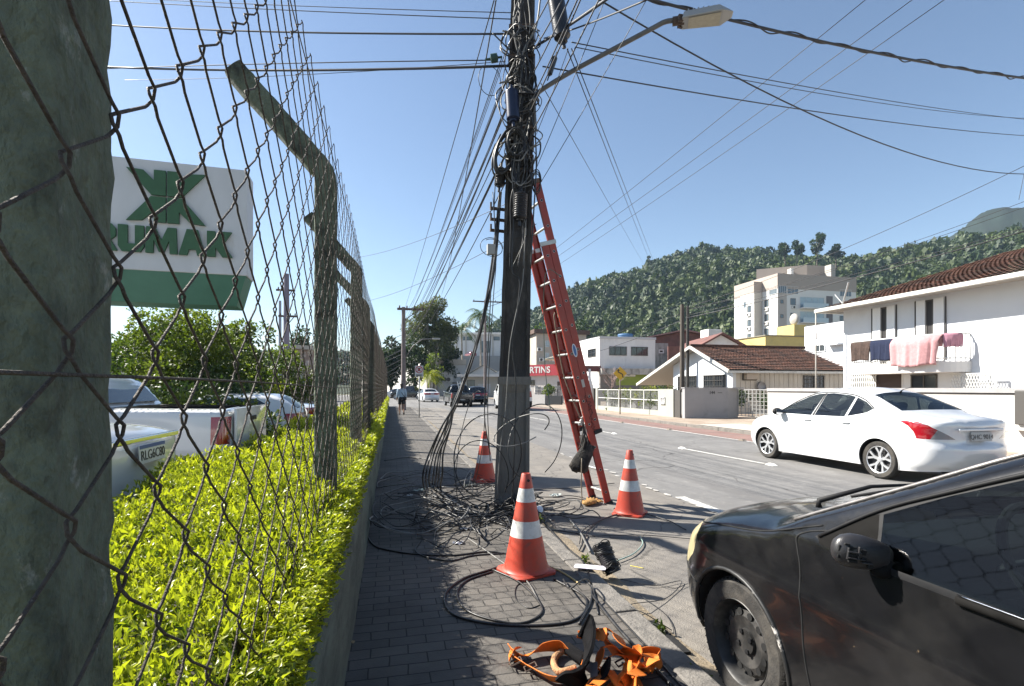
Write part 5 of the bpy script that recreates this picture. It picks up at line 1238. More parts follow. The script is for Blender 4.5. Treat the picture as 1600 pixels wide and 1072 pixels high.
for k in range(9):
    q = MB(); y = 523+k*7.5; a = W(629, y, Z1); b_ = W(520+rr_.uniform(-20, 10), y+28+k*3, Z1+12); q.tube(catenary(a, b_, .3, 8), .016, 4); tag(q.build("overhead_cable", wirep), "cable running left from the distant pole behind the fence", "cable", "cables left of the distant pole")
simple_pole(758, 630, 470, 62, .2, "far utility pole with crossarm beyond the thick pole's left edge", [(-.1, 4.2, .6)], polel)
t_, h_ = simple_pole(1066, 607, 476, 29.4, .15, "dark wooden looking pole standing before the small tiled house", None, mat("pole_brown", (.075, .062, .052), .9, var=.3, vs=4, stretch=(1, 1, .2)))
simple_pole(1074.5, 607, 478, 31.5, .11, "thinner second pole right behind the dark pole at the tiled house", None, poled)
simple_pole(447.5, 600, 428, 38, .26, "thick violet grey pole seen through the fence above the bushes", [(-3.1, 1.3, .1), (-1.2, 1.3, -.05)], mat("pole_violet", (.17, .15, .19), .8), -.15)
simple_pole(437.5, 600, 470, 52, .18, "thin distant pole left of the thick violet grey pole", None, mat("pole_violet2", (.26, .27, .32), .8), -.15)
# signs
def signpost(px, pyb, Z, hh, lab, cat, zb): 
    p = W(px, pyb, Z); t = thing(cat.replace(" ", "_"), lab, cat, (p.x, p.y, zb), -YAW); q = MB(); q.tube([(0, .02, 0), (0, .02, hh)], .027, 8); q.build("post", galv, t, smooth=True); return t
zs_ = F*H/(652-HY); ns = signpost(655, 652, zs_, 1.40+(607-568)/F*zs_-.02, "no stopping sign on a thin post at the kerb near the walker", "road sign", 0)
u_ = zs_/F; zc = 1.4+(607-578)*u_; sg_ = bpy.data.objects.new("sign_board", None); link(sg_, ns); sg_.location = (0, -.02, zc-.06)
q = MB(); q.box((0, 0, 0), (13*u_, .012, 17*u_)); q.build("panel", mat("sign_white", (.5, .5, .5), .5, var=.1, vs=5), sg_, bevel=.004)
q = MB(); q.lathe([(4.6*u_, -.010), (5.6*u_, -.010), (5.6*u_, -.004), (4.6*u_, -.004)], 28, (0, 0, 2.4*u_), 'y'); q.bar((-3.6*u_, -.009, -1.2*u_), (3.6*u_, -.009, 6*u_), .8*u_, .004, up=(0, 1, 0)); q.bar((-3.6*u_, -.0135, 6*u_), (3.6*u_, -.0135, -1.2*u_), .8*u_, .004, up=(0, 1, 0)); q.build("ring", mat("sign_red", (.45, .02, .03), .5), sg_)
text("letter", "E", 6*u_, inkm, sg_, (0, -.0075, 2.4*u_), (R(90), 0, 0), .001, bold=.012)
q = MB(); q.box((0, -.009, -6*u_), (10*u_, .004, 1.2*u_)); q.box((0, -.009, -7.6*u_), (8*u_, .004, .8*u_)); q.build("small_print", inkm, sg_)
xs_ = 11.9; Ys = Yat(969, xs_); cs = thing("road_sign", "yellow diamond caution sign with a winding black arrow by the cycle lane", "road sign", (xs_, Ys, .02), -YAW); us = Zof(xs_, Ys)/F
zc = hat(584, xs_, Ys); q = MB(); q.tube([(0, .02, 0), (0, .02, zc+.2)], .03, 8); q.build("post", mat("post_rusty", (.16, .13, .10), .8), cs, smooth=True)
q = MB(); d = 10.6*us; q.prism([(0, -d), (d, 0), (0, d), (-d, 0)], .012, lambda u, v, w: Vector((u, -.012+w-.004, zc+v))); q.build("panel", mat("sign_yellow", (.56, .33, .02), .5, var=.08, vs=6), cs, bevel=.002)
q = MB(); cv = [(.35, -.55), (.35, -.2), (.05, 0.02), (-.28, .2), (-.28, .42)]
pts = spline([Vector((a*d, -.022, zc+b_*d)) for a, b_ in cv], 6)
for a, b_ in zip(pts, pts[1:]): q.bar(a, b_, .13*d*1.2, .006, up=(0, 1, 0))
q.prism([(-.28*d, .68*d), (-.5*d, .38*d), (-.06*d, .38*d)], .006, lambda u, v, w: Vector((u, -.024+w, zc+v))); q.build("arrow", inkm, cs)
# ------------------------------------------------------------------ company sign behind the fence
sgm = mat("sign_box_white", (.52, .53, .54), .55, var=.06, vs=3, dirt=((.40, .36, .30), 2.0, .58, .78), stretch=(1, 1, .4)); sgg = mat("sign_green", (.035, .10, .045), .6, var=.15, vs=8); sgs = mat("sign_soffit", (.07, .19, .145), .55, var=.1, vs=3)
A = W(185, 250, 9.5); B = W(386, 268, 10.1); A.z = B.z = 0; ax = (B-A).normalized(); zt_, zb_ = hat(266, B.x, B.y), hat(431, B.x, B.y)
an = math.atan2(ax.y, ax.x); Lw = 3.6; rootp = B-ax*Lw
cs_ = thing("company_sign", "large white sign box with raised green emblem and letters on a post behind the fence", "company sign", (rootp.x, rootp.y, -.15), an)
zt_ += .15; zb_ += .15; dp = .62
q = MB(); q.box2((0, 0, zb_), (Lw, dp, zt_)); q.build("box", sgm, cs_, bevel=.015)
q = MB(); v = [(.0, .02, zb_-.002), (Lw-.02, .02, zb_-.002), (Lw-.02, dp-.02, zb_-.002), (0, dp-.02, zb_-.002), (.1, .55, zb_-.52), (Lw-.30, .55, zb_-.52), (Lw-.30, dp+.6, zb_-.52), (.1, dp+.6, zb_-.52)]
q.add(v, [(3, 2, 1, 0), (4, 5, 6, 7), (0, 1, 5, 4), (1, 2, 6, 5), (2, 3, 7, 6), (3, 0, 4, 7)]); q.build("soffit", sgs, cs_)
q = MB(); q.box2((.65, .5, 0), (1.0, .85, zb_-.45)); q.build("post", sgg, cs_)
q = MB(); q.box((1.35, -.25, zb_-.28), (.3, .16, .12)); q.bar((1.35, -.2, zb_-.2), (1.35, .05, zb_-.05), .03, .03); q.build("floodlight", mat("flood_beige", (.5, .46, .38), .6), cs_, bevel=.01)
hh_ = zt_-zb_; lt = .045
def TT_(u, v, w): return Vector((u, -.02-w*1, v))
LW = {'K': [[(0, 0), (.34, 0), (.34, .36), (.62, 0), (1.05, 0), (.66, .52), (1.02, 1), (.60, 1), (.34, .66), (.34, 1), (0, 1)]],
      'R': [[(0, 0), (.34, 0), (.34, .33), (.45, .33), (.64, 0), (1.02, 0), (.78, .40), (.97, .55), (.97, .82), (.82, 1), (0, 1)]],
      'U': [[(0, .2), (.14, 0), (.84, 0), (.98, .2), (.98, 1), (.64, 1), (.64, .3), (.36, .3), (.36, 1), (0, 1)]],
      'M': [[(0, 0), (.30, 0), (.32, .5), (.52, .05), (.72, .05), (.92, .5), (.94, 0), (1.24, 0), (1.20, 1), (.86, 1), (.62, .5), (.38, 1), (.04, 1)]],
      'A': [[(0, 0), (.34, 0), (.40, .22), (.68, .22), (.74, 0), (1.08, 0), (.76, 1), (.32, 1)]]}
wid = {'K': 1.05, 'R': 1.0, 'U': .98, 'M': 1.24, 'A': 1.08}
word = "KRUMAK"; hL = .232*hh_*1.02; tot = sum(wid[c_] for c_ in word)+.05*5
u = Lw-.24-tot*hL*.86; yb = zb_+.155*hh_
for c_ in word:
    q = MB()
    for poly in LW[c_]: q.prism([(u+a*hL*.86, yb+b_*hL) for a, b_ in poly], lt, TT_)
    q.build("letter", sgg, cs_); u += (wid[c_]+.05)*hL*.86
ec = Lw-1.35; e0_ = yb+hL*1.18; eh = hh_*.47; ew = eh*.62
for sx in (-1, 1):                       # emblem: two mirrored letters back to back
    q = MB()
    q.prism([(ec+sx*.012, e0_+eh*.52), (ec+sx*ew*.42, e0_+eh*.52), (ec+sx*ew*1.08, e0_+eh), (ec+sx*ew*.62, e0_+eh*.98), (ec+sx*ew*.34, e0_+eh*.80), (ec+sx*ew*.34, e0_+eh), (ec+sx*.012, e0_+eh)], lt, TT_)
    q.prism([(ec+sx*.012, e0_), (ec+sx*ew*.34, e0_), (ec+sx*ew*.34, e0_+eh*.22), (ec+sx*ew*.66, e0_+eh*.02), (ec+sx*ew*1.08, e0_), (ec+sx*ew*.42, e0_+eh*.49), (ec+sx*.012, e0_+eh*.49)], lt, TT_)
    q.build("emblem", sgg, cs_)
# ------------------------------------------------------------------ hills, trees
tr_ = np.random.RandomState(5)
barkm = mat("bark", (.12, .095, .07), .9, var=.35, vs=6, bump=.6, bs=30); barkp = mat("bark_pale", (.30, .27, .23), .9, var=.3, vs=5, bump=.4, bs=30)
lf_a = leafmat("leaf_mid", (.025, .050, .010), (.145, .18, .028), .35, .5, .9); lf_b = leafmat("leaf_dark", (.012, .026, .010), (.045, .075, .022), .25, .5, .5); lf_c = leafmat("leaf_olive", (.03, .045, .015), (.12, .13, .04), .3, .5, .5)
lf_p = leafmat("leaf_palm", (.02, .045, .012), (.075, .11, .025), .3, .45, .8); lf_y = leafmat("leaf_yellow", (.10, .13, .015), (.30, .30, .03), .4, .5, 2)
lf_h = leafmat("leaf_hill", (.012, .028, .009), (.066, .092, .022), .15, .6, .014)
def tree(name, lab, loc, h, r, n, leaf, lm, bark=barkm, ch=.62, seed=1, group=None, clumps=14, flat=1., cat="tree", trunk_r=None, stems=1, low=.12):
    """tapered trunk and limbs, crown of leaf blades in separate clumps"""
    t = thing(name, lab, cat, tuple(loc), 0, group); rg = np.random.RandomState(seed); q = MB(); tr = trunk_r or h*.025
    ctr = np.array([0, 0, h*(1-ch/2)]); C = []
    for k in range(clumps):
        d = rg.normal(0, 1, 3); d /= np.linalg.norm(d); rad = rg.uniform(.35, .86)
        C.append((ctr+d*rad*np.array([r, r, h*ch/2*flat]), rg.uniform(.26, .46)*r))
    for s_ in range(stems):
        ox = (s_-(stems-1)/2)*r*.25
        q.tube(spline([(ox, 0, -.2), (ox+rg.uniform(-.1, .1)*r, rg.uniform(-.1, .1)*r, h*(1-ch)*.7), (ox*1.4, 0, h*(1-ch)+h*ch*.3), (ox*1.6, 0, h*.85)], 5), [tr*(1-.045*i) for i in range(16)], 8)
    for c_, rr in C[:10]:
        zb = h*rg.uniform((1-ch)*.7, (1-ch)+ch*.25); m_ = (c_*.5+np.array([0, 0, zb])*.5)+rg.normal(0, .05*r, 3)
        q.tube(spline([(0, 0, zb), tuple(m_), tuple(c_)], 4), [tr*.45*(1-.08*i) for i in range(9)], 5)
    q.build("trunk", bark, t, smooth=True)
    P, N, T = [], [], []; per = n//clumps
    for c_, rr in C:
        d = rg.normal(0, 1, (per, 3)); d /= np.linalg.norm(d, axis=1, keepdims=True); rad = rg.uniform(.45, 1.12, (per, 1))**.6
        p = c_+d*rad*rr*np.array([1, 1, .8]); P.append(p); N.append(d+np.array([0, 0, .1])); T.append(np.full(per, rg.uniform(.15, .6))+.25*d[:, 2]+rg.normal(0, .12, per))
    P, N, T = np.concatenate(P), np.concatenate(N), np.concatenate(T); P[:, 2] = np.maximum(P[:, 2], low)
    V, Fq = leaves(P, N, leaf*rg.uniform(.6, 1.2, len(P)), .5, rg, .8, .3)
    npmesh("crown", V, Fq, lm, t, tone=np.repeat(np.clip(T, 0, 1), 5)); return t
def palm(lab, loc, h, r, nf, seed, trunk_r=.18, lm=None, low=-.5):
    t = thing("palm_tree", lab, "palm tree", tuple(loc)); rg = random.Random(seed); q = MB()
    q.tube(spline([(0, 0, -.2), (.05*h*.2, 0, h*.5), (0, 0, h)], 8), [trunk_r*(1.15-.02*i) for i in range(17)], 10); q.build("trunk", barkp, t, smooth=True)
    V, Fc = [], []
    for k in range(nf):
        a = 2*math.pi*k/nf+rg.uniform(-.2, .2); el = rg.uniform(low, 1.1); d = Vector((math.cos(a), math.sin(a), 0)); s_ = Vector((-d.y, d.x, 0)); m = 22; L = r*rg.uniform(.85, 1.1)
        pts = [Vector((0, 0, h))+d*L*(i/m)*math.cos(el*(1-i/m*.5))+Vector((0, 0, L*(math.sin(el)*i/m-.75*(i/m)**2.2))) for i in range(m+1)]
        for i in range(1, m):
            tt = i/m; ll = r*.30*math.sin(math.pi*min(1, tt*.9+.12))
            for sg in (-1, 1):
                e = pts[i]+s_*sg*ll*.85+(pts[i+1]-pts[i])*1.2+Vector((0, 0, -ll*rg.uniform(.3, .8))); w = (pts[i+1]-pts[i-1])*.30
                o = len(V); V += [pts[i]-w*.5, pts[i]+w*.5, e]; Fc.append((o, o+1, o+2))
        o = len(V)
        for i in range(m): V += [pts[i]-s_*.03, pts[i]+s_*.03]
        Fc += [x for i in range(m-1) for x in ((o+2*i, o+2*i+1, o+2*i+3), (o+2*i, o+2*i+3, o+2*i+2))]
    npmesh("frond", [tuple(v) for v in V], Fc, lm or lf_p, t, tone=np.random.RandomState(seed).uniform(.1, .9, len(V))); return t
ridge = [(-600, 560), (-100, 545), (150, 555), (380, 548), (470, 545), (560, 552), (640, 548), (700, 540), (740, 520), (775, 500), (800, 498), (830, 488), (870, 463), (905, 448), (950, 430), (1000, 416), (1030, 404), (1060, 394), (1100, 387), (1140, 389), (1200, 391), (1240, 398), (1290, 402), (1340, 402), (1400, 390), (1450, 380), (1500, 369), (1560, 360), (1620, 350), (1800, 335), (2400, 340), (3500, 420)]
hillm = mat("hill_ground", (.022, .034, .014), .95, var=.4, vs=.02)
R0, R1 = 150., 460.
def az_of(px): return math.atan((px-CX)/F)-0+YAW
def ridge_h(az):                          # ridge height for a direction (azimuth from the street)
    px = CX+F*math.tan(max(-1.35, min(1.35, az-YAW))); y = lerp_tab(ridge, px)
    return H+(HY-y)/F*math.cos(max(-1.35, min(1.35, az-YAW)))*R1
def terrain(az, r):
    t = (r-R0)/(R1-R0)
    if t <= 0: return -.3
    h = ridge_h(az)-7.5
    if t > 1: return h*(1-.45*min(1, (t-1)/.6))
    k = t*t*(3-2*t)*.45+t*.55
    b = mnoise.noise(Vector((math.sin(az)*r*.012, math.cos(az)*r*.012, 1)))*9*math.sin(math.pi*t)
    return max(-.2, h*k+b)
def on_hill(az, r): return Vector((r*math.sin(az), r*math.cos(az), terrain(az, r)))
b = MB(); azs = [R(-75)+R(165)*i/120 for i in range(121)]; rs_ = [R0+(R1*1.5-R0)*j/30 for j in range(31)]
b.add([on_hill(a, r_) for a in azs for r_ in rs_], [(i*31+j, i*31+j+1, (i+1)*31+j+1, (i+1)*31+j) for i in range(120) for j in range(30)])
tag(b.build("hills", hillm, smooth=True), kind='structure')
# forest on the slopes: one mass of crowns, each built of leaf sprays
base = []
for k in range(8):
    rg = np.random.RandomState(40+k); n = 84; d = rg.normal(0, 1, (n, 3)); d /= np.linalg.norm(d, axis=1, keepdims=True); d[:, 2] = np.abs(d[:, 2])*1.1-.25
    lob = rg.normal(0, 1, (5, 3)); lob /= np.linalg.norm(lob, axis=1, keepdims=True); bl = np.max(d @ lob.T, axis=1)
    P = d*(rg.uniform(.62, .95, n)*(.72+.32*bl))[:, None]*np.array([1, 1, 1.15]); N = d+rg.normal(0, .45, (n, 3)); N /= np.linalg.norm(N, axis=1, keepdims=True)
    a_ = np.cross(N, rg.normal(0, 1, (n, 3))); a_ /= np.linalg.norm(a_, axis=1, keepdims=True); b_ = np.cross(N, a_); L_ = rg.uniform(.16, .32, (n, 1)); L2 = L_*rg.uniform(.5, .9, (n, 1))
    V = np.stack([P-a_*L_, P-b_*L2, P+a_*L_, P+b_*L2], 1).reshape(-1, 3); base.append((V, np.arange(n*4).reshape(n, 4), np.repeat(d[:, 2]*.08+rg.normal(0, .17, n), 4)))
VV, FF, TT, off = [], [], [], 0; rg = np.random.RandomState(77); cnt = 0
while cnt < 9500:
    px = rg.uniform(380, 1720); az = az_of(px); t = rg.uniform(.05, 1.06)**.8; r_ = R0+(R1-R0)*t
    if px < 690 and rg.rand() < .5: continue
    s_ = (1.5+3.6*rg.rand()**1.8)*(.75+.5*t); p = on_hill(az, r_); sink = s_*.30
    V, Fq, T = base[rg.randint(8)]; a = rg.uniform(0, 6.28); M_ = np.array([[math.cos(a), -math.sin(a), 0], [math.sin(a), math.cos(a), 0], [0, 0, rg.uniform(.65, 1.75)]])
    VV.append((V*s_) @ M_.T+np.array([p.x, p.y, p.z+sink])); FF.append(Fq+off); TT.append(np.clip(T+rg.beta(.9, 1.3)*1.15-.1, 0, 1)); off += len(V); cnt += 1
fo = npmesh("forest", np.concatenate(VV), np.concatenate(FF), lf_h, tone=np.concatenate(TT)); tag(fo, "dense green forest covering the hillside behind the houses", "forest", kind='stuff')
# far mountain
def smooth_pk(p): return [(v.x, v.y) for v in spline([Vector((a, b_, 0)) for a, b_ in p], 5)]
b = MB(); D = 760; pk = [(1380, 420), (1440, 392), (1480, 372), (1500, 360), (1520, 343), (1538, 331), (1560, 325), (1600, 325), (1660, 330), (1800, 350), (2100, 420)]; pk = smooth_pk(pk)
vs = []
for px, y in pk:
    az = az_of(px); hh = H+(HY-y)/F*math.cos(az-YAW)*D
    for rr_, k in ((D*.93, -.02), (D*.95, .42), (D*.975, .78), (D, 1), (D*1.08, .4)):
        vs.append((rr_*math.sin(az), rr_*math.cos(az), hh*k+6*mnoise.noise(Vector((az*60, k*3, 0)))*(0 < k < 1)+2.2*mnoise.noise(Vector((az*400, k*9, 5)))*(k > 0)))
b.add(vs, [(i*5+j, i*5+j+1, (i+1)*5+j+1, (i+1)*5+j) for i in range(len(pk)-1) for j in range(4)])
o = b.build("mountain", mat("mountain_forest", (.008, .017, .012), .95, var=.6, vs=.05, bump=1, bs=.12), smooth=True); tag(o, kind='structure')
# tall trees standing out on the ridge
for (px, yb, yt, w_, lab, sd) in ((1245, 412, 371, 13, "round topped tall tree on the ridge above the apartment tower's left corner", 3), (1276, 412, 362, 14, "tallest feathery tree standing out on the ridge above the apartment tower", 4), (1306, 412, 384, 13, "low umbrella crowned tree on the ridge right of the tallest one", 5), (1015, 425, 399, 6, "lone small tree sticking up on the hill ridge under the paired wires", 6), (1226, 415, 377, 10, "thin dark tall tree on the ridge left of the round topped one", 8)):
    Z = 300 if px > 1100 else 440; p = W(px, yb, Z); hh = (yb-yt)/F*Z; p.z -= 4; tree("tall_tree", lab, p, hh+4, w_/F*Z*.8, 1300, 1.3, lf_b, ch=.55, seed=sd, clumps=10, trunk_r=.4)
# trees behind the parked cars
def gtree(px, Z, yt, w_, lab, sd, lm=lf_a, n=5200, leaf=.16, zb=-.15, ch=.88, clumps=22, name="leafy_tree", **k):
    p = W(px, HY, Z); hh = H+(HY-yt)/F*Z-zb; return tree(name, lab, (p.x, p.y, zb), hh, w_/2/F*Z, n, leaf, lm, seed=sd, ch=ch, clumps=clumps, low=.1, **k)
gtree(300, 13.5, 472, 215, "broad leafy green tree behind the white pickup, under the company sign", 2, n=17000, leaf=.125, clumps=40)
gtree(372, 17, 480, 110, "smaller leafy tree right of the broad one behind the parked cars", 3, n=9000, leaf=.13, clumps=28)
gtree(205, 15, 500, 100, "leafy tree at the left beside the near fence post", 4, n=8000, leaf=.13)
gtree(445, 22, 545, 90, "bright low leafy tree left of the second fence post", 5, lm=lf_a, n=3600, leaf=.18, ch=.95)
gtree(340, 12, 568, 170, "dark dense shrub between the white pickup and the broad tree", 6, lm=lf_b, n=5000, leaf=.12, ch=.95, name="shrub")
gtree(265, 9.6, 618, 150, "dark clipped bush directly behind the white pickup's bed", 21, lm=lf_a, n=4200, leaf=.10, ch=.97, name="shrub")
gtree(362, 9.9, 612, 130, "green bush behind the white pickup's tailgate", 22, lm=lf_a, n=4200, leaf=.10, ch=.97, name="shrub")
gtree(470, 60, 512, 55, "distant rounded tree between the violet grey pole and the second fence post", 7, lm=lf_b, n=2200, leaf=.5)
gtree(418, 14, 590, 60, "low yellow leaved shrub behind the pickup's tailgate", 9, lm=lf_y, n=1500, leaf=.10, ch=.95, name="shrub")
# trees at the street's end
gtree(675, 95, 462, 78, "big old tree with a wide olive crown beyond the street's end", 11, lm=lf_c, n=14000, leaf=.5, bark=barkp, ch=.72, clumps=30, stems=2, zb=0)
gtree(612, 80, 516, 46, "dark bushy tree left of the distant crossarm pole", 12, lm=lf_b, n=3000, leaf=.6, zb=0)
gtree(648, 86, 520, 50, "dark shaded tree low behind the distant crossarm pole", 13, lm=lf_b, n=3000, leaf=.55, zb=0)
gtree(700, 100, 505, 44, "dense dark tree at the right foot of the big old tree", 14, lm=lf_b, n=2600, leaf=.6, zb=0)
gtree(678, 78, 545, 30, "small bushy tree on the low roofline under the big old tree", 15, lm=lf_a, n=900, leaf=.4, zb=0)
gtree(868, 110, 497, 46, "dark tree behind the beige building left of the ladder", 16, lm=lf_b, n=2200, leaf=.7, zb=0)
gtree(905, 120, 500, 40, "palm like dark tree behind the ladder", 17, lm=lf_b, n=1800, leaf=.8, zb=0)
gtree(842, 105, 498, 30, "dark tree just right of the thick pole on the hill's foot", 19, lm=lf_a, n=1500, leaf=.6, zb=0)
def pt(px, Z, zb=0): p = W(px, HY, Z); return (p.x, p.y, zb)
palm("taller palm tree beside the thick pole's left edge", pt(750, 105), H+(HY-490)/F*105, 4.6, 20, 3)
palm("shorter palm tree left of the taller palm", pt(721, 105), H+(HY-512)/F*105, 4.0, 18, 5)
palm("small bright green palm in front of the white building", pt(672, 72), H+(HY-584)/F*72, 2.3, 20, 7, .14, lf_y)
# bare tree by the caution sign and a thin sapling
t = thing("bare_tree", "leafless pinkish young tree in front of the green shop wall by the caution sign", "tree", pt(956, 33, .02)); q = MB(); rg = random.Random(6)
q.tube([(0, 0, 0), (.03, 0, 1.0), (0, 0, 1.9)], [.05, .035, .02], 6)
for k in range(26):
    a = rg.uniform(0, 6.28); z = rg.uniform(1.2, 1.95); L = rg.uniform(.5, 1.3); e = Vector((math.cos(a)*L*.7, math.sin(a)*L*.7, z+L*.7)); q.tube([(0, 0, z), (e.x*.5, e.y*.5, z+L*.4), tuple(e)], [.016, .011, .005], 4)
    for j in range(3):
        f = e+Vector((rg.uniform(-.3, .3), rg.uniform(-.3, .3), rg.uniform(-.05, .3))); q.tube([tuple(Vector((e.x*.6, e.y*.6, z+L*.5))), tuple(f)], [.008, .003], 3)
q.build("trunk", mat("bark_pink", (.28, .2, .18), .9), t)
# bushes behind the railing
for k in range(5):
    Y = 24.6+k*1.55; gx = 13.9; tree("garden_shrub", "bright clipped garden shrub behind the metal railing", (gx, Y, .02), 1.62, .85, 900, .10, lf_y if k % 2 else lf_a, seed=50+k, ch=.9, group="garden shrubs behind the metal railing", clumps=8, cat="shrub")
tree("grass_tuft", "tuft of grass at the foot of the bare young tree", pt(956, 32.6, .02), .22, .3, 260, .14, lf_a, seed=61, ch=.95, clumps=4, cat="grass tuft", trunk_r=.01, low=.0)["kind"] = "thing"
rw = random.Random(8)
for k in range(7):
    tree("weed_tuft", "small weed growing in the gutter along the kerb", (1.53+.03*rw.random(), 2.0+k*1.15+rw.uniform(-.4, .4), ROAD), rw.uniform(.05, .10), .07, 46, .045, lf_a, seed=90+k, ch=.95, clumps=3, cat="weed", trunk_r=.004, low=.0, group="weeds in the gutter")
for (x, y, lb, sd) in ((17.4, 23.6, "dark potted plant behind the left half of the white grid gate", 71), (17.6, 21.4, "leafy plant behind the right half of the white grid gate", 72)):
    tree("garden_plant", lb, (x, y, .02), 1.5, .6, 700, .14, lf_b, seed=sd, ch=.85, clumps=7, cat="plant")
tree("potted_plant", "small plant standing beside the red fronted shop", pt(857, 48, 0), 1.9, .8, 500, .2, lf_a, seed=73, ch=.7, clumps=6, cat="plant")
# ------------------------------------------------------------------ haze
q = MB(); q.box2((-900, -70, -1.3), (900, 900, 215)); hz_m = bpy.data.materials.new("haze"); hz_m.use_nodes = True; hn = hz_m.node_tree; hn.nodes.remove(hn.nodes["Principled BSDF"])
pv = hn.nodes.new("ShaderNodeVolumePrincipled"); pv.inputs["Color"].default_value = (.58, .78, 1, 1); pv.inputs["Density"].default_value = .00016; pv.inputs["Anisotropy"].default_value = .1
hn.links.new(pv.outputs[0], hn.nodes["Material Output"].inputs["Volume"]); tag(q.build("haze", hz_m), kind='stuff')
# ------------------------------------------------------------------ buildings
white = mat("plaster_white", (.60, .62, .65), .85, var=.04, vs=1, dirt=((.50, .515, .53), .6, .55, .8)); whitew = mat("plaster_stained", (.62, .61, .60), .88, var=.08, vs=1.2, dirt=((.28, .27, .26), 1.1, .58, .8), stretch=(1, 1, .35))
towerw = mat("tower_white", (.66, .65, .62), .85, var=.04, vs=.3); towerb = mat("tower_beige", (.36, .31, .27), .85, var=.05, vs=.4); yel = mat("plaster_yellow", (.52, .42, .16), .85, var=.1, vs=.6, dirt=((.36, .30, .15), .5, .5, .75))
tilem = mat("roof_tile", (.115, .050, .032), .9, var=.5, vs=3.5, bump=.5, bs=20, dirt=((.04, .028, .024), 1.2, .42, .66), dirt2=((.20, .13, .10), 6, .60, .72)); fascia = mat("fascia", (.55, .54, .5), .7, var=.1, vs=3, dirt=((.3, .28, .25), 2, .55, .75)); soff = mat("soffit", (.36, .34, .31), .8)
glassd = mat("window_dark", (.02, .024, .03), .08, spec=.8); frw = mat("window_frame_white", (.6, .6, .6), .5); frd = mat("window_frame_dark", (.06, .055, .05), .6); steelw = mat("steel_white", (.62, .62, .6), .5); greyw = mat("wall_grey", (.30, .295, .30), .85, var=.07, vs=1.2, dirt=((.22, .215, .21), 1.5, .55, .8)); greyl = mat("wall_light", (.50, .475, .45), .85, var=.06, vs=1, dirt=((.36, .33, .3), 1.3, .58, .8)); olivew = mat("wall_olive", (.33, .33, .29), .85, var=.08, vs=1.5)
acm = mat("ac_case", (.58, .57, .54), .5); conc2 = mat("concrete_stained", (.33, .32, .30), .9, var=.25, vs=1.5, dirt=((.08, .075, .07), 1.2, .5, .7), stretch=(1, 1, .4))
def prismXY(root, name, pts, z0, z1, m):
    q = MB(); q.prism(pts, z1-z0, lambda u, v, w: Vector((u, v, z0+w))); return q.build(name, m, root)
class Bld:
    def __init__(s, lab, cat, name="house", loc=(0, 0, 0), group=None): s.r = thing(name, lab, cat, loc, 0, group); s.o = Vector(loc)
    def L(s, p): return Vector(p)-s.o
    def box(s, name, a, b, m, parent=None, bev=0): q = MB(); q.box2(s.L(a), s.L(b)); return q.build(name, m, parent or s.r, bevel=bev)
    def poly(s, name, pts, z0, z1, m): return prismXY(s.r, name, [(x-s.o.x, y-s.o.y) for x, y in pts], z0-s.o.z, z1-s.o.z, m)
    def mesh(s, name, vs, fs, m, parent=None): q = MB(); q.add([s.L(v) for v in vs], fs); return q.build(name, m, parent or s.r)
    def win(s, A, B, z0, z1, fm=None, gm=None, bars=1, dep=.04, sill=False, name="window", grid=None, fw=.05):
        """window on the wall line from A to B (x,y), standing 3 mm proud of the wall"""
        A, B = Vector((A[0], A[1], 0)), Vector((B[0], B[1], 0)); d = (B-A).normalized(); n = Vector((d.y, -d.x, 0)); Lw_ = (B-A).length
        def P(u, v, w): return s.L(A+d*u+n*w+Vector((0, 0, v)))
        q = MB()
        def slab(u0, u1, v0, v1, w0, w1):
            q.add([P(u, v, w) for w in (w0, w1) for v in (v0, v1) for u in (u0, u1)], [(0, 2, 3, 1), (4, 5, 7, 6), (0, 1, 5, 4), (2, 6, 7, 3), (0, 4, 6, 2), (1, 3, 7, 5)])
        slab(0, Lw_, z0, z0+fw, .003, dep+.02); slab(0, Lw_, z1-fw, z1, .003, dep+.02); slab(0, fw, z0+fw, z1-fw, .003, dep); slab(Lw_-fw, Lw_, z0+fw, z1-fw, .003, dep)
        for k in range(bars): u_ = Lw_*(k+1)/(bars+1); slab(u_-fw*.4, u_+fw*.4, z0+fw, z1-fw, .003, dep-.005)
        if sill: slab(-.08, Lw_+.08, z0-.07, z0, .003, dep+.08)
        if grid:
            for k in range(1, grid[0]): u_ = Lw_*k/grid[0]; slab(u_-.011, u_+.011, z0+fw, z1-fw, dep, dep+.02)
            for k in range(1, grid[1]): v_ = z0+(z1-z0)*k/grid[1]; slab(fw, Lw_-fw, v_-.011, v_+.011, dep+.021, dep+.04)
        f = q.build(name, fm or frw, s.r); q = MB(); q.add([P(u, v, .012) for u, v in ((fw*.8, z0+fw*.8), (Lw_-fw*.8, z0+fw*.8), (Lw_-fw*.8, z1-fw*.8), (fw*.8, z1-fw*.8))], [(0, 1, 2, 3)]); q.build("pane", gm or glassd, f); return f
    def ac(s, p, n, w=.8, h=.55, dd=.3):
        """outdoor unit at p against a wall facing n"""
        n = Vector((n[0], n[1], 0)); d = Vector((-n.y, n.x, 0)); c_ = s.L(p)+n*(dd/2+.02); M = Matrix((d, -n, Vector((0, 0, 1)))).transposed(); q = MB(); q.box(c_, (w, dd, h), rot=M); o = q.build("air_conditioner", acm, s.r, bevel=.02)
        q = MB(); cc = c_+n*(dd/2+.006)-d*w*.12; q.add([cc+(d*math.cos(a)+Vector((0, 0, 1))*math.sin(a))*h*.38 for a in [2*math.pi*i/20 for i in range(20)]], [tuple(range(20))]); q.build("fan_grille", frd, o)
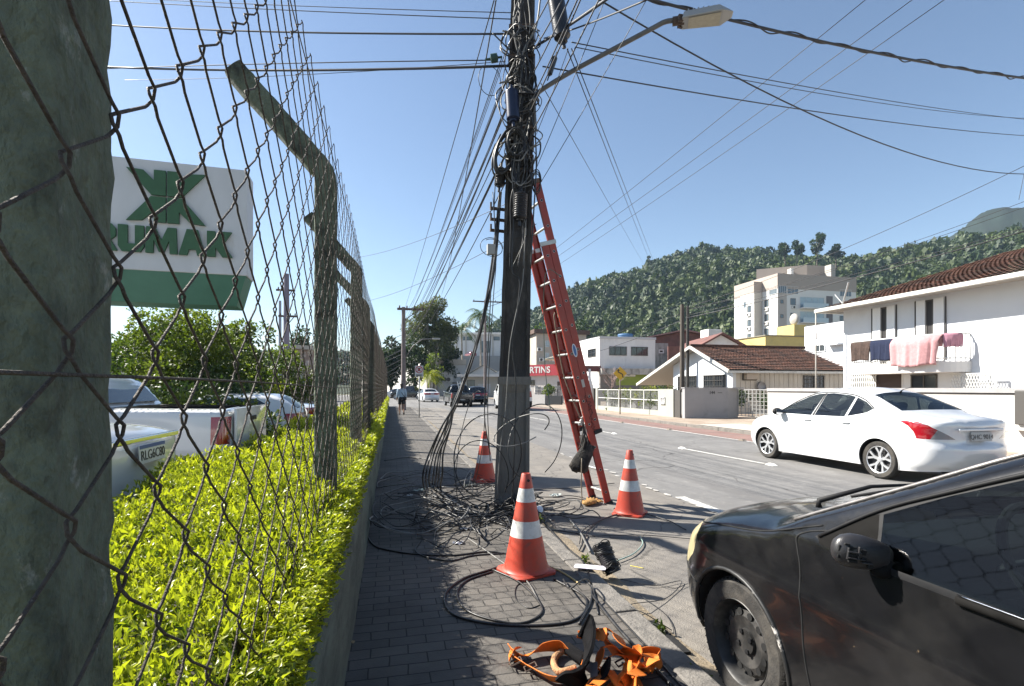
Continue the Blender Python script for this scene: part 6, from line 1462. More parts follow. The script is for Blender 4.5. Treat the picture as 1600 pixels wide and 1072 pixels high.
def tiles(b_, name, P00, P10, P11, P01, m, nrow, ncol, parent=None, th=.05):
    """a tiled slope: P00-P10 eave, P01-P11 ridge; rows of tiles as stepped wavy courses"""
    P00, P10, P11, P01 = map(Vector, (P00, P10, P11, P01)); n = (P10-P00).cross(P01-P00).normalized()
    if n.z < 0: n = -n
    vs, fs = [], []; nc = ncol*2
    for r_ in range(nrow):
        for e, v in ((0, r_/nrow), (1, (r_+1.04)/nrow)):
            for c_ in range(nc+1):
                u = c_/nc; a = P00.lerp(P10, u); d = P01.lerp(P11, u); p = a.lerp(d, min(v, 1)); lift = th*(1-e)+.028*(c_ % 2)+.012*mnoise.noise(Vector((c_*.7, r_*.9, 3))); vs.append(b_.L(p+n*lift))
        o = r_*2*(nc+1); fs += [(o+c_, o+c_+1, o+nc+1+c_+1, o+nc+1+c_) for c_ in range(nc)]
    q = MB(); q.add(vs, fs); return q.build(name, m, parent or b_.r)
# --- white two storey house
FXH = 20.0; YL = Yat(1318, FXH); YR = 6.0; hE = hat(482, FXH-1.0, Yat(1288, FXH-1.0))-.05
B1 = Bld("white two storey house with a brown tiled hip roof and towels drying on its balcony", "house", "white_house", (FXH, YL-4, 0))
B1.box("wall", (FXH, YR, 0), (FXH+9, YL, hE-.02), white)
ov = 1.0; ex, ey = FXH-ov, YL+.45; rX, rY, rZ = FXH+4.5, YL-3.6, hat(393, FXH+4.5, Yat(1600, FXH+4.5))+.1
tiles(B1, "roof", (ex, YR-2, hE), (ex, ey, hE), (rX, rY, rZ), (rX, YR-2, rZ), tilem, 22, 90)
tiles(B1, "roof", (ex, ey, hE), (FXH+9+ov, ey, hE), (rX, rY, rZ), (rX, rY, rZ), tilem, 18, 30)
B1.mesh("soffit", [(ex, YR-2, hE-.03), (ex, ey, hE-.03), (FXH+9.6, ey, hE-.03), (FXH+9.6, YR-2, hE-.03)], [(0, 1, 2, 3)], soff)
B1.box("gutter", (ex-.10, YR-2, hE-.10), (ex+.02, ey+.02, hE+.06), fascia, bev=.02); B1.box("gutter", (ex-.06, ey+.02, hE-.10), (FXH+9, ey+.12, hE+.06), fascia, bev=.02)
q = MB(); q.tube([B1.L((ex-.02, ey+.05, hE)), B1.L((ex-.02, ey+.05, .1))], .028, 8); B1_dp = q.build("downpipe", soff, B1.r, smooth=True)
def yx(px, X=FXH): return Yat(px, X)
zf2 = hat(567, FXH-1.0, yx(1420, FXH-1.0))            # balcony floor
wt = hat(474, FXH, yx(1420))
for (a, o1, o2, c_) in ((1364, 1377.5, 1386, 1400), (1432, 1447.5, 1459, 1477)):
    B1.win((FXH, yx(o1)), (FXH, yx(o2)), zf2+.05, wt, frd, mat("room_dark", (.015, .012, .012), .6), 0, .03, name="balcony_door")
    for p, r_ in ((a, o1), (o2, c_)):
        f_ = B1.box("shutter", (FXH-.05, yx(p)-.02, zf2+.08), (FXH-.004, yx(r_)+.02, wt+.02), mat("shutter_white", (.70, .71, .72), .5))
    B1.box("door_edge", (FXH-.045, yx(a)+.021, zf2+.1), (FXH-.004, yx(a)+.045, wt+.03), frd); B1.box("door_edge", (FXH-.045, yx(c_)-.045, zf2+.1), (FXH-.004, yx(c_)-.021, wt+.03), frd)
BXo = FXH-1.15; yb0, yb1 = yx(1330, BXo), yx(1508, FXH-.3)+1.1
n_ = 10; pl = [(FXH-.004, yb0), (BXo+.0, yb0)]+[(BXo+1.146*(1-math.cos(t)), yb1-1.1*math.sin(t)*1.0) for t in [math.pi/2*k/n_ for k in range(n_+1)]]
bal = thing("balcony_probe", "x", "x"); bpy.data.objects.remove(bal)
B1.poly("balcony", pl, zf2-.38, zf2, whitew)
rz_ = zf2+.98; q = MB(); rail_pts = [(BXo+.06, yb0)]+[(BXo+.06, yb0+(yb1-yb0)*k/26) for k in range(1, 27)]+[(BXo+.06+1.08*(1-math.cos(t)), yb1-1.05*math.sin(t)) for t in [math.pi/2*k/10 for k in range(1, 11)]]
q.tube([B1.L((x, y, rz_)) for x, y in rail_pts], .028, 6); q.tube([B1.L((x, y, zf2+.12)) for x, y in rail_pts], .02, 6)
for x, y in rail_pts: q.tube([B1.L((x, y, zf2)), B1.L((x, y, rz_))], .014, 5)
q.build("railing", steelw, B1.r, smooth=True)
# lower floor openings
zl = hat(575, FXH, yx(1372))
B1.win((FXH, yx(1333)), (FXH, yx(1411)), .1, zl, frw, mat("garage_dark", (.05, .032, .026), .7), 0, .02, name="garage_opening")
q = MB()
for k in range(12):
    for i in range(9):
        y0, y1 = yx(1333), yx(1372); dy_ = (y1-y0)/12; z0 = .15+i*(zl-.2)/9; z1 = .15+(i+1)*(zl-.2)/9
        q.bar(B1.L((FXH-.09, y0+dy_*k, z0)), B1.L((FXH-.09, y0+dy_*(k+1), z1)), .03, .02); q.bar(B1.L((FXH-.11, y0+dy_*(k+1), z0)), B1.L((FXH-.11, y0+dy_*k, z1)), .03, .02)
for k in range(13): q.bar(B1.L((FXH-.13, yx(1333)+(yx(1372)-yx(1333))*k/12, .1)), B1.L((FXH-.13, yx(1333)+(yx(1372)-yx(1333))*k/12, zl)), .035, .02)
q.build("folding_gate", steelw, B1.r)
B1.win((FXH, yx(1424)), (FXH, yx(1465)), hat(612, FXH, yx(1440)), hat(585, FXH, yx(1440)), frd, glassd, 1, .04)
B1.win((FXH, yx(1500)), (FXH, yx(1548)), hat(616, FXH, yx(1525)), hat(584, FXH, yx(1525)), frw, white, 1, .05)
q = MB(); y0, y1 = yx(1496), yx(1568); za, zb = hat(616, FXH, y1), hat(583, FXH, y1)
for k in range(16):
    for i in range(3):
        dy_ = (y1-y0)/16; dz_ = (zb-za)/3; q.bar(B1.L((FXH-.30, y0+dy_*k, za+i*dz_)), B1.L((FXH-.30, y0+dy_*(k+1), za+(i+1)*dz_)), .02, .015); q.bar(B1.L((FXH-.32, y0+dy_*(k+1), za+i*dz_)), B1.L((FXH-.32, y0+dy_*k, za+(i+1)*dz_)), .02, .015)
q.bar(B1.L((FXH-.31, y0, zb)), B1.L((FXH-.31, y1, zb)), .04, .04); q.bar(B1.L((FXH-.31, y1, za)), B1.L((FXH-.31, y1, zb)), .04, .04, up=(1, 0, 0)); q.build("lattice_grille", steelw, B1.r)
q = MB(); q.bar(B1.L((ex-.1, yx(1320, ex), hE+.1)), B1.L((ex-.3, yx(1335, ex), hE+.9)), .05, .05); q.bar(B1.L((ex-.1, yx(1320, ex), hE+.1)), B1.L((ex-.1, yx(1308, ex), hE+.55)), .05, .05); q.build("bracket", galv, B1.r)
rail_f = [(BXo+.06, yb0+(yb1-yb0)*k/120) for k in range(121)]+[(BXo+.06+1.08*(1-math.cos(t)), yb1-1.05*math.sin(t)) for t in [math.pi/2*k/40 for k in range(1, 41)]]
def px_of(x, y): return CX+F*(x*CA-y*SA)/(x*SA+y*CA)
rail_px = [(px_of(*p), p) for p in rail_f]
def railpt(px):
    for (a, p), (c_, r_) in zip(rail_px, rail_px[1:]):
        if px <= c_: t = max(0, (px-a)/(c_-a+1e-9)); return (p[0]+(r_[0]-p[0])*t, p[1]+(r_[1]-p[1])*t)
    return rail_f[-1]
# towels over the balcony rail
def towel(lab, ya, yb, drop, m, fold, name="towel", pts=None, back=.45, sd=1):
    """cloth doubled over the rail"""
    q = MB(); n, k = 36, 18; vs = []
    for i in range(n+1):
        u = i/n; y = ya+(yb-ya)*u; wv = fold*(math.sin(u*19+sd)+.5*math.sin(u*43+sd*2)+.3*math.sin(u*71))
        for j in range(k+1):
            v = j/k; s_ = v*(drop+back)-back
            if pts: px_, py_ = pts(u)
            else: px_, py_ = BXo+.06, y
            dz = -abs(s_); ox = -.03-.12*min(1, s_/.25)*(drop > 1)-.05*min(1, s_/.2) if s_ > 0 else .035; amp = wv*min(1, abs(s_)*2.2)
            vs.append((px_+ox+amp-.02*(s_ > 0)*abs(s_), py_+(.03*math.sin(v*5+u*3)), rz_+.035*(1-min(1, abs(s_)/.04))+dz*(1+.03*math.sin(u*7+sd))))
    q.add(vs, [(i*(k+1)+j, i*(k+1)+j+1, (i+1)*(k+1)+j+1, (i+1)*(k+1)+j) for i in range(n) for j in range(k)])
    o = q.build(name, m, smooth=True); md = o.modifiers.new("t", 'SOLIDIFY'); md.thickness = .012; return tag(o, lab, "towel")
def tmat(nm, c_, v=.15): return mat(nm, c_, .95, var=v, vs=9, bump=.6, bs=140)
X_ = BXo+.06
for lab, a_, c_, drop, m_, fo_, sd_2 in (("dark brown towel hanging at the left end of the balcony rail", 1332, 1362, .80, tmat("towel_brown", (.055, .035, .028), .5), .010, 1), ("navy blue towel hanging between the brown towel and the pink blanket", 1363, 1398, .84, tmat("towel_navy", (.008, .014, .042)), .012, 3),
        ("large pale pink blanket draped in folds over the balcony rail", 1399, 1473, 1.12, tmat("blanket_pink", (.50, .27, .28)), .030, 5), ("small mauve towel over the curved right end of the balcony rail", 1476, 1503, .46, tmat("towel_mauve", (.40, .20, .26)), .012, 7)):
    towel(lab, 0, 1, drop, m_, fo_, pts=lambda u, a_=a_, c_=c_: (railpt(a_+(c_-a_)*u)[0]-.02, railpt(a_+(c_-a_)*u)[1]), sd=sd_2)
# --- small tiled house with a gable
GX = 18.0; Yc = Yat(1145, GX); eZ = hat(573, GX, Yc); RY = Yat(1078, GX-.6); RZ = hat(541, GX-.6, RY); LY = Yat(995, GX-.6); LZ = hat(600, GX-.6, LY); XE = 25.5
B2 = Bld("low white house with a dark tiled gable roof and board siding behind grey walls", "house", "tiled_house", (GX, RY, 0))
YLw = Yat(1052, GX); sl_ = (RZ-LZ)/(LY-RY); sr = (RZ-eZ)/(RY-Yc)
B2.mesh("gable_wall", [(GX, Yc, 0), (GX, YLw, 0), (GX, YLw, RZ-sl_*(YLw-RY)-.12), (GX, RY, RZ-.12), (GX, Yc, eZ-.12), (GX+.2, Yc, 0), (GX+.2, YLw, 0), (GX+.2, YLw, RZ-sl_*(YLw-RY)-.12), (GX+.2, RY, RZ-.12), (GX+.2, Yc, eZ-.12)], [(0, 1, 2, 3, 4), (9, 8, 7, 6, 5), (0, 5, 6, 1), (1, 6, 7, 2), (0, 4, 9, 5)], white)
sid = mat("board_siding", (.50, .46, .40), .8, var=.12, vs=3, stretch=(1, 1, .2))
q = MB(); nb_ = 24
for k in range(nb_):
    xa = GX+.2+(XE-GX-.2)*k/nb_; xb = GX+.2+(XE-GX-.2)*(k+1)/nb_-.025; q.box2(B2.L((xa, Yc, 0)), B2.L((xb, Yc+.05, eZ-.05)))
q.box2(B2.L((GX+.2, Yc+.03, 0)), B2.L((XE, Yc+.10, eZ-.06))); q.build("siding", sid, B2.r)
tiles(B2, "roof", (GX-.6, Yc-.45, eZ-.45*sr), (XE, Yc-.45, eZ-.45*sr), (XE, RY, RZ), (GX-.6, RY, RZ), tilem, 15, 44)
tiles(B2, "roof", (GX-.6, LY, LZ), (XE, LY, LZ), (XE, RY, RZ), (GX-.6, RY, RZ), tilem, 18, 44)
q = MB(); q.bar(B2.L((GX-.62, Yc-.5, eZ-.5*sr-.05)), B2.L((GX-.62, RY, RZ-.05)), .06, .17, up=(0, 0, 1)); q.bar(B2.L((GX-.62, LY, LZ-.05)), B2.L((GX-.62, RY, RZ-.05)), .06, .17, up=(0, 0, 1)); q.bar(B2.L((GX-.6, Yc-.5, eZ-.5*sr-.08)), B2.L((XE, Yc-.5, eZ-.5*sr-.08)), .05, .12); q.build("fascia_board", fascia, B2.r)
B2.mesh("soffit", [(GX-.6, LY, LZ-.09), (GX-.6, RY, RZ-.09), (XE, RY, RZ-.09), (XE, LY, LZ-.09), (GX-.6, Yc-.45, eZ-.45*sr-.07), (XE, Yc-.45, eZ-.45*sr-.07)], [(0, 1, 2, 3), (1, 4, 5, 2)], soff)
B2.box("ridge_cap", (GX-.62, RY-.12, RZ+.0), (XE, RY+.12, RZ+.13), tilem, bev=.04)
B2.box("carport_wall", (GX+4, YLw, 0), (GX+4.15, LY-.4, LZ), soff)
zwa, zwb = hat(612, GX, Yat(1110, GX)), hat(586, GX, Yat(1110, GX))
for (a, b_) in ((1134, 1100), (1088, 1060)): B2.win((GX, Yat(b_, GX)), (GX, Yat(a, GX)), zwa, zwb, frd, glassd, 1, .05, grid=(9, 3))
zaa, zbb = hat(593, Xat(1170, Yc), Yc), hat(578, Xat(1170, Yc), Yc)
B2.box("window_unit", (Xat(1161, Yc), Yc-.32, zaa), (Xat(1180, Yc), Yc-.005, zbb), mat("unit_beige", (.40, .33, .26), .6), bev=.02)
B2.win((Xat(1159.5, Yc), Yc-.003), (Xat(1181.5, Yc), Yc-.003), zaa-.05, zbb+.05, frd, frd, 0, .05, name="unit_frame")
B2.win((Xat(1255, Yc), Yc-.003), (Xat(1287, Yc), Yc-.003), hat(612, Xat(1270, Yc), Yc), hat(587, Xat(1270, Yc), Yc), frd, glassd, 1, .05, grid=(5, 4))
q = MB(); c_ = B2.L((Xat(1182, Yc)+.2, Yc-.2, hat(604, Xat(1182, Yc), Yc))); q.lathe([(.25, 0), (.26, .08), (0, .1)], 18, tuple(c_), 'y'); q.build("wall_dish", greyw, B2.r, smooth=True)
# --- walls, gate and railing along the street
WX = 13.2; wtop = 1.40
Y0 = Yat(1070, WX); X1 = Xat(1137, Y0); X2 = Xat(1160, Y0); Yg = X2/ratio(1200); Ys0 = Yat(1200, WX)
B = Bld("grey street wall numbered 144 beside the driveway with a bright end face", "wall", "street_wall", (WX, Y0, 0))
B.box("wall", (WX, Y0, -.05), (X1, Y0+.22, wtop), greyw); B.mesh("wing", [(X1, Y0, -.05), (X2, Y0-.02+.35, -.05), (X2, Y0+.52, -.05), (X1, Y0+.22, -.05), (X1, Y0, wtop), (X2, Y0+.33, wtop), (X2, Y0+.52, wtop), (X1, Y0+.22, wtop)], [(0, 1, 5, 4), (2, 3, 7, 6), (4, 5, 6, 7), (1, 2, 6, 5)], greyw)
B.box("coping", (WX-.03, Y0-.03, wtop+.003), (X2+.03, Y0+.27, wtop+.05), greyw)
text("house_number", "144", .20, inkm, B.r, B.L((WX+1.42, Y0-.006, 1.20)), (R(90), 0, 0), .004, bold=.004); B.box("number_dash", (WX+1.72, Y0-.012, 1.19), (WX+1.95, Y0-.003, 1.21), inkm)
B = Bld("olive grey wall panel with a small meter box left of the numbered wall", "wall", "street_wall", (WX, Yat(1045, WX), 0))
B.box("wall", (WX, Yat(1052, WX), -.05), (WX+.2, Yat(1028, WX), hat(608, WX, Yat(1040, WX))), olivew); B.box("dark_slot", (WX+.05, Yat(1061, WX), -.05), (WX+.12, Yat(1052.5, WX), 1.32), frd)
ym = Yat(1036, WX); B.win((WX, Yat(1032.5, WX)), (WX, Yat(1039.5, WX)), .62, .97, frw, mat("meter_grey", (.3, .3, .3), .5), 1, .05, name="meter_box")
B = Bld("light grey long street wall with a dark coping behind the white sedan", "wall", "street_wall", (WX, 10, 0))
B.box("wall", (WX, 2, -.05), (WX+.2, Ys0, wtop-.10), greyl); B.box("coping", (WX-.05, 2, wtop-.097), (WX+.25, Ys0, wtop+.01), mat("coping_grey", (.30, .29, .29), .85, var=.15, vs=3)); B.box("coping_shade_strip", (WX-.02, 2, wtop-.13), (WX-.003, Ys0, wtop-.10), frd); B.box("return_wall", (WX+.2, Ys0-.2, -.05), (X2, Ys0, wtop-.12), greyl)  # the dark strip under the coping stands for its shade on the wall
q = MB(); q.tube([B.L((WX-.02, Yat(1240, WX), 1.33)), B.L((WX-.05, Yat(1330, WX), 1.22)), B.L((WX-.02, Yat(1400, WX), 1.36))], .012, 5); q.build("loose_wire", inkm, B.r)
q = MB(); q.box2((WX-.10, Yat(1600, WX)-.5, .62), (WX-.004, Yat(1590, WX), 1.36)); tag(q.build("meter_cabinet", frd, bevel=.02), "dark cabinet on the light grey wall at the right edge", "cabinet")
q = MB(); q.box2((WX-.16, Yat(1600, WX)-.5, .50), (WX-.004, Yat(1590, WX), .56)); tag(q.build("wall_shelf", greyl, bevel=.01), "small pale ledge under the dark cabinet at the right edge", "ledge")
B = Bld("white grid gate between the numbered wall and the light grey wall", "gate", "grid_gate", (X2, Y0, 0))
q = MB(); gt = wtop-.06
for k in range(9): y = Y0+.3+(Yg-Y0-.3)*k/8; q.bar(B.L((X2, y, .08)), B.L((X2, y, gt)), .03 if k in (0, 4, 8) else .014, .03, up=(0, 1, 0))
for k in range(8): z = .10+(gt-.1)*k/7; q.bar(B.L((X2+.016, Y0+.3, z)), B.L((X2+.016, Yg, z)), .014, .03 if k in (0, 7) else .014)
q.build("frame", mat("gate_grey", (.34, .34, .33), .5), B.r)
B = Bld("white metal railing on a low plinth in front of the garden shrubs", "fence", "metal_railing", (WX, 28, 0)); ya, yb = Yat(1028, WX), Yat(934, WX)
B.box("plinth", (WX, ya, -.05), (WX+.18, yb, .28), olivew); q = MB(); nbar = 62
for k in range(nbar+1): y = ya+(yb-ya)*k/nbar; q.bar(B.L((WX+.09, y, .28)), B.L((WX+.09, y, 1.32)), .022, .022, up=(0, 1, 0))
q.build("bars", mat("bars_grey", (.22, .22, .22), .6), B.r)
q = MB()
for z in (.80, 1.32): q.bar(B.L((WX+.05, ya, z)), B.L((WX+.05, yb, z)), .05, .04)
for k in range(6): y = ya+(yb-ya)*k/5; q.bar(B.L((WX+.05, y, .28)), B.L((WX+.05, y, 1.34)), .05, .05, up=(0, 1, 0))
q.build("rails", steelw, B.r); B.box("post", (WX-.02, yb, -.05), (WX+.2, yb+.32, 1.45), olivew); B.box("post", (WX+.0, yb+.7, -.05), (WX+.2, yb+1.0, 1.42), frd)
B.box("back_fence", (WX+1.9, ya, 0), (WX+1.95, yb+3, 1.2), mat("slats_grey", (.2, .2, .2), .8, var=.3, vs=12, stretch=(1, 6, .1)))
# --- yellow blocks and the white annexe
def corner(lab, cat, name, px_c, X, px_l, px_r, yt, m, z0=0, grp=None):
    Yn = Yat(px_c, X); b_ = Bld(lab, cat, name, (X, Yn, 0)); Yf = Yat(px_l, X); Xr = Xat(px_r, Yn); zt_ = hat(yt, X, Yn); b_.box("wall", (X, Yn, z0), (Xr, Yf, zt_), m); b_.x0, b_.x1, b_.y0, b_.y1, b_.zt = X, Xr, Yn, Yf, zt_; return b_
B = corner("low yellow building with a plain parapet behind the tiled house roof", "building", "yellow_building", 1196, 38, 1146, 1275, 525, yel); B.box("coping", (B.x0-.1, B.y0-.1, B.zt+.003), (B.x1+.1, B.y1+.1, B.zt+.12), mat("coping_dark", (.2, .18, .13), .8))
B = corner("small yellow roof block with a dish below the apartment tower", "building", "yellow_building", 1241, 48, 1213, 1259, 507, yel); q = MB(); q.lathe([(0, .05), (.5, .12), (.75, .3), (.73, .33), (0, .1)], 20, tuple(B.L((B.x0+.2, B.y0+.6, B.zt+.7))), 'x'); q.build("dish", soff, B.r, smooth=True)
AX = 30.0; ya, yb = Yat(1325, AX), Yat(1257, AX); zt_ = hat(511, AX, yb); B = Bld("plain white annexe between the yellow block and the white house", "building", "white_annexe", (AX, yb, 0)); B.box("wall", (AX, ya-3, 0), (AX+6, yb, zt_), white)
B.box("recess_band", (AX-.03, ya-3, hat(531, AX, yb)), (AX-.004, Yat(1271, AX), hat(523, AX, yb)), mat("band_grey", (.42, .41, .42), .8)); B.win((AX, Yat(1273, AX)), (AX, Yat(1290, AX)), hat(552, AX, yb), hat(541, AX, yb), frw, glassd, 1, .05); B.box("ledge", (AX-.5, Yat(1318, AX), hat(544, AX, yb)), (AX-.004, Yat(1296, AX), hat(541, AX, yb)), white)
# --- apartment tower
TX = 75.0; TY = Yat(1215, TX); ytop = hat(427, TX, TY); TF = Yat(1191, TX); TXr = 94.0
B = Bld("white and beige eight storey apartment tower with balconies below the wooded hill", "apartment building", "apartment_tower", (TX, TY, 0))
band = 3.0; B.box("wall", (TX, TY, 0), (TXr, TF+9, ytop-band), towerw); B.box("top_band", (TX-.05, TY-.05, ytop-band+.003), (TXr+.05, TF+9, ytop), towerb)
LX = Xat(1178, TF); LF = Yat(1157, LX); zl_ = hat(440, LX, TF); B.box("wall", (LX, TF, 0), (TX-.003, LF, zl_-2.2), towerw); B.box("top_band", (LX-.05, TF-.05, zl_-2.197), (TX-.055, LF, zl_), towerb); B.box("side_strip", (LX+.02, TF-.06, 0), (TX-.06, TF-.004, zl_-2.2), mat("strip_beige", (.46, .43, .38), .85))
bx = Xat(1229, TY); B.box("side_strip", (TX+.002, TY-.06, 0), (bx, TY-.004, ytop-band-.01), mat("strip_beige2", (.42, .385, .35), .85))
pxa, pxb = Xat(1230, TY), Xat(1262, TY); zp = hat(414, TX+3, TY+2); B.poly("penthouse", [(pxa, TY+9), (Xat(1261, TY+3), TY+3), (Xat(1300, TY+3), TY+3), (Xat(1300, TY+3), TY+9)], ytop+.003, zp+.6, towerb)
B.box("chimney", (Xat(1236, TY+4), TY+4, ytop+.003), (Xat(1240, TY+4), TY+5, ytop+2.2), towerw); B.box("chimney", (Xat(1301, TY), TY+.4, ytop+.003), (Xat(1308, TY), TY+2, ytop+2.6), soff)
fl = 2.93; nfl = 8
tg = mat("tower_glass", (.10, .13, .15), .08, spec=.7); tcur = mat("curtain_glass", (.34, .42, .45), .1, spec=.6)
for k in range(1, nfl):
    z = ytop-band-.6-fl*k+.35
    if z < 3: break
    if k == 1:
        B.win((TX, Yat(1202, TX)), (TX, Yat(1214.3, TX)), z+fl*.75, z+fl*.75+1.5, frw, tg, 3, .06); B.win((TX+.1, TY-.06), (bx-.1, TY-.06), z+fl*.75, z+fl*.75+1.5, frw, tg, 3, .06); B.win((bx+.2, TY), (Xat(1247, TY), TY), z+fl*.75, z+fl*.75+1.5, frw, tg, 2, .06)
        B.win((LX, Yat(1162, LX)), (LX, Yat(1166, LX)), z+.3, z+1.5, frw, tg, 0, .06)
    ya_, yb_ = Yat(1195, TX), Yat(1201, TX)
    B.win((TX, ya_), (TX, yb_), z, z+1.35, frd, tg, 1, .08); B.ac((TX, (ya_+yb_)/2, z-.55), (-1, 0), 1.1, .7)
    ya_, yb_ = Yat(1168, LX), Yat(1173.5, LX); B.win((LX, ya_), (LX, yb_), z-.8, z+.5, frd, tg, 1, .08); B.ac((LX, (ya_+yb_)/2, z-1.35), (-1, 0), 1.1, .7)
    B.win((Xat(1219, TY), TY-.06), (Xat(1223.5, TY), TY-.06), z+.2, z+.9, frd, tg, 0, .05)
    B.win((Xat(1235, TY), TY), (Xat(1243, TY), TY), z, z+1.3, frd, tg, 1, .05); B.ac((Xat(1240, TY), TY, z-.5), (0, -1), 1.0, .65)
    xa, xb = Xat(1249, TY), Xat(1288, TY); B.box("balcony", (xa, TY-1.1, z-.75), (xb, TY-.004, z-.55), towerw)
    B.win((xa+.1, TY-.02), (xb-.1, TY-.02), z-.5, z+1.7, frw, tcur if k % 3 else tg, 3, .05, name="balcony_glazing"); B.box("balcony_front", (xa, TY-1.1, z-.547), (xb, TY-1.02, z+.35), mat("balcony_glass", (.40, .48, .52), .15) if k % 3 else towerw)
    B.box("recess", (Xat(1291, TY), TY-.03, z-.8), (Xat(1301, TY), TY-.004, z+2.1), mat("recess_dark", (.16, .145, .15), .8))
    B.win((Xat(1312, TY), TY), (Xat(1318, TY), TY), z, z+1.1, frd, tg, 1, .05)
    if k == 1: B.win((Xat(1312, TY), TY), (Xat(1330, TY), TY), z+fl*.75, z+fl*.75+1.4, frw, tg, 3, .06)
# --- red roofed houses behind
def gable(lab, cx, Z, w, d, hw_, hr, wm, rm, name="house", face=True, rz=-YAW):
    p = W(cx, HY, Z); t = thing(name, lab, "house", (p.x, p.y, 0), rz); q = MB(); q.prism([(-w/2, 0), (w/2, 0), (w/2, hw_), (0, hw_+hr), (-w/2, hw_)], d, lambda u, v, w_: Vector((u, w_, v))); q.build("wall", wm, t)
    for s_ in (-1, 1):
        q = MB(); q.add([Vector(v) for v in ((0, -.5, hw_+hr+.08), (s_*(w/2+.5), -.5, hw_-.5*hr/(w/2)+.08), (s_*(w/2+.5), d+.5, hw_-.5*hr/(w/2)+.08), (0, d+.5, hw_+hr+.08), (0, -.5, hw_+hr+.25), (s_*(w/2+.5), -.5, hw_-.5*hr/(w/2)+.25), (s_*(w/2+.5), d+.5, hw_-.5*hr/(w/2)+.25), (0, d+.5, hw_+hr+.25))], [(0, 1, 2, 3), (4, 5, 6, 7), (0, 1, 5, 4), (1, 2, 6, 5), (2, 3, 7, 6)]); q.build("roof", rm, t)
    return t
rtile = mat("roof_red", (.17, .075, .062), .9, var=.3, vs=1.5, dirt=((.09, .055, .05), .8, .45, .7)); rpink = mat("roof_pink", (.30, .17, .155), .9, var=.15, vs=1)
t = gable("house with a dull red gable roof and white gable above the tiled house", 1127, 52, 5.6, 9, H+(HY-548)/F*52, 1.55, whitew, rtile)
for dx_ in (-.9, .5):
    q = MB(); q.box((dx_, -.03, H+(HY-544)/F*52), (.5, .05, .28)); q.build("vent", frd, t)
t = gable("house with a broad pinkish roof behind the brown pole", 1068, 66, 13, 9, H+(HY-534)/F*66, 1.3, rtile, rpink)
p = W(1111, HY, 60); q = MB(); q.box((0, 0, H+(HY-522)/F*60), (1.75, 1.6, .95)); o = q.build("water_tank", whitew, bevel=.05); o.location = (p.x, p.y, 0); tag(o, "white box shaped water tank standing on the pinkish roof", "water tank")
p = W(1111, HY, 61); q = MB(); q.box2((-1.2, -.8, 0), (1.2, 2, H+(HY-529)/F*60-.0)); o = q.build("tank_house", rtile); o.location = (p.x, p.y, 0); tag(o, "dark red block carrying the white water tank", "building")
b_ = corner("narrow dark red clad building between the grey shed and the brown pole", "building", "red_building", 1044, 24, 1043, 1062, 541, rtile)
b_ = corner("weathered grey shed with one small white window right of the white shop house", "building", "grey_shed", 1024.5, 29.2, 1023, 1044, 536, conc2); b_.win((Xat(1029, b_.y0), b_.y0), (Xat(1037, b_.y0), b_.y0), hat(552, b_.x0, b_.y0), hat(546, b_.x0, b_.y0), frw, glassd, 0, .06, fw=.12)
# --- white shop house with dark windows, green shop below
b_ = corner("white flat roofed shop house with two dark windows over a green shop front", "building", "shop_house", 937, 22, 905, 1024, 529, whitew)
z2 = hat(584, b_.x0, b_.y0); yN = b_.y0
b_.box("balcony_slab", (b_.x0-.3, yN-1.3, z2-.1), (Xat(1030, yN)+1.2, yN-.003, z2+.55), conc2); b_.box("parapet", (b_.x0-.06, yN-.08, b_.zt+.003), (b_.x1+.06, b_.y1, b_.zt+.25), mat("parapet_grey", (.45, .45, .46), .85))
for a, c_ in ((952, 979), (986, 1012)): b_.win((Xat(a, yN), yN), (Xat(c_, yN), yN), hat(555, b_.x0, yN), hat(541, b_.x0, yN), frd, glassd, 2, .06, fw=.07)
b_.win((b_.x0, Yat(919, b_.x0)), (b_.x0, Yat(931, b_.x0)), hat(556, b_.x0, yN), hat(543, b_.x0, yN), frd, glassd, 1, .06)
grn = mat("shop_green", (.22, .28, .05), .8, var=.12, vs=1); yF = yN-.35
b_.box("shop_front", (Xat(938, yF), yF, 0), (Xat(1024, yF), yN-.004, z2-.1), mat("shop_grey", (.16, .15, .145), .85, var=.15, vs=1)); b_.box("green_band", (Xat(962, yF), yF-.05, hat(602, b_.x0, yF)), (Xat(1024, yF), yF-.004, z2-.12), grn)
b_.box("sign_board", (Xat(906, yF), yF-.4, hat(581, b_.x0, yF)), (Xat(937, yF), yF-.05, hat(572, b_.x0, yF)), mat("sign_maroon", (.11, .03, .025), .6)); b_.ac((Xat(982, yF), yF-.05, hat(582, b_.x0, yF)), (0, -1), 1.3, .85)
b_.win((Xat(995, yF), yF-.05), (Xat(1006, yF), yF-.05), hat(586, b_.x0, yF), hat(579, b_.x0, yF), grn, mat("pale_green", (.36, .42, .2), .6), 0, .05); b_.win((Xat(1013, yF), yF-.05), (Xat(1020, yF), yF-.05), hat(586, b_.x0, yF), hat(580, b_.x0, yF), frd, glassd, 0, .05); b_.box("post", (Xat(917, yF), yF-.6, 0), (Xat(920, yF), yF-.45, hat(577, b_.x0, yF)), white)
q = MB(); c_ = (Xat(977, yN+2), yN+2, 0); q.lathe([(0, 0), (.8, 0), (.85, .6), (.9, .62), (.8, .75), (0, .85)], 20, (c_[0], c_[1], b_.zt+.02)); tag(q.build("water_tank", mat("tank_blue", (.05, .13, .26), .6), smooth=True, ang=40), "round blue water tank on the roof of the white shop house", "water tank")
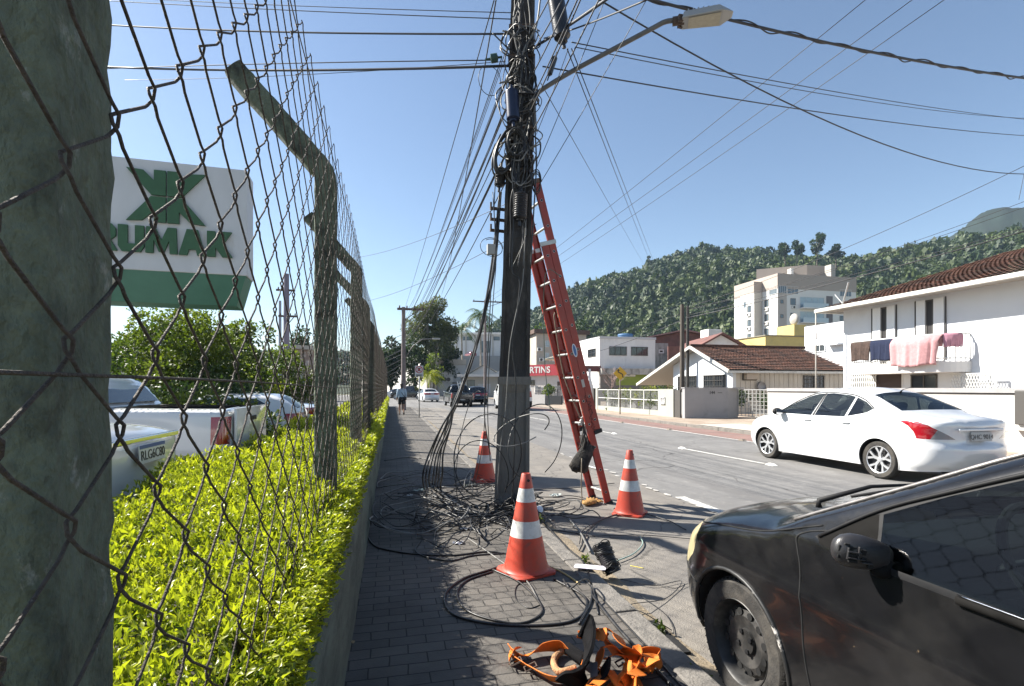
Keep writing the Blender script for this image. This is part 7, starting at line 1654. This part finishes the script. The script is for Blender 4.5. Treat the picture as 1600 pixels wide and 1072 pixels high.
# --- beige block behind the ladder, red fronted shop, low walls
beige = mat("plaster_beige", (.42, .37, .31), .85, var=.08, vs=.6, dirt=((.26, .23, .2), .5, .52, .75))
b_ = corner("beige three storey block with a brown roof behind the ladder", "building", "beige_block", 838, 24, 826, 916, 521, beige); b_.box("roof", (b_.x0-.5, b_.y0-.5, b_.zt+.003), (b_.x1+.5, b_.y1+2, b_.zt+.7), mat("roof_brown", (.10, .065, .05), .9, var=.3, vs=1))
for (x, z_) in ((855, 537), (855, 556), (868, 537), (868, 556), (893, 537), (893, 556)): b_.win((Xat(x-3, b_.y0), b_.y0), (Xat(x+3, b_.y0), b_.y0), hat(z_+5, b_.x0, b_.y0), hat(z_-5, b_.x0, b_.y0), frw, tcur if x < 865 else tg, 1, .06)
for (x, z_) in ((843, 546), (862, 562), (846, 562)): b_.ac((Xat(x, b_.y0), b_.y0, hat(z_, b_.x0, b_.y0)), (0, -1), .9, .6)
b_ = Bld("low grey shop with a red fascia and white lettering behind the ladder", "shop", "red_fronted_shop", tuple(W(850, HY, 62).to_2d())+(0,)); A_, C_ = W(818, HY, 63), W(880, HY, 60)
def along(t, o=0): d = (C_-A_).normalized(); n = Vector((d.y, -d.x, 0)); return (A_.x+(C_.x-A_.x)*t+n.x*o, A_.y+(C_.y-A_.y)*t+n.y*o)
zr0, zr1 = H+(HY-587)/F*61.5, H+(HY-570)/F*61.5
b_.poly("wall", [along(0), along(1.1), along(1.1, -8), along(0, -8)], 0, zr0+.2, greyl); b_.poly("fascia", [along(0, .35), along(.90, .35), along(.90, .004), along(0, .004)], zr0, zr1, mat("fascia_red", (.36, .03, .045), .6)); 
d_a = math.atan2(C_.y-A_.y, C_.x-A_.x); text("lettering", "MARTINS", 1.05, steelw, b_.r, b_.L((*along(.32, .36), (zr0+zr1)/2)), (R(90), 0, d_a), .01, bold=.02)
b_.win(along(.12, .003), along(.30, .003), hat(602, *along(.2)), hat(594, *along(.2)), frd, glassd, 3, .05); b_.win(along(.86, .003), along(.98, .003), .1, 2.2, frd, mat("shop_dark", (.08, .06, .05), .7), 0, .05, name="doorway")
q = MB(); q.lathe([(0, .05), (.9, .0), (1.0, .15), (0, .55)], 14, tuple(W(869, 563, 60)), squash=(1.5, .8)); tag(q.build("awning", mat("tarp_cream", (.48, .43, .33), .8), smooth=True), "cream tarpaulin canopy above the red fascia", "canopy")
rgs = random.Random(12); 
for k in range(9):
    px = 838+k*5.0; p = W(px, HY, 50); hh_s = H+(HY-rgs.uniform(600, 606))/F*50; q = MB()
    for i in range(5): q.box((0, 0, hh_s*(i+.5)/5), (rgs.uniform(.24, .34), .5, hh_s/5-.03), rz=rgs.uniform(-.1, .1))
    o = q.build("stone_slab", mat("slab%d" % (k % 3), ((.48, .46, .43), (.36, .34, .32), (.56, .53, .48))[k % 3], .8, var=.25, vs=4), bevel=.01); o.location = (p.x, p.y, 0); o.rotation_euler = (0, 0, -YAW); tag(o, "upright pale stone slab in the row before the red fronted shop", "stone slab", "stone slabs before the red fronted shop")
A_, C_ = W(826, HY, 46), W(878, HY, 44); d_ = (C_-A_).normalized()
q = MB(); q.bar((A_.x, A_.y, .42), (A_.lerp(C_, .52).x, A_.lerp(C_, .52).y, .42), .2, .9); tag(q.build("low_wall", greyl), "low pale wall right of the thick pole across the road", "wall"); q = MB(); q.bar((A_.lerp(C_, .54).x, A_.lerp(C_, .54).y, .30), (C_.x, C_.y, .30), .2, .95); tag(q.build("low_wall", mat("wall_black", (.02, .022, .026), .7)), "low black wall across the road left of the ladder", "wall")
# --- buildings at the street's end
def freeb(lab, name, pts, yt, m, cat="building", z0=-.05, zref=None):
    """pts: (px, depth) of the ground plan"""
    P = [W(a, HY, z) for a, z in pts]; b_ = Bld(lab, cat, name, (P[0].x, P[0].y, 0)); z1 = H+(HY-yt)/F*(zref or pts[0][1]); b_.poly("wall", [(p.x, p.y) for p in P], z0, z1, m); b_.zt = z1; b_.P = [(p.x, p.y) for p in P]; return b_
whb = mat("far_white", (.66, .63, .59), .85, var=.05, vs=.4); pale = mat("far_pale", (.50, .50, .50), .85, var=.08, vs=.5); roofp = mat("roof_pale", (.42, .38, .33), .85, var=.15, vs=.5); terr = mat("terrace_grey", (.28, .29, .30), .9, var=.15, vs=.2)
b_ = freeb("plain bright white warehouse at the street's end behind the walker", "white_warehouse", [(666, 96), (681, 98), (650, 135), (560, 135), (585, 112)], 553, whb); b_.box("parapet_block", (b_.P[0][0]-.3, b_.P[0][1]-.2, b_.zt+.003), (b_.P[1][0]+.3, b_.P[1][1]+5, b_.zt+1.1), whb)
b_ = freeb("long low pale building with a row of windows and cooling units behind the dark pickup", "low_building", [(681, 99), (728, 99), (728, 112), (681, 112)], 570, pale); b_.poly("roof_edge", [(x, y-.4 if i < 2 else y) for i, (x, y) in enumerate(b_.P)], b_.zt+.003, b_.zt+1.0, roofp)
for k in range(4): t = .1+k*.12; x = b_.P[0][0]+(b_.P[1][0]-b_.P[0][0])*t; y = b_.P[0][1]+(b_.P[1][1]-b_.P[0][1])*t; b_.ac((x, y, H+(HY-593)/F*99), (SA*-1, -CA), 1.5, 1.0)
def mid(b_, t, o=0.): a, c_ = Vector((*b_.P[0], 0)), Vector((*b_.P[1], 0)); d = (c_-a).normalized(); q = a.lerp(c_, t)+Vector((d.y, -d.x, 0))*o; return (q.x, q.y)
b_.win(mid(b_, .05, .003), mid(b_, .55, .003), H+(HY-583)/F*99, H+(HY-573)/F*99, frw, mat("blind_grey", (.34, .35, .36), .6), 5, .05); b_.win(mid(b_, .55, .003), mid(b_, .75, .003), .1, 2.6, frd, tg, 1, .05, name="doorway")
b_ = freeb("pale low shop with a white canopy left of the thick pole", "low_shop", [(728, 92), (792, 92), (792, 104), (728, 104)], 588, mat("shop_cream", (.44, .42, .37), .8, var=.1, vs=.5)); b_.poly("canopy", [mid(b_, -.2, 1.6), mid(b_, 1, 1.6), mid(b_, 1, .003), mid(b_, -.2, .003)], b_.zt-.1, b_.zt+.35, whb)
b_.win(mid(b_, .03, .003), mid(b_, .22, .003), .1, 2.9, frd, tg, 1, .05, name="doorway"); b_.win(mid(b_, .30, .003), mid(b_, .6, .003), .6, 2.2, frw, pale, 4, .05)
t = gable("small house with a steep beige gable roof above the white canopy", 756, 97, 7.8, 12, H+(HY-590)/F*97, 2.3, whb, roofp); 
q = MB(); q.prism([(0, 0), (5.0, 0), (2.4, 1.5)], 5, lambda u, v, w: Vector((u+1.4, -4+w, H+(HY-588)/F*92+v))); q.build("canopy_peak", whb, t)
b_ = freeb("grey terrace wall below the long hilltop building", "terrace", [(684, 118), (800, 118), (800, 135), (684, 135)], 556, terr, "wall")
b_ = freeb("long pale hilltop building with dark windows behind the palms", "hilltop_building", [(700, 134), (812, 134), (812, 150), (700, 150)], 523, pale); b_.poly("roof_slab", [mid(b_, -.02, .8), mid(b_, 1, .8), (b_.P[2][0], b_.P[2][1]), (b_.P[3][0], b_.P[3][1])], b_.zt+.003, b_.zt+.5, whb)
for (a, c_) in ((.08, .15), (.21, .335), (.62, .72), (.76, .88)): b_.win(mid(b_, a, .003), mid(b_, c_, .003), H+(HY-532)/F*134, H+(HY-526)/F*134, frd, tg, 2, .06)
b_.win(mid(b_, .45, .003), mid(b_, .58, .003), H+(HY-551)/F*134, H+(HY-533)/F*134, frd, tg, 2, .06, name="entrance")
for k in range(9): x, y = mid(b_, k/8, .06); b_.box("pilaster", (x-.15, y-.15, 0), (x+.15, y+.15, b_.zt), soff)
b_ = freeb("brick house partly hidden behind the low leafy tree at the lot's far end", "brick_house", [(455, 34), (500, 36), (500, 42), (455, 42)], 545, mat("brick_far", (.30, .22, .19), .9, var=.3, vs=3, dirt=((.5, .48, .46), 1.5, .5, .6))); b_.win(mid(b_, .25, .003), mid(b_, .45, .003), 1.0, 2.0, frw, tg, 1, .05)
b_.poly("roof", [mid(b_, -.1, .5), mid(b_, 1.1, .5), (b_.P[2][0], b_.P[2][1]), (b_.P[3][0], b_.P[3][1])], b_.zt+.003, b_.zt+.25, roofp)
# ------------------------------------------------------------------ more vehicles
glassd_ = mat("rear_glass", (.012, .014, .016), .06, spec=.6)
silver = mat("silver_paint", (.60, .61, .62), .25, .3, coat=.6); dkgrey = mat("dark_grey_paint", (.022, .023, .026), .2, coat=.7); blk = mat("gloss_black", (.012, .012, .014), .18, coat=.7); redp = mat("red_paint", (.16, .025, .03), .3, coat=.5)
def simple_car(kind, lab, loc, rz, paintm, plate_txt=None, step=.09, name="parked_car", cat="car", group=None, glass=None, style='alloy', mir=True, sh=1.0, skip=()):
    gd = glass or gl_dark
    if kind == 'hatch':
        c = Car(top=[(-1.98, .95), (-1.95, 1.10), (-1.80, 1.25), (-1.55, 1.41), (-1.2, 1.46), (-.5, 1.475), (0, 1.44), (.4, 1.27), (.85, 1.05), (1.0, 1.0), (1.4, .93), (1.75, .82), (1.9, .70), (1.95, .62)],
                front=[(.2, 1.88), (.3, 1.98), (.45, 2.02), (.55, 2.0), (.62, 1.95)], rear=[(.2, -1.9), (.3, -1.98), (.5, -2.03), (.7, -2.0), (.95, -1.98)], W_=1.72, wheels=(1.25, -1.28), wr=.31, zbot=.2, belt=.95, tum=.22, Rt=((-9, .12), (9, .12)), mf=3, mr=4.2, Rr=.5, step=step)
        f = [("windscreen", c.band(.05, .95, .85, .05, .06), gd, True), ("rear_window", c.band(-1.93, -1.58, .80, .02, .02), gd, True), ("window", [(.55, .97), (.1, 1.25), (-.15, 1.34), (-.45, 1.36), (-.45, .95)], gd, False), ("window", [(-.52, .95), (-.52, 1.36), (-1.1, 1.34), (-1.35, 1.2), (-1.35, 1.05), (-1.1, .95)], gd, False),
             ("taillight", [(-2.2, .78), (-2.2, 1.0), (-1.965, 1.02), (-1.72, 1.02), (-1.68, .92), (-1.8, .80), (-1.95, .78)], lampred, False), ("headlight", [(2.1, .72), (2.1, .58), (1.8, .62), (1.55, .75), (1.7, .80)], lampwhite, False), ("bumper", [(2.2, .42), (2.2, .1), (1.62, .1), (1.62, .30), (1.8, .42)], blackp, True)]
        rear_y, pz = -2.03, .86
    elif kind == 'sedan':
        c = Car(top=[(-2.25, .95), (-2.2, 1.04), (-1.9, 1.09), (-1.6, 1.12), (-1.3, 1.27), (-.9, 1.42), (-.4, 1.47), (.1, 1.44), (.5, 1.28), (.98, 1.04), (1.15, 1.0), (1.6, .92), (2.0, .8), (2.15, .65)], front=[(.2, 2.05), (.3, 2.16), (.45, 2.2), (.55, 2.18), (.65, 2.15)], rear=[(.2, -2.15), (.32, -2.24), (.5, -2.28), (.7, -2.25), (.95, -2.25)],
                W_=1.76, wheels=(1.38, -1.30), wr=.315, zbot=.2, belt=.97, tum=.24, Rt=((-9, .12), (9, .12)), mf=3, mr=3.8, Rr=.5, step=step)
        f = [("windscreen", c.band(.2, 1.08, .85, .05, .06), gd, True), ("rear_window", c.band(-1.62, -.95, .82, .05, .04), gd, True), ("window", [(.65, .99), (.2, 1.27), (-.1, 1.35), (-.3, 1.36), (-.3, .97)], gd, False), ("window", [(-.38, .97), (-.38, 1.36), (-.8, 1.32), (-1.15, 1.2), (-1.35, 1.08), (-1.1, .98)], gd, False),
             ("taillight", [(-2.4, .80), (-2.4, .98), (-2.22, 1.0), (-1.9, .99), (-1.95, .86), (-2.15, .80)], lampred, False), ("headlight", [(2.3, .72), (2.3, .6), (2.0, .62), (1.7, .76), (1.85, .80)], lampwhite, False)]
        rear_y, pz = -2.275, .90
    elif kind == 'suv':
        c = Car(top=[(-2.1, 1.0), (-2.06, 1.18), (-1.95, 1.40), (-1.8, 1.58), (-1.4, 1.65), (-.5, 1.67), (.1, 1.62), (.5, 1.42), (.9, 1.17), (1.05, 1.10), (1.5, 1.04), (1.9, .93), (2.1, .78), (2.15, .65)], front=[(.25, 2.05), (.35, 2.15), (.5, 2.2), (.6, 2.18), (.65, 2.15)], rear=[(.25, -2.02), (.35, -2.1), (.55, -2.14), (.8, -2.11), (1.0, -2.1)],
                W_=1.84, wheels=(1.32, -1.32), wr=.355, zbot=.25, belt=1.05, tum=.2, Rt=((-9, .13), (9, .13)), mf=3, mr=4.5, Rr=.45, step=step)
        f = [("windscreen", c.band(.2, .98, .85, .05, .05), gd, True), ("rear_window", c.band(-2.055, -1.84, .82, .01, .01), gd, True), ("window", [(.65, 1.08), (.25, 1.38), (0, 1.50), (-.4, 1.53), (-.4, 1.06)], gd, False), ("window", [(-.48, 1.06), (-.48, 1.53), (-1.2, 1.52), (-1.6, 1.42), (-1.62, 1.12), (-1.1, 1.06)], gd, False),
             ("taillight", [(-2.3, .86), (-2.3, 1.06), (-2.075, 1.08), (-1.75, 1.08), (-1.78, .95), (-2.0, .86)], lampred, False), ("headlight", [(2.3, .82), (2.3, .7), (2.0, .72), (1.7, .86), (1.9, .9)], lampwhite, False), ("bumper", [(-2.3, .55), (-2.3, .1), (-1.75, .1), (-1.75, .40), (-1.95, .55)], blackp, True)]
        rear_y, pz = -2.135, .90
    elif kind == 'van':
        c = Car(top=[(-2.3, 1.4), (-2.28, 1.8), (-2.2, 1.98), (-1.9, 2.05), (0, 2.08), (1.1, 2.0), (1.5, 1.75), (2.0, 1.25), (2.2, 1.1), (2.5, .9)], front=[(.25, 2.45), (.4, 2.55), (.6, 2.55), (.8, 2.52), (.9, 2.5)], rear=[(.25, -2.25), (.4, -2.32), (.8, -2.32), (1.4, -2.3)], W_=1.9, wheels=(1.6, -1.5), wr=.35, zbot=.28, belt=1.2, tum=.10, Rt=((-9, .15), (9, .15)), mf=3, mr=5, Rr=.4, step=step)
        f = [("windscreen", c.band(1.25, 2.1, .85, .05, .05), gd, True), ("rear_window", [(-2.5, 1.25), (-2.5, 1.75), (-2.262, 1.75), (-2.275, 1.25)], gd, True), ("window", [(1.75, 1.2), (1.3, 1.7), (.8, 1.72), (.8, 1.2)], gd, False), ("taillight", [(-2.5, .9), (-2.5, 1.3), (-2.26, 1.3), (-2.2, 1.3), (-2.2, .9)], lampred, False), ("bumper", [(-2.5, .62), (-2.5, .1), (-1.98, .1), (-1.98, .45), (-2.15, .62)], blackp, True)]
        rear_y, pz = -2.32, .95
    elif kind == 'pickup':                # double cab
        c = Car(top=[(-2.62, 1.10), (-2.615, 1.13), (-2.58, 1.15), (-1.10, 1.16), (-1.06, 1.19), (-.90, 1.62), (-.80, 1.76), (-.5, 1.82), (.2, 1.82), (.55, 1.74), (.85, 1.52), (1.2, 1.25), (1.35, 1.18), (1.9, 1.12), (2.35, 1.02), (2.5, .85)], front=[(.35, 2.45), (.5, 2.58), (.65, 2.6), (.75, 2.57), (.85, 2.5)], rear=[(.42, -2.56), (.5, -2.62), (.7, -2.63), (1.10, -2.62)],
                W_=1.86, wheels=(1.62, -1.55), wr=.39, zbot=.38, belt=1.16, tum=.22, Rt=((-9, .045), (-1.2, .045), (-.9, .12), (9, .14)), mf=3.2, mr=9, mt=3.5, Rr=.3, step=step, bulge=.04)
        f = [("windscreen", c.band(.55, 1.27, .85, .04, .05), gd, True), ("window", [(1.0, 1.2), (.68, 1.5), (.4, 1.66), (.05, 1.68), (.05, 1.18)], gd, False), ("window", [(-.03, 1.18), (-.03, 1.68), (-.5, 1.66), (-.72, 1.55), (-.8, 1.2)], gd, False),
             ("taillight", [(-2.612, .72), (-2.612, 1.09), (-2.44, 1.09), (-2.44, .72)], lampred, False), ("headlight", [(2.8, 1.0), (2.8, .82), (2.4, .84), (2.1, .98), (2.3, 1.02)], lampwhite, False)]
        rear_y, pz = -2.63, .62
    else:                                 # small single cab pickup
        c = Car(top=[(-2.2, 1.17), (-2.195, 1.195), (-2.16, 1.21), (-1.0, 1.23), (-.95, 1.25), (-.80, 1.50), (-.72, 1.56), (-.4, 1.60), (.3, 1.59), (.55, 1.50), (.9, 1.28), (1.2, 1.06), (1.35, 1.02), (1.8, .92), (2.1, .78), (2.2, .65)], front=[(.25, 2.1), (.35, 2.2), (.5, 2.24), (.6, 2.22), (.65, 2.2)], rear=[(.36, -2.1), (.45, -2.2), (.55, -2.21), (1.17, -2.2)],
                W_=1.72, wheels=(1.4, -1.32), wr=.32, zbot=.3, belt=1.18, tum=.2, Rt=((-9, .04), (-1.08, .04), (-.8, .10), (9, .12)), mf=3, mr=9, mt=3.5, Rr=.28, step=step, bulge=.04)
        f = [("windscreen", c.band(.45, 1.25, .85, .04, .05), gd, True), ("window", [(.85, 1.10), (.5, 1.36), (.2, 1.48), (-.3, 1.49), (-.35, 1.12)], gd, False),
             ("taillight", [(-2.195, .82), (-2.195, 1.12), (-2.03, 1.12), (-2.03, .82)], lampred, False), ("headlight", [(2.4, .75), (2.4, .6), (2.1, .62), (1.85, .76), (2.0, .8)], lampwhite, False)]
        rear_y, pz = -2.21, .70
    f = [q_ for q_ in f if q_[0] not in skip]
    root = thing(name, lab, cat, loc, rz, group)
    cut = c.band(c.top[0][0]+.07, -1.06 if kind == 'strada' else -1.14, .84, 0, 0) if kind in ('pickup', 'strada') else None
    c.build(root, f, paintm, cut)
    if cut:
        y0, y1 = c.top[0][0]+.07, (-1.04 if kind == 'strada' else -1.12); w = c.W*.80; zt_ = c.zt(y0)-.02; q = MB(); z0 = .62
        q.add([(-w/2, y0, z0), (w/2, y0, z0), (w/2, y1, z0), (-w/2, y1, z0), (-w/2, y0, zt_), (w/2, y0, zt_), (w/2, y1, zt_), (-w/2, y1, zt_)], [(0, 1, 2, 3), (0, 4, 5, 1), (1, 5, 6, 2), (2, 6, 7, 3), (3, 7, 4, 0)]); q.build("cargo_bed", blackp, root)
        yr = rear_y-.03; q = MB(); q.box((0, yr+.008, (zt_+.64)/2), (c.W*.80, .035, zt_-.60)); tg_ = q.build("tailgate", paintm, root, smooth=True, bevel=.012, ang=40); q = MB(); q.box((0, yr-.014, zt_-.12), (.24, .02, .055)); q.build("handle", blackp, tg_, bevel=.008)
        ya_, za_, yb_, zb_ = (-.95, 1.27, -.73, 1.54) if kind == 'strada' else (-1.055, 1.24, -.845, 1.70); w0, w1 = c.W*.36, c.W*.33; q = MB()
        q.add([(-w0, ya_-.022, za_), (w0, ya_-.022, za_), (w1, yb_-.022, zb_), (-w1, yb_-.022, zb_), (-w0, ya_+.02, za_), (w0, ya_+.02, za_), (w1, yb_+.02, zb_), (-w1, yb_+.02, zb_)], [(0, 1, 2, 3), (4, 5, 6, 7), (0, 1, 5, 4), (1, 2, 6, 5), (2, 3, 7, 6), (3, 0, 4, 7)]); q.build("rear_window", glassd_, root, bevel=.008)
        q = MB(); q.box((0, yr-.06, .48), (c.W*.92, .12, .13)); q.build("rear_bumper", blackp, root, bevel=.02)
    c.arches(root, paintm if kind != 'suv' else blackp, .008); c.floor(root, rear_y+.3, 1.6, .3, .7); c.wheels(root, style, .2, 24)
    if plate_txt: plate(root, plate_txt, (0, rear_y-.012, pz), 0, platem, .40, .13, True, R(-3))
    if mir: zz = c.belt+.05; mirror(root, c.P(.62 if kind not in ('pickup', 'van') else 1.0, zz, -1), -1, paintm); mirror(root, c.P(.62 if kind not in ('pickup', 'van') else 1.0, zz, 1), 1, paintm)
    hk = {'hatch': (-.3, .85), 'sedan': (-.2, .88), 'suv': (-.3, .95), 'pickup': (.15, 1.05), 'van': (.6, 1.05)}.get(kind, (.0, 1.0)); handle(c, root, hk[0], hk[1], blackp if kind in ('pickup', 'van') else paintm, .18)
    c.gaps(root, [[(hk[0]-.12, c.belt-.02), (hk[0]-.12, .75), (hk[0]-.14, .45)]], .004)
    if kind in ('hatch', 'sedan', 'suv', 'van'): q = MB(); yy = c.top[0][0]+.0
    return root, c
P90 = math.pi/2
r_, c = simple_car('strada', "white single cab pickup backed against the hedge, its red tail light showing", (-1.72-2.21, 7.02, -.03), P90, whitep, step=.06, name="pickup_truck", cat="pickup", style='steel')
r_, c = simple_car('sedan', "white sedan backed against the hedge with a chrome strip over its plate", (-1.66-2.28, 4.16, .05), P90, whitep, "RLG6C80", step=.05, glass=gl_mid, skip=("taillight",))
q = MB(); q.box((0, -2.262, 1.0), (1.02, .02, .04)); q.build("chrome_strip", chrome, r_, bevel=.008)
simple_car('hatch', "white hatchback with a blackened rear window parked beyond the white pickup", (-1.95-2.03, 13.0, -.17), P90, whitep, step=.09)
simple_car('sedan', "grey silver sedan parked furthest along the hedge row", (-2.1-2.27, 16.6, -.15), P90, silver)
def road(px, pyb, Z=None, h=ROAD):
    Z = Z or F*(H-h)/(pyb-HY); p = W(px, pyb, Z); return p.x, p.y
x, y = road(721, 636); g = "cars driving away up the street"
x, y = Xat(721, y), y
pr, c = simple_car('pickup', "dark grey double cab pickup driving away with a ladder standing in its bed", (x, y+2.4, ROAD), R(2), dkgrey, "QJM 2A48", name="pickup_truck", cat="pickup", group=g)
q = MB()
for dx_ in (-.11, .11): q.bar((dx_+.08, -2.2, .9), (dx_-.12, -1.6, 2.05), .05, .03)
for k in range(5): t = .12+k*.18; q.bar((-.11+.08-.20*t, -2.2+.6*t, .9+1.15*t), (.11+.08-.20*t, -2.2+.6*t, .9+1.15*t), .03, .03)
lo = q.build("short_ladder", alum); lo.location = pr.location; tag(lo, "pale short ladder standing up in the bed of the dark pickup", "ladder")
x, y = road(748, 634, 45); simple_car('suv', "black compact utility car driving just ahead of the dark pickup", (x, y+2.1, ROAD), R(-2), blk, "RDS 7H31", name="car", group=g)
x, y = road(671, 628, 56); simple_car('sedan', "white sedan driving away left of the dark pickup", (x, y+2.2, ROAD), R(8), whitep, "MKF 3C70", name="car", group=g)
x, y = road(640, 622, 70); simple_car('pickup', "black and silver pickup crossing at the bend beside the walker", (x, y, ROAD), R(68), blk, name="pickup_truck", cat="pickup", group=g)
x, y = road(618, 619, 80); simple_car('sedan', "silver car at the bend seen left of the walker", (x, y, ROAD), R(75), silver, name="car", group=g)
x, y = road(653, 617, 86); simple_car('sedan', "pale car beyond the bend right of the distant crossarm pole", (x, y, ROAD), R(70), silver, name="car", group=g)
x, y = road(812, 642, 34.5); simple_car('van', "white van almost hidden behind the thick utility pole", (x, y+2.3, ROAD), R(-1), whitep, name="van", cat="van", group=g)
x, y = road(735, 556, 126); o, c = simple_car('hatch', "small dark red car parked on the terrace below the hilltop building", (x, y, H+(HY-556)/F*118), R(15), redp, step=.16)
# ------------------------------------------------------------------ the walker
zp = F*H/(648-HY); pp = W(627.5, 648, zp); per = thing("person", "person with dark hair in a pale blue shirt and black shorts walking on the pavement", "person", (pp.x, pp.y, 0), R(6))
skin = mat("skin", (.30, .17, .115), .6); hairm = mat("hair_dark", (.02, .014, .012), .6); shirt = mat("shirt_blue", (.30, .40, .50), .85, bump=.2, bs=60); shorts = mat("shorts_black", (.02, .02, .024), .85); shoe = mat("shoe_dark", (.025, .022, .022), .7)
def skinned(name, chains, m, parent, lv=2, root=0):
    vs, es, rs__ = [], [], []
    for ch in chains:                     # list of (x,y,z,r) ; an int first joins to that vertex
        prev = None
        for it in ch:
            if isinstance(it, int): prev = it; continue
            vs.append(it[:3]); rs__.append(it[3]); i = len(vs)-1
            if prev is not None: es.append((prev, i))
            prev = i
    me = bpy.data.meshes.new(name); me.from_pydata(vs, es, []); o = bpy.data.objects.new(name, me); link(o, parent); md = o.modifiers.new("skin", 'SKIN'); md.use_smooth_shade = True
    for i, sv in enumerate(me.skin_vertices[0].data): r = rs__[i]; sv.radius = (r, r) if not isinstance(r, tuple) else r; sv.use_root = (i == root)
    s_ = o.modifiers.new("sub", 'SUBSURF'); s_.levels = lv; s_.render_levels = lv; me.materials.append(m); return o
body = [[(0, 0, .90, (.14, .10)), (0, .005, 1.02, (.125, .09)), (0, .0, 1.20, (.15, .10)), (0, -.01, 1.34, (.14, .085)), (0, -.005, 1.42, .055), (0, .01, 1.48, .05), (0, .02, 1.545, (.072, .085)), (0, .018, 1.61, (.074, .088)), (0, .01, 1.655, .05)],
        [0, (-.085, 0, .82, .085), (-.095, .06, .48, .055), (-.095, .05, .28, .05), (-.095, -.03, .09, .035), (-.10, .06, .035, .035), (-.10, .13, .03, .028)],
        [0, (.085, 0, .82, .085), (.095, -.02, .48, .055), (.095, -.11, .28, .05), (.095, -.20, .12, .035), (.10, -.13, .045, .035), (.10, -.06, .03, .028)],
        [3, (-.17, -.01, 1.34, .052), (-.22, -.05, 1.10, .042), (-.235, .0, .88, .030), (-.24, .02, .82, (.038, .02)), (-.24, .035, .77, (.035, .018))],
        [3, (.17, -.01, 1.34, .052), (.22, -.03, 1.10, .042), (.235, .05, .90, .030), (.24, .07, .84, (.038, .02)), (.24, .085, .79, (.035, .018))]]
# five fingers for each hand, grown from the palm
nv = 9+6+6
for hb, yo in ((nv+4, .0), (nv+5+4, .05)):
    sg = -1 if hb < nv+5 else 1; xx, yy, zz = sg*.24, .035+yo, .77 if sg < 0 else .79
    for k, (dy_, L_) in enumerate(((-.022, .052), (-.007, .062), (.009, .058), (.023, .045))):
        body.append([hb, (xx, yy+dy_, zz-.02, .0085), (xx-sg*.008, yy+dy_*1.1, zz-.02-L_*.55, .0078), (xx-sg*.020, yy+dy_*1.1, zz-.02-L_, .0065)])
    body.append([hb-1, (xx-sg*.012, yy+.035, zz+.02, .0095), (xx-sg*.022, yy+.05, zz-.015, .008)])
skinned("body", body, skin, per)
q = MB(); n = 24; vs = []; st = [(.155, .115, .80), (.16, .12, .92), (.15, .11, 1.05), (.168, .118, 1.20), (.175, .112, 1.32), (.15, .09, 1.39), (.075, .07, 1.425)]
for i, (a, b__, z) in enumerate(st):
    for j in range(n):
        t = 2*math.pi*j/n; k = 1+.05*math.sin(5*t+i)*(1-i/7); vs.append((a*k*math.cos(t), b__*k*math.sin(t), z+.012*math.sin(2*t)*(i == 0)))
q.add(vs, [(i*n+j, i*n+(j+1) % n, (i+1)*n+(j+1) % n, (i+1)*n+j) for i in range(len(st)-1) for j in range(n)])
for sg, pts in ((-1, [(-.15, -.01, 1.36), (-.20, -.035, 1.20), (-.225, -.04, 1.06), (-.235, -.01, .93)]), (1, [(.15, -.01, 1.36), (.20, -.025, 1.20), (.225, -.015, 1.06), (.235, .03, .95)])): q.tube(spline(pts, 4), [.072-.0022*i for i in range(13)], 12)
q.build("shirt", shirt, per, smooth=True)
q = MB(); q.tube([(0, 0, .95), (0, 0, .86), (0, 0, .80)], [.15, .158, .15], 20)
for pts in ([(-.08, .0, .85), (-.088, .03, .68), (-.092, .045, .56)], [(.08, .0, .85), (.088, -.01, .68), (.092, -.02, .56)]): q.tube(pts, [.10, .088, .084], 16)
q.build("shorts", shorts, per, smooth=True)
q = MB(); q.ell((0, -.012, 1.605), (.088, .102, .085), 18, 12); q.ell((0, -.07, 1.52), (.075, .045, .12), 14, 10); q.ell((0, -.085, 1.42), (.04, .03, .10), 10, 8); q.build("hair", hairm, per, smooth=True)
q = MB(); q.ell((0, .104, 1.565), (.012, .018, .02), 8, 6); q.build("nose", skin, per, smooth=True); q = MB()
for sg in (-1, 1): q.ell((sg*.03, .095, 1.585), (.012, .006, .006), 8, 6)
q.build("eyes", hairm, per, smooth=True); q = MB(); q.ell((0, .098, 1.53), (.022, .006, .005), 8, 6); q.build("mouth", mat("lip", (.25, .09, .08), .5), per, smooth=True)
for (x_, y_, z_, a) in ((-.10, .07, .04, 0), (.10, -.13, .06, -.5)):
    q = MB(); M = Matrix.Rotation(a, 3, 'X'); q.ell((x_, y_+.01, z_), (.048, .125, .042), 14, 8, rot=M); q.build("shoe", shoe, per, smooth=True)
q = MB(); q.tube(spline([(-.16, .03, 1.36), (.0, -.13, 1.15), (.17, -.08, .92)], 6), .012, 6); q.ell((.20, -.06, .86), (.06, .10, .09), 12, 8); q.build("shoulder_bag", shoe, per, smooth=True)
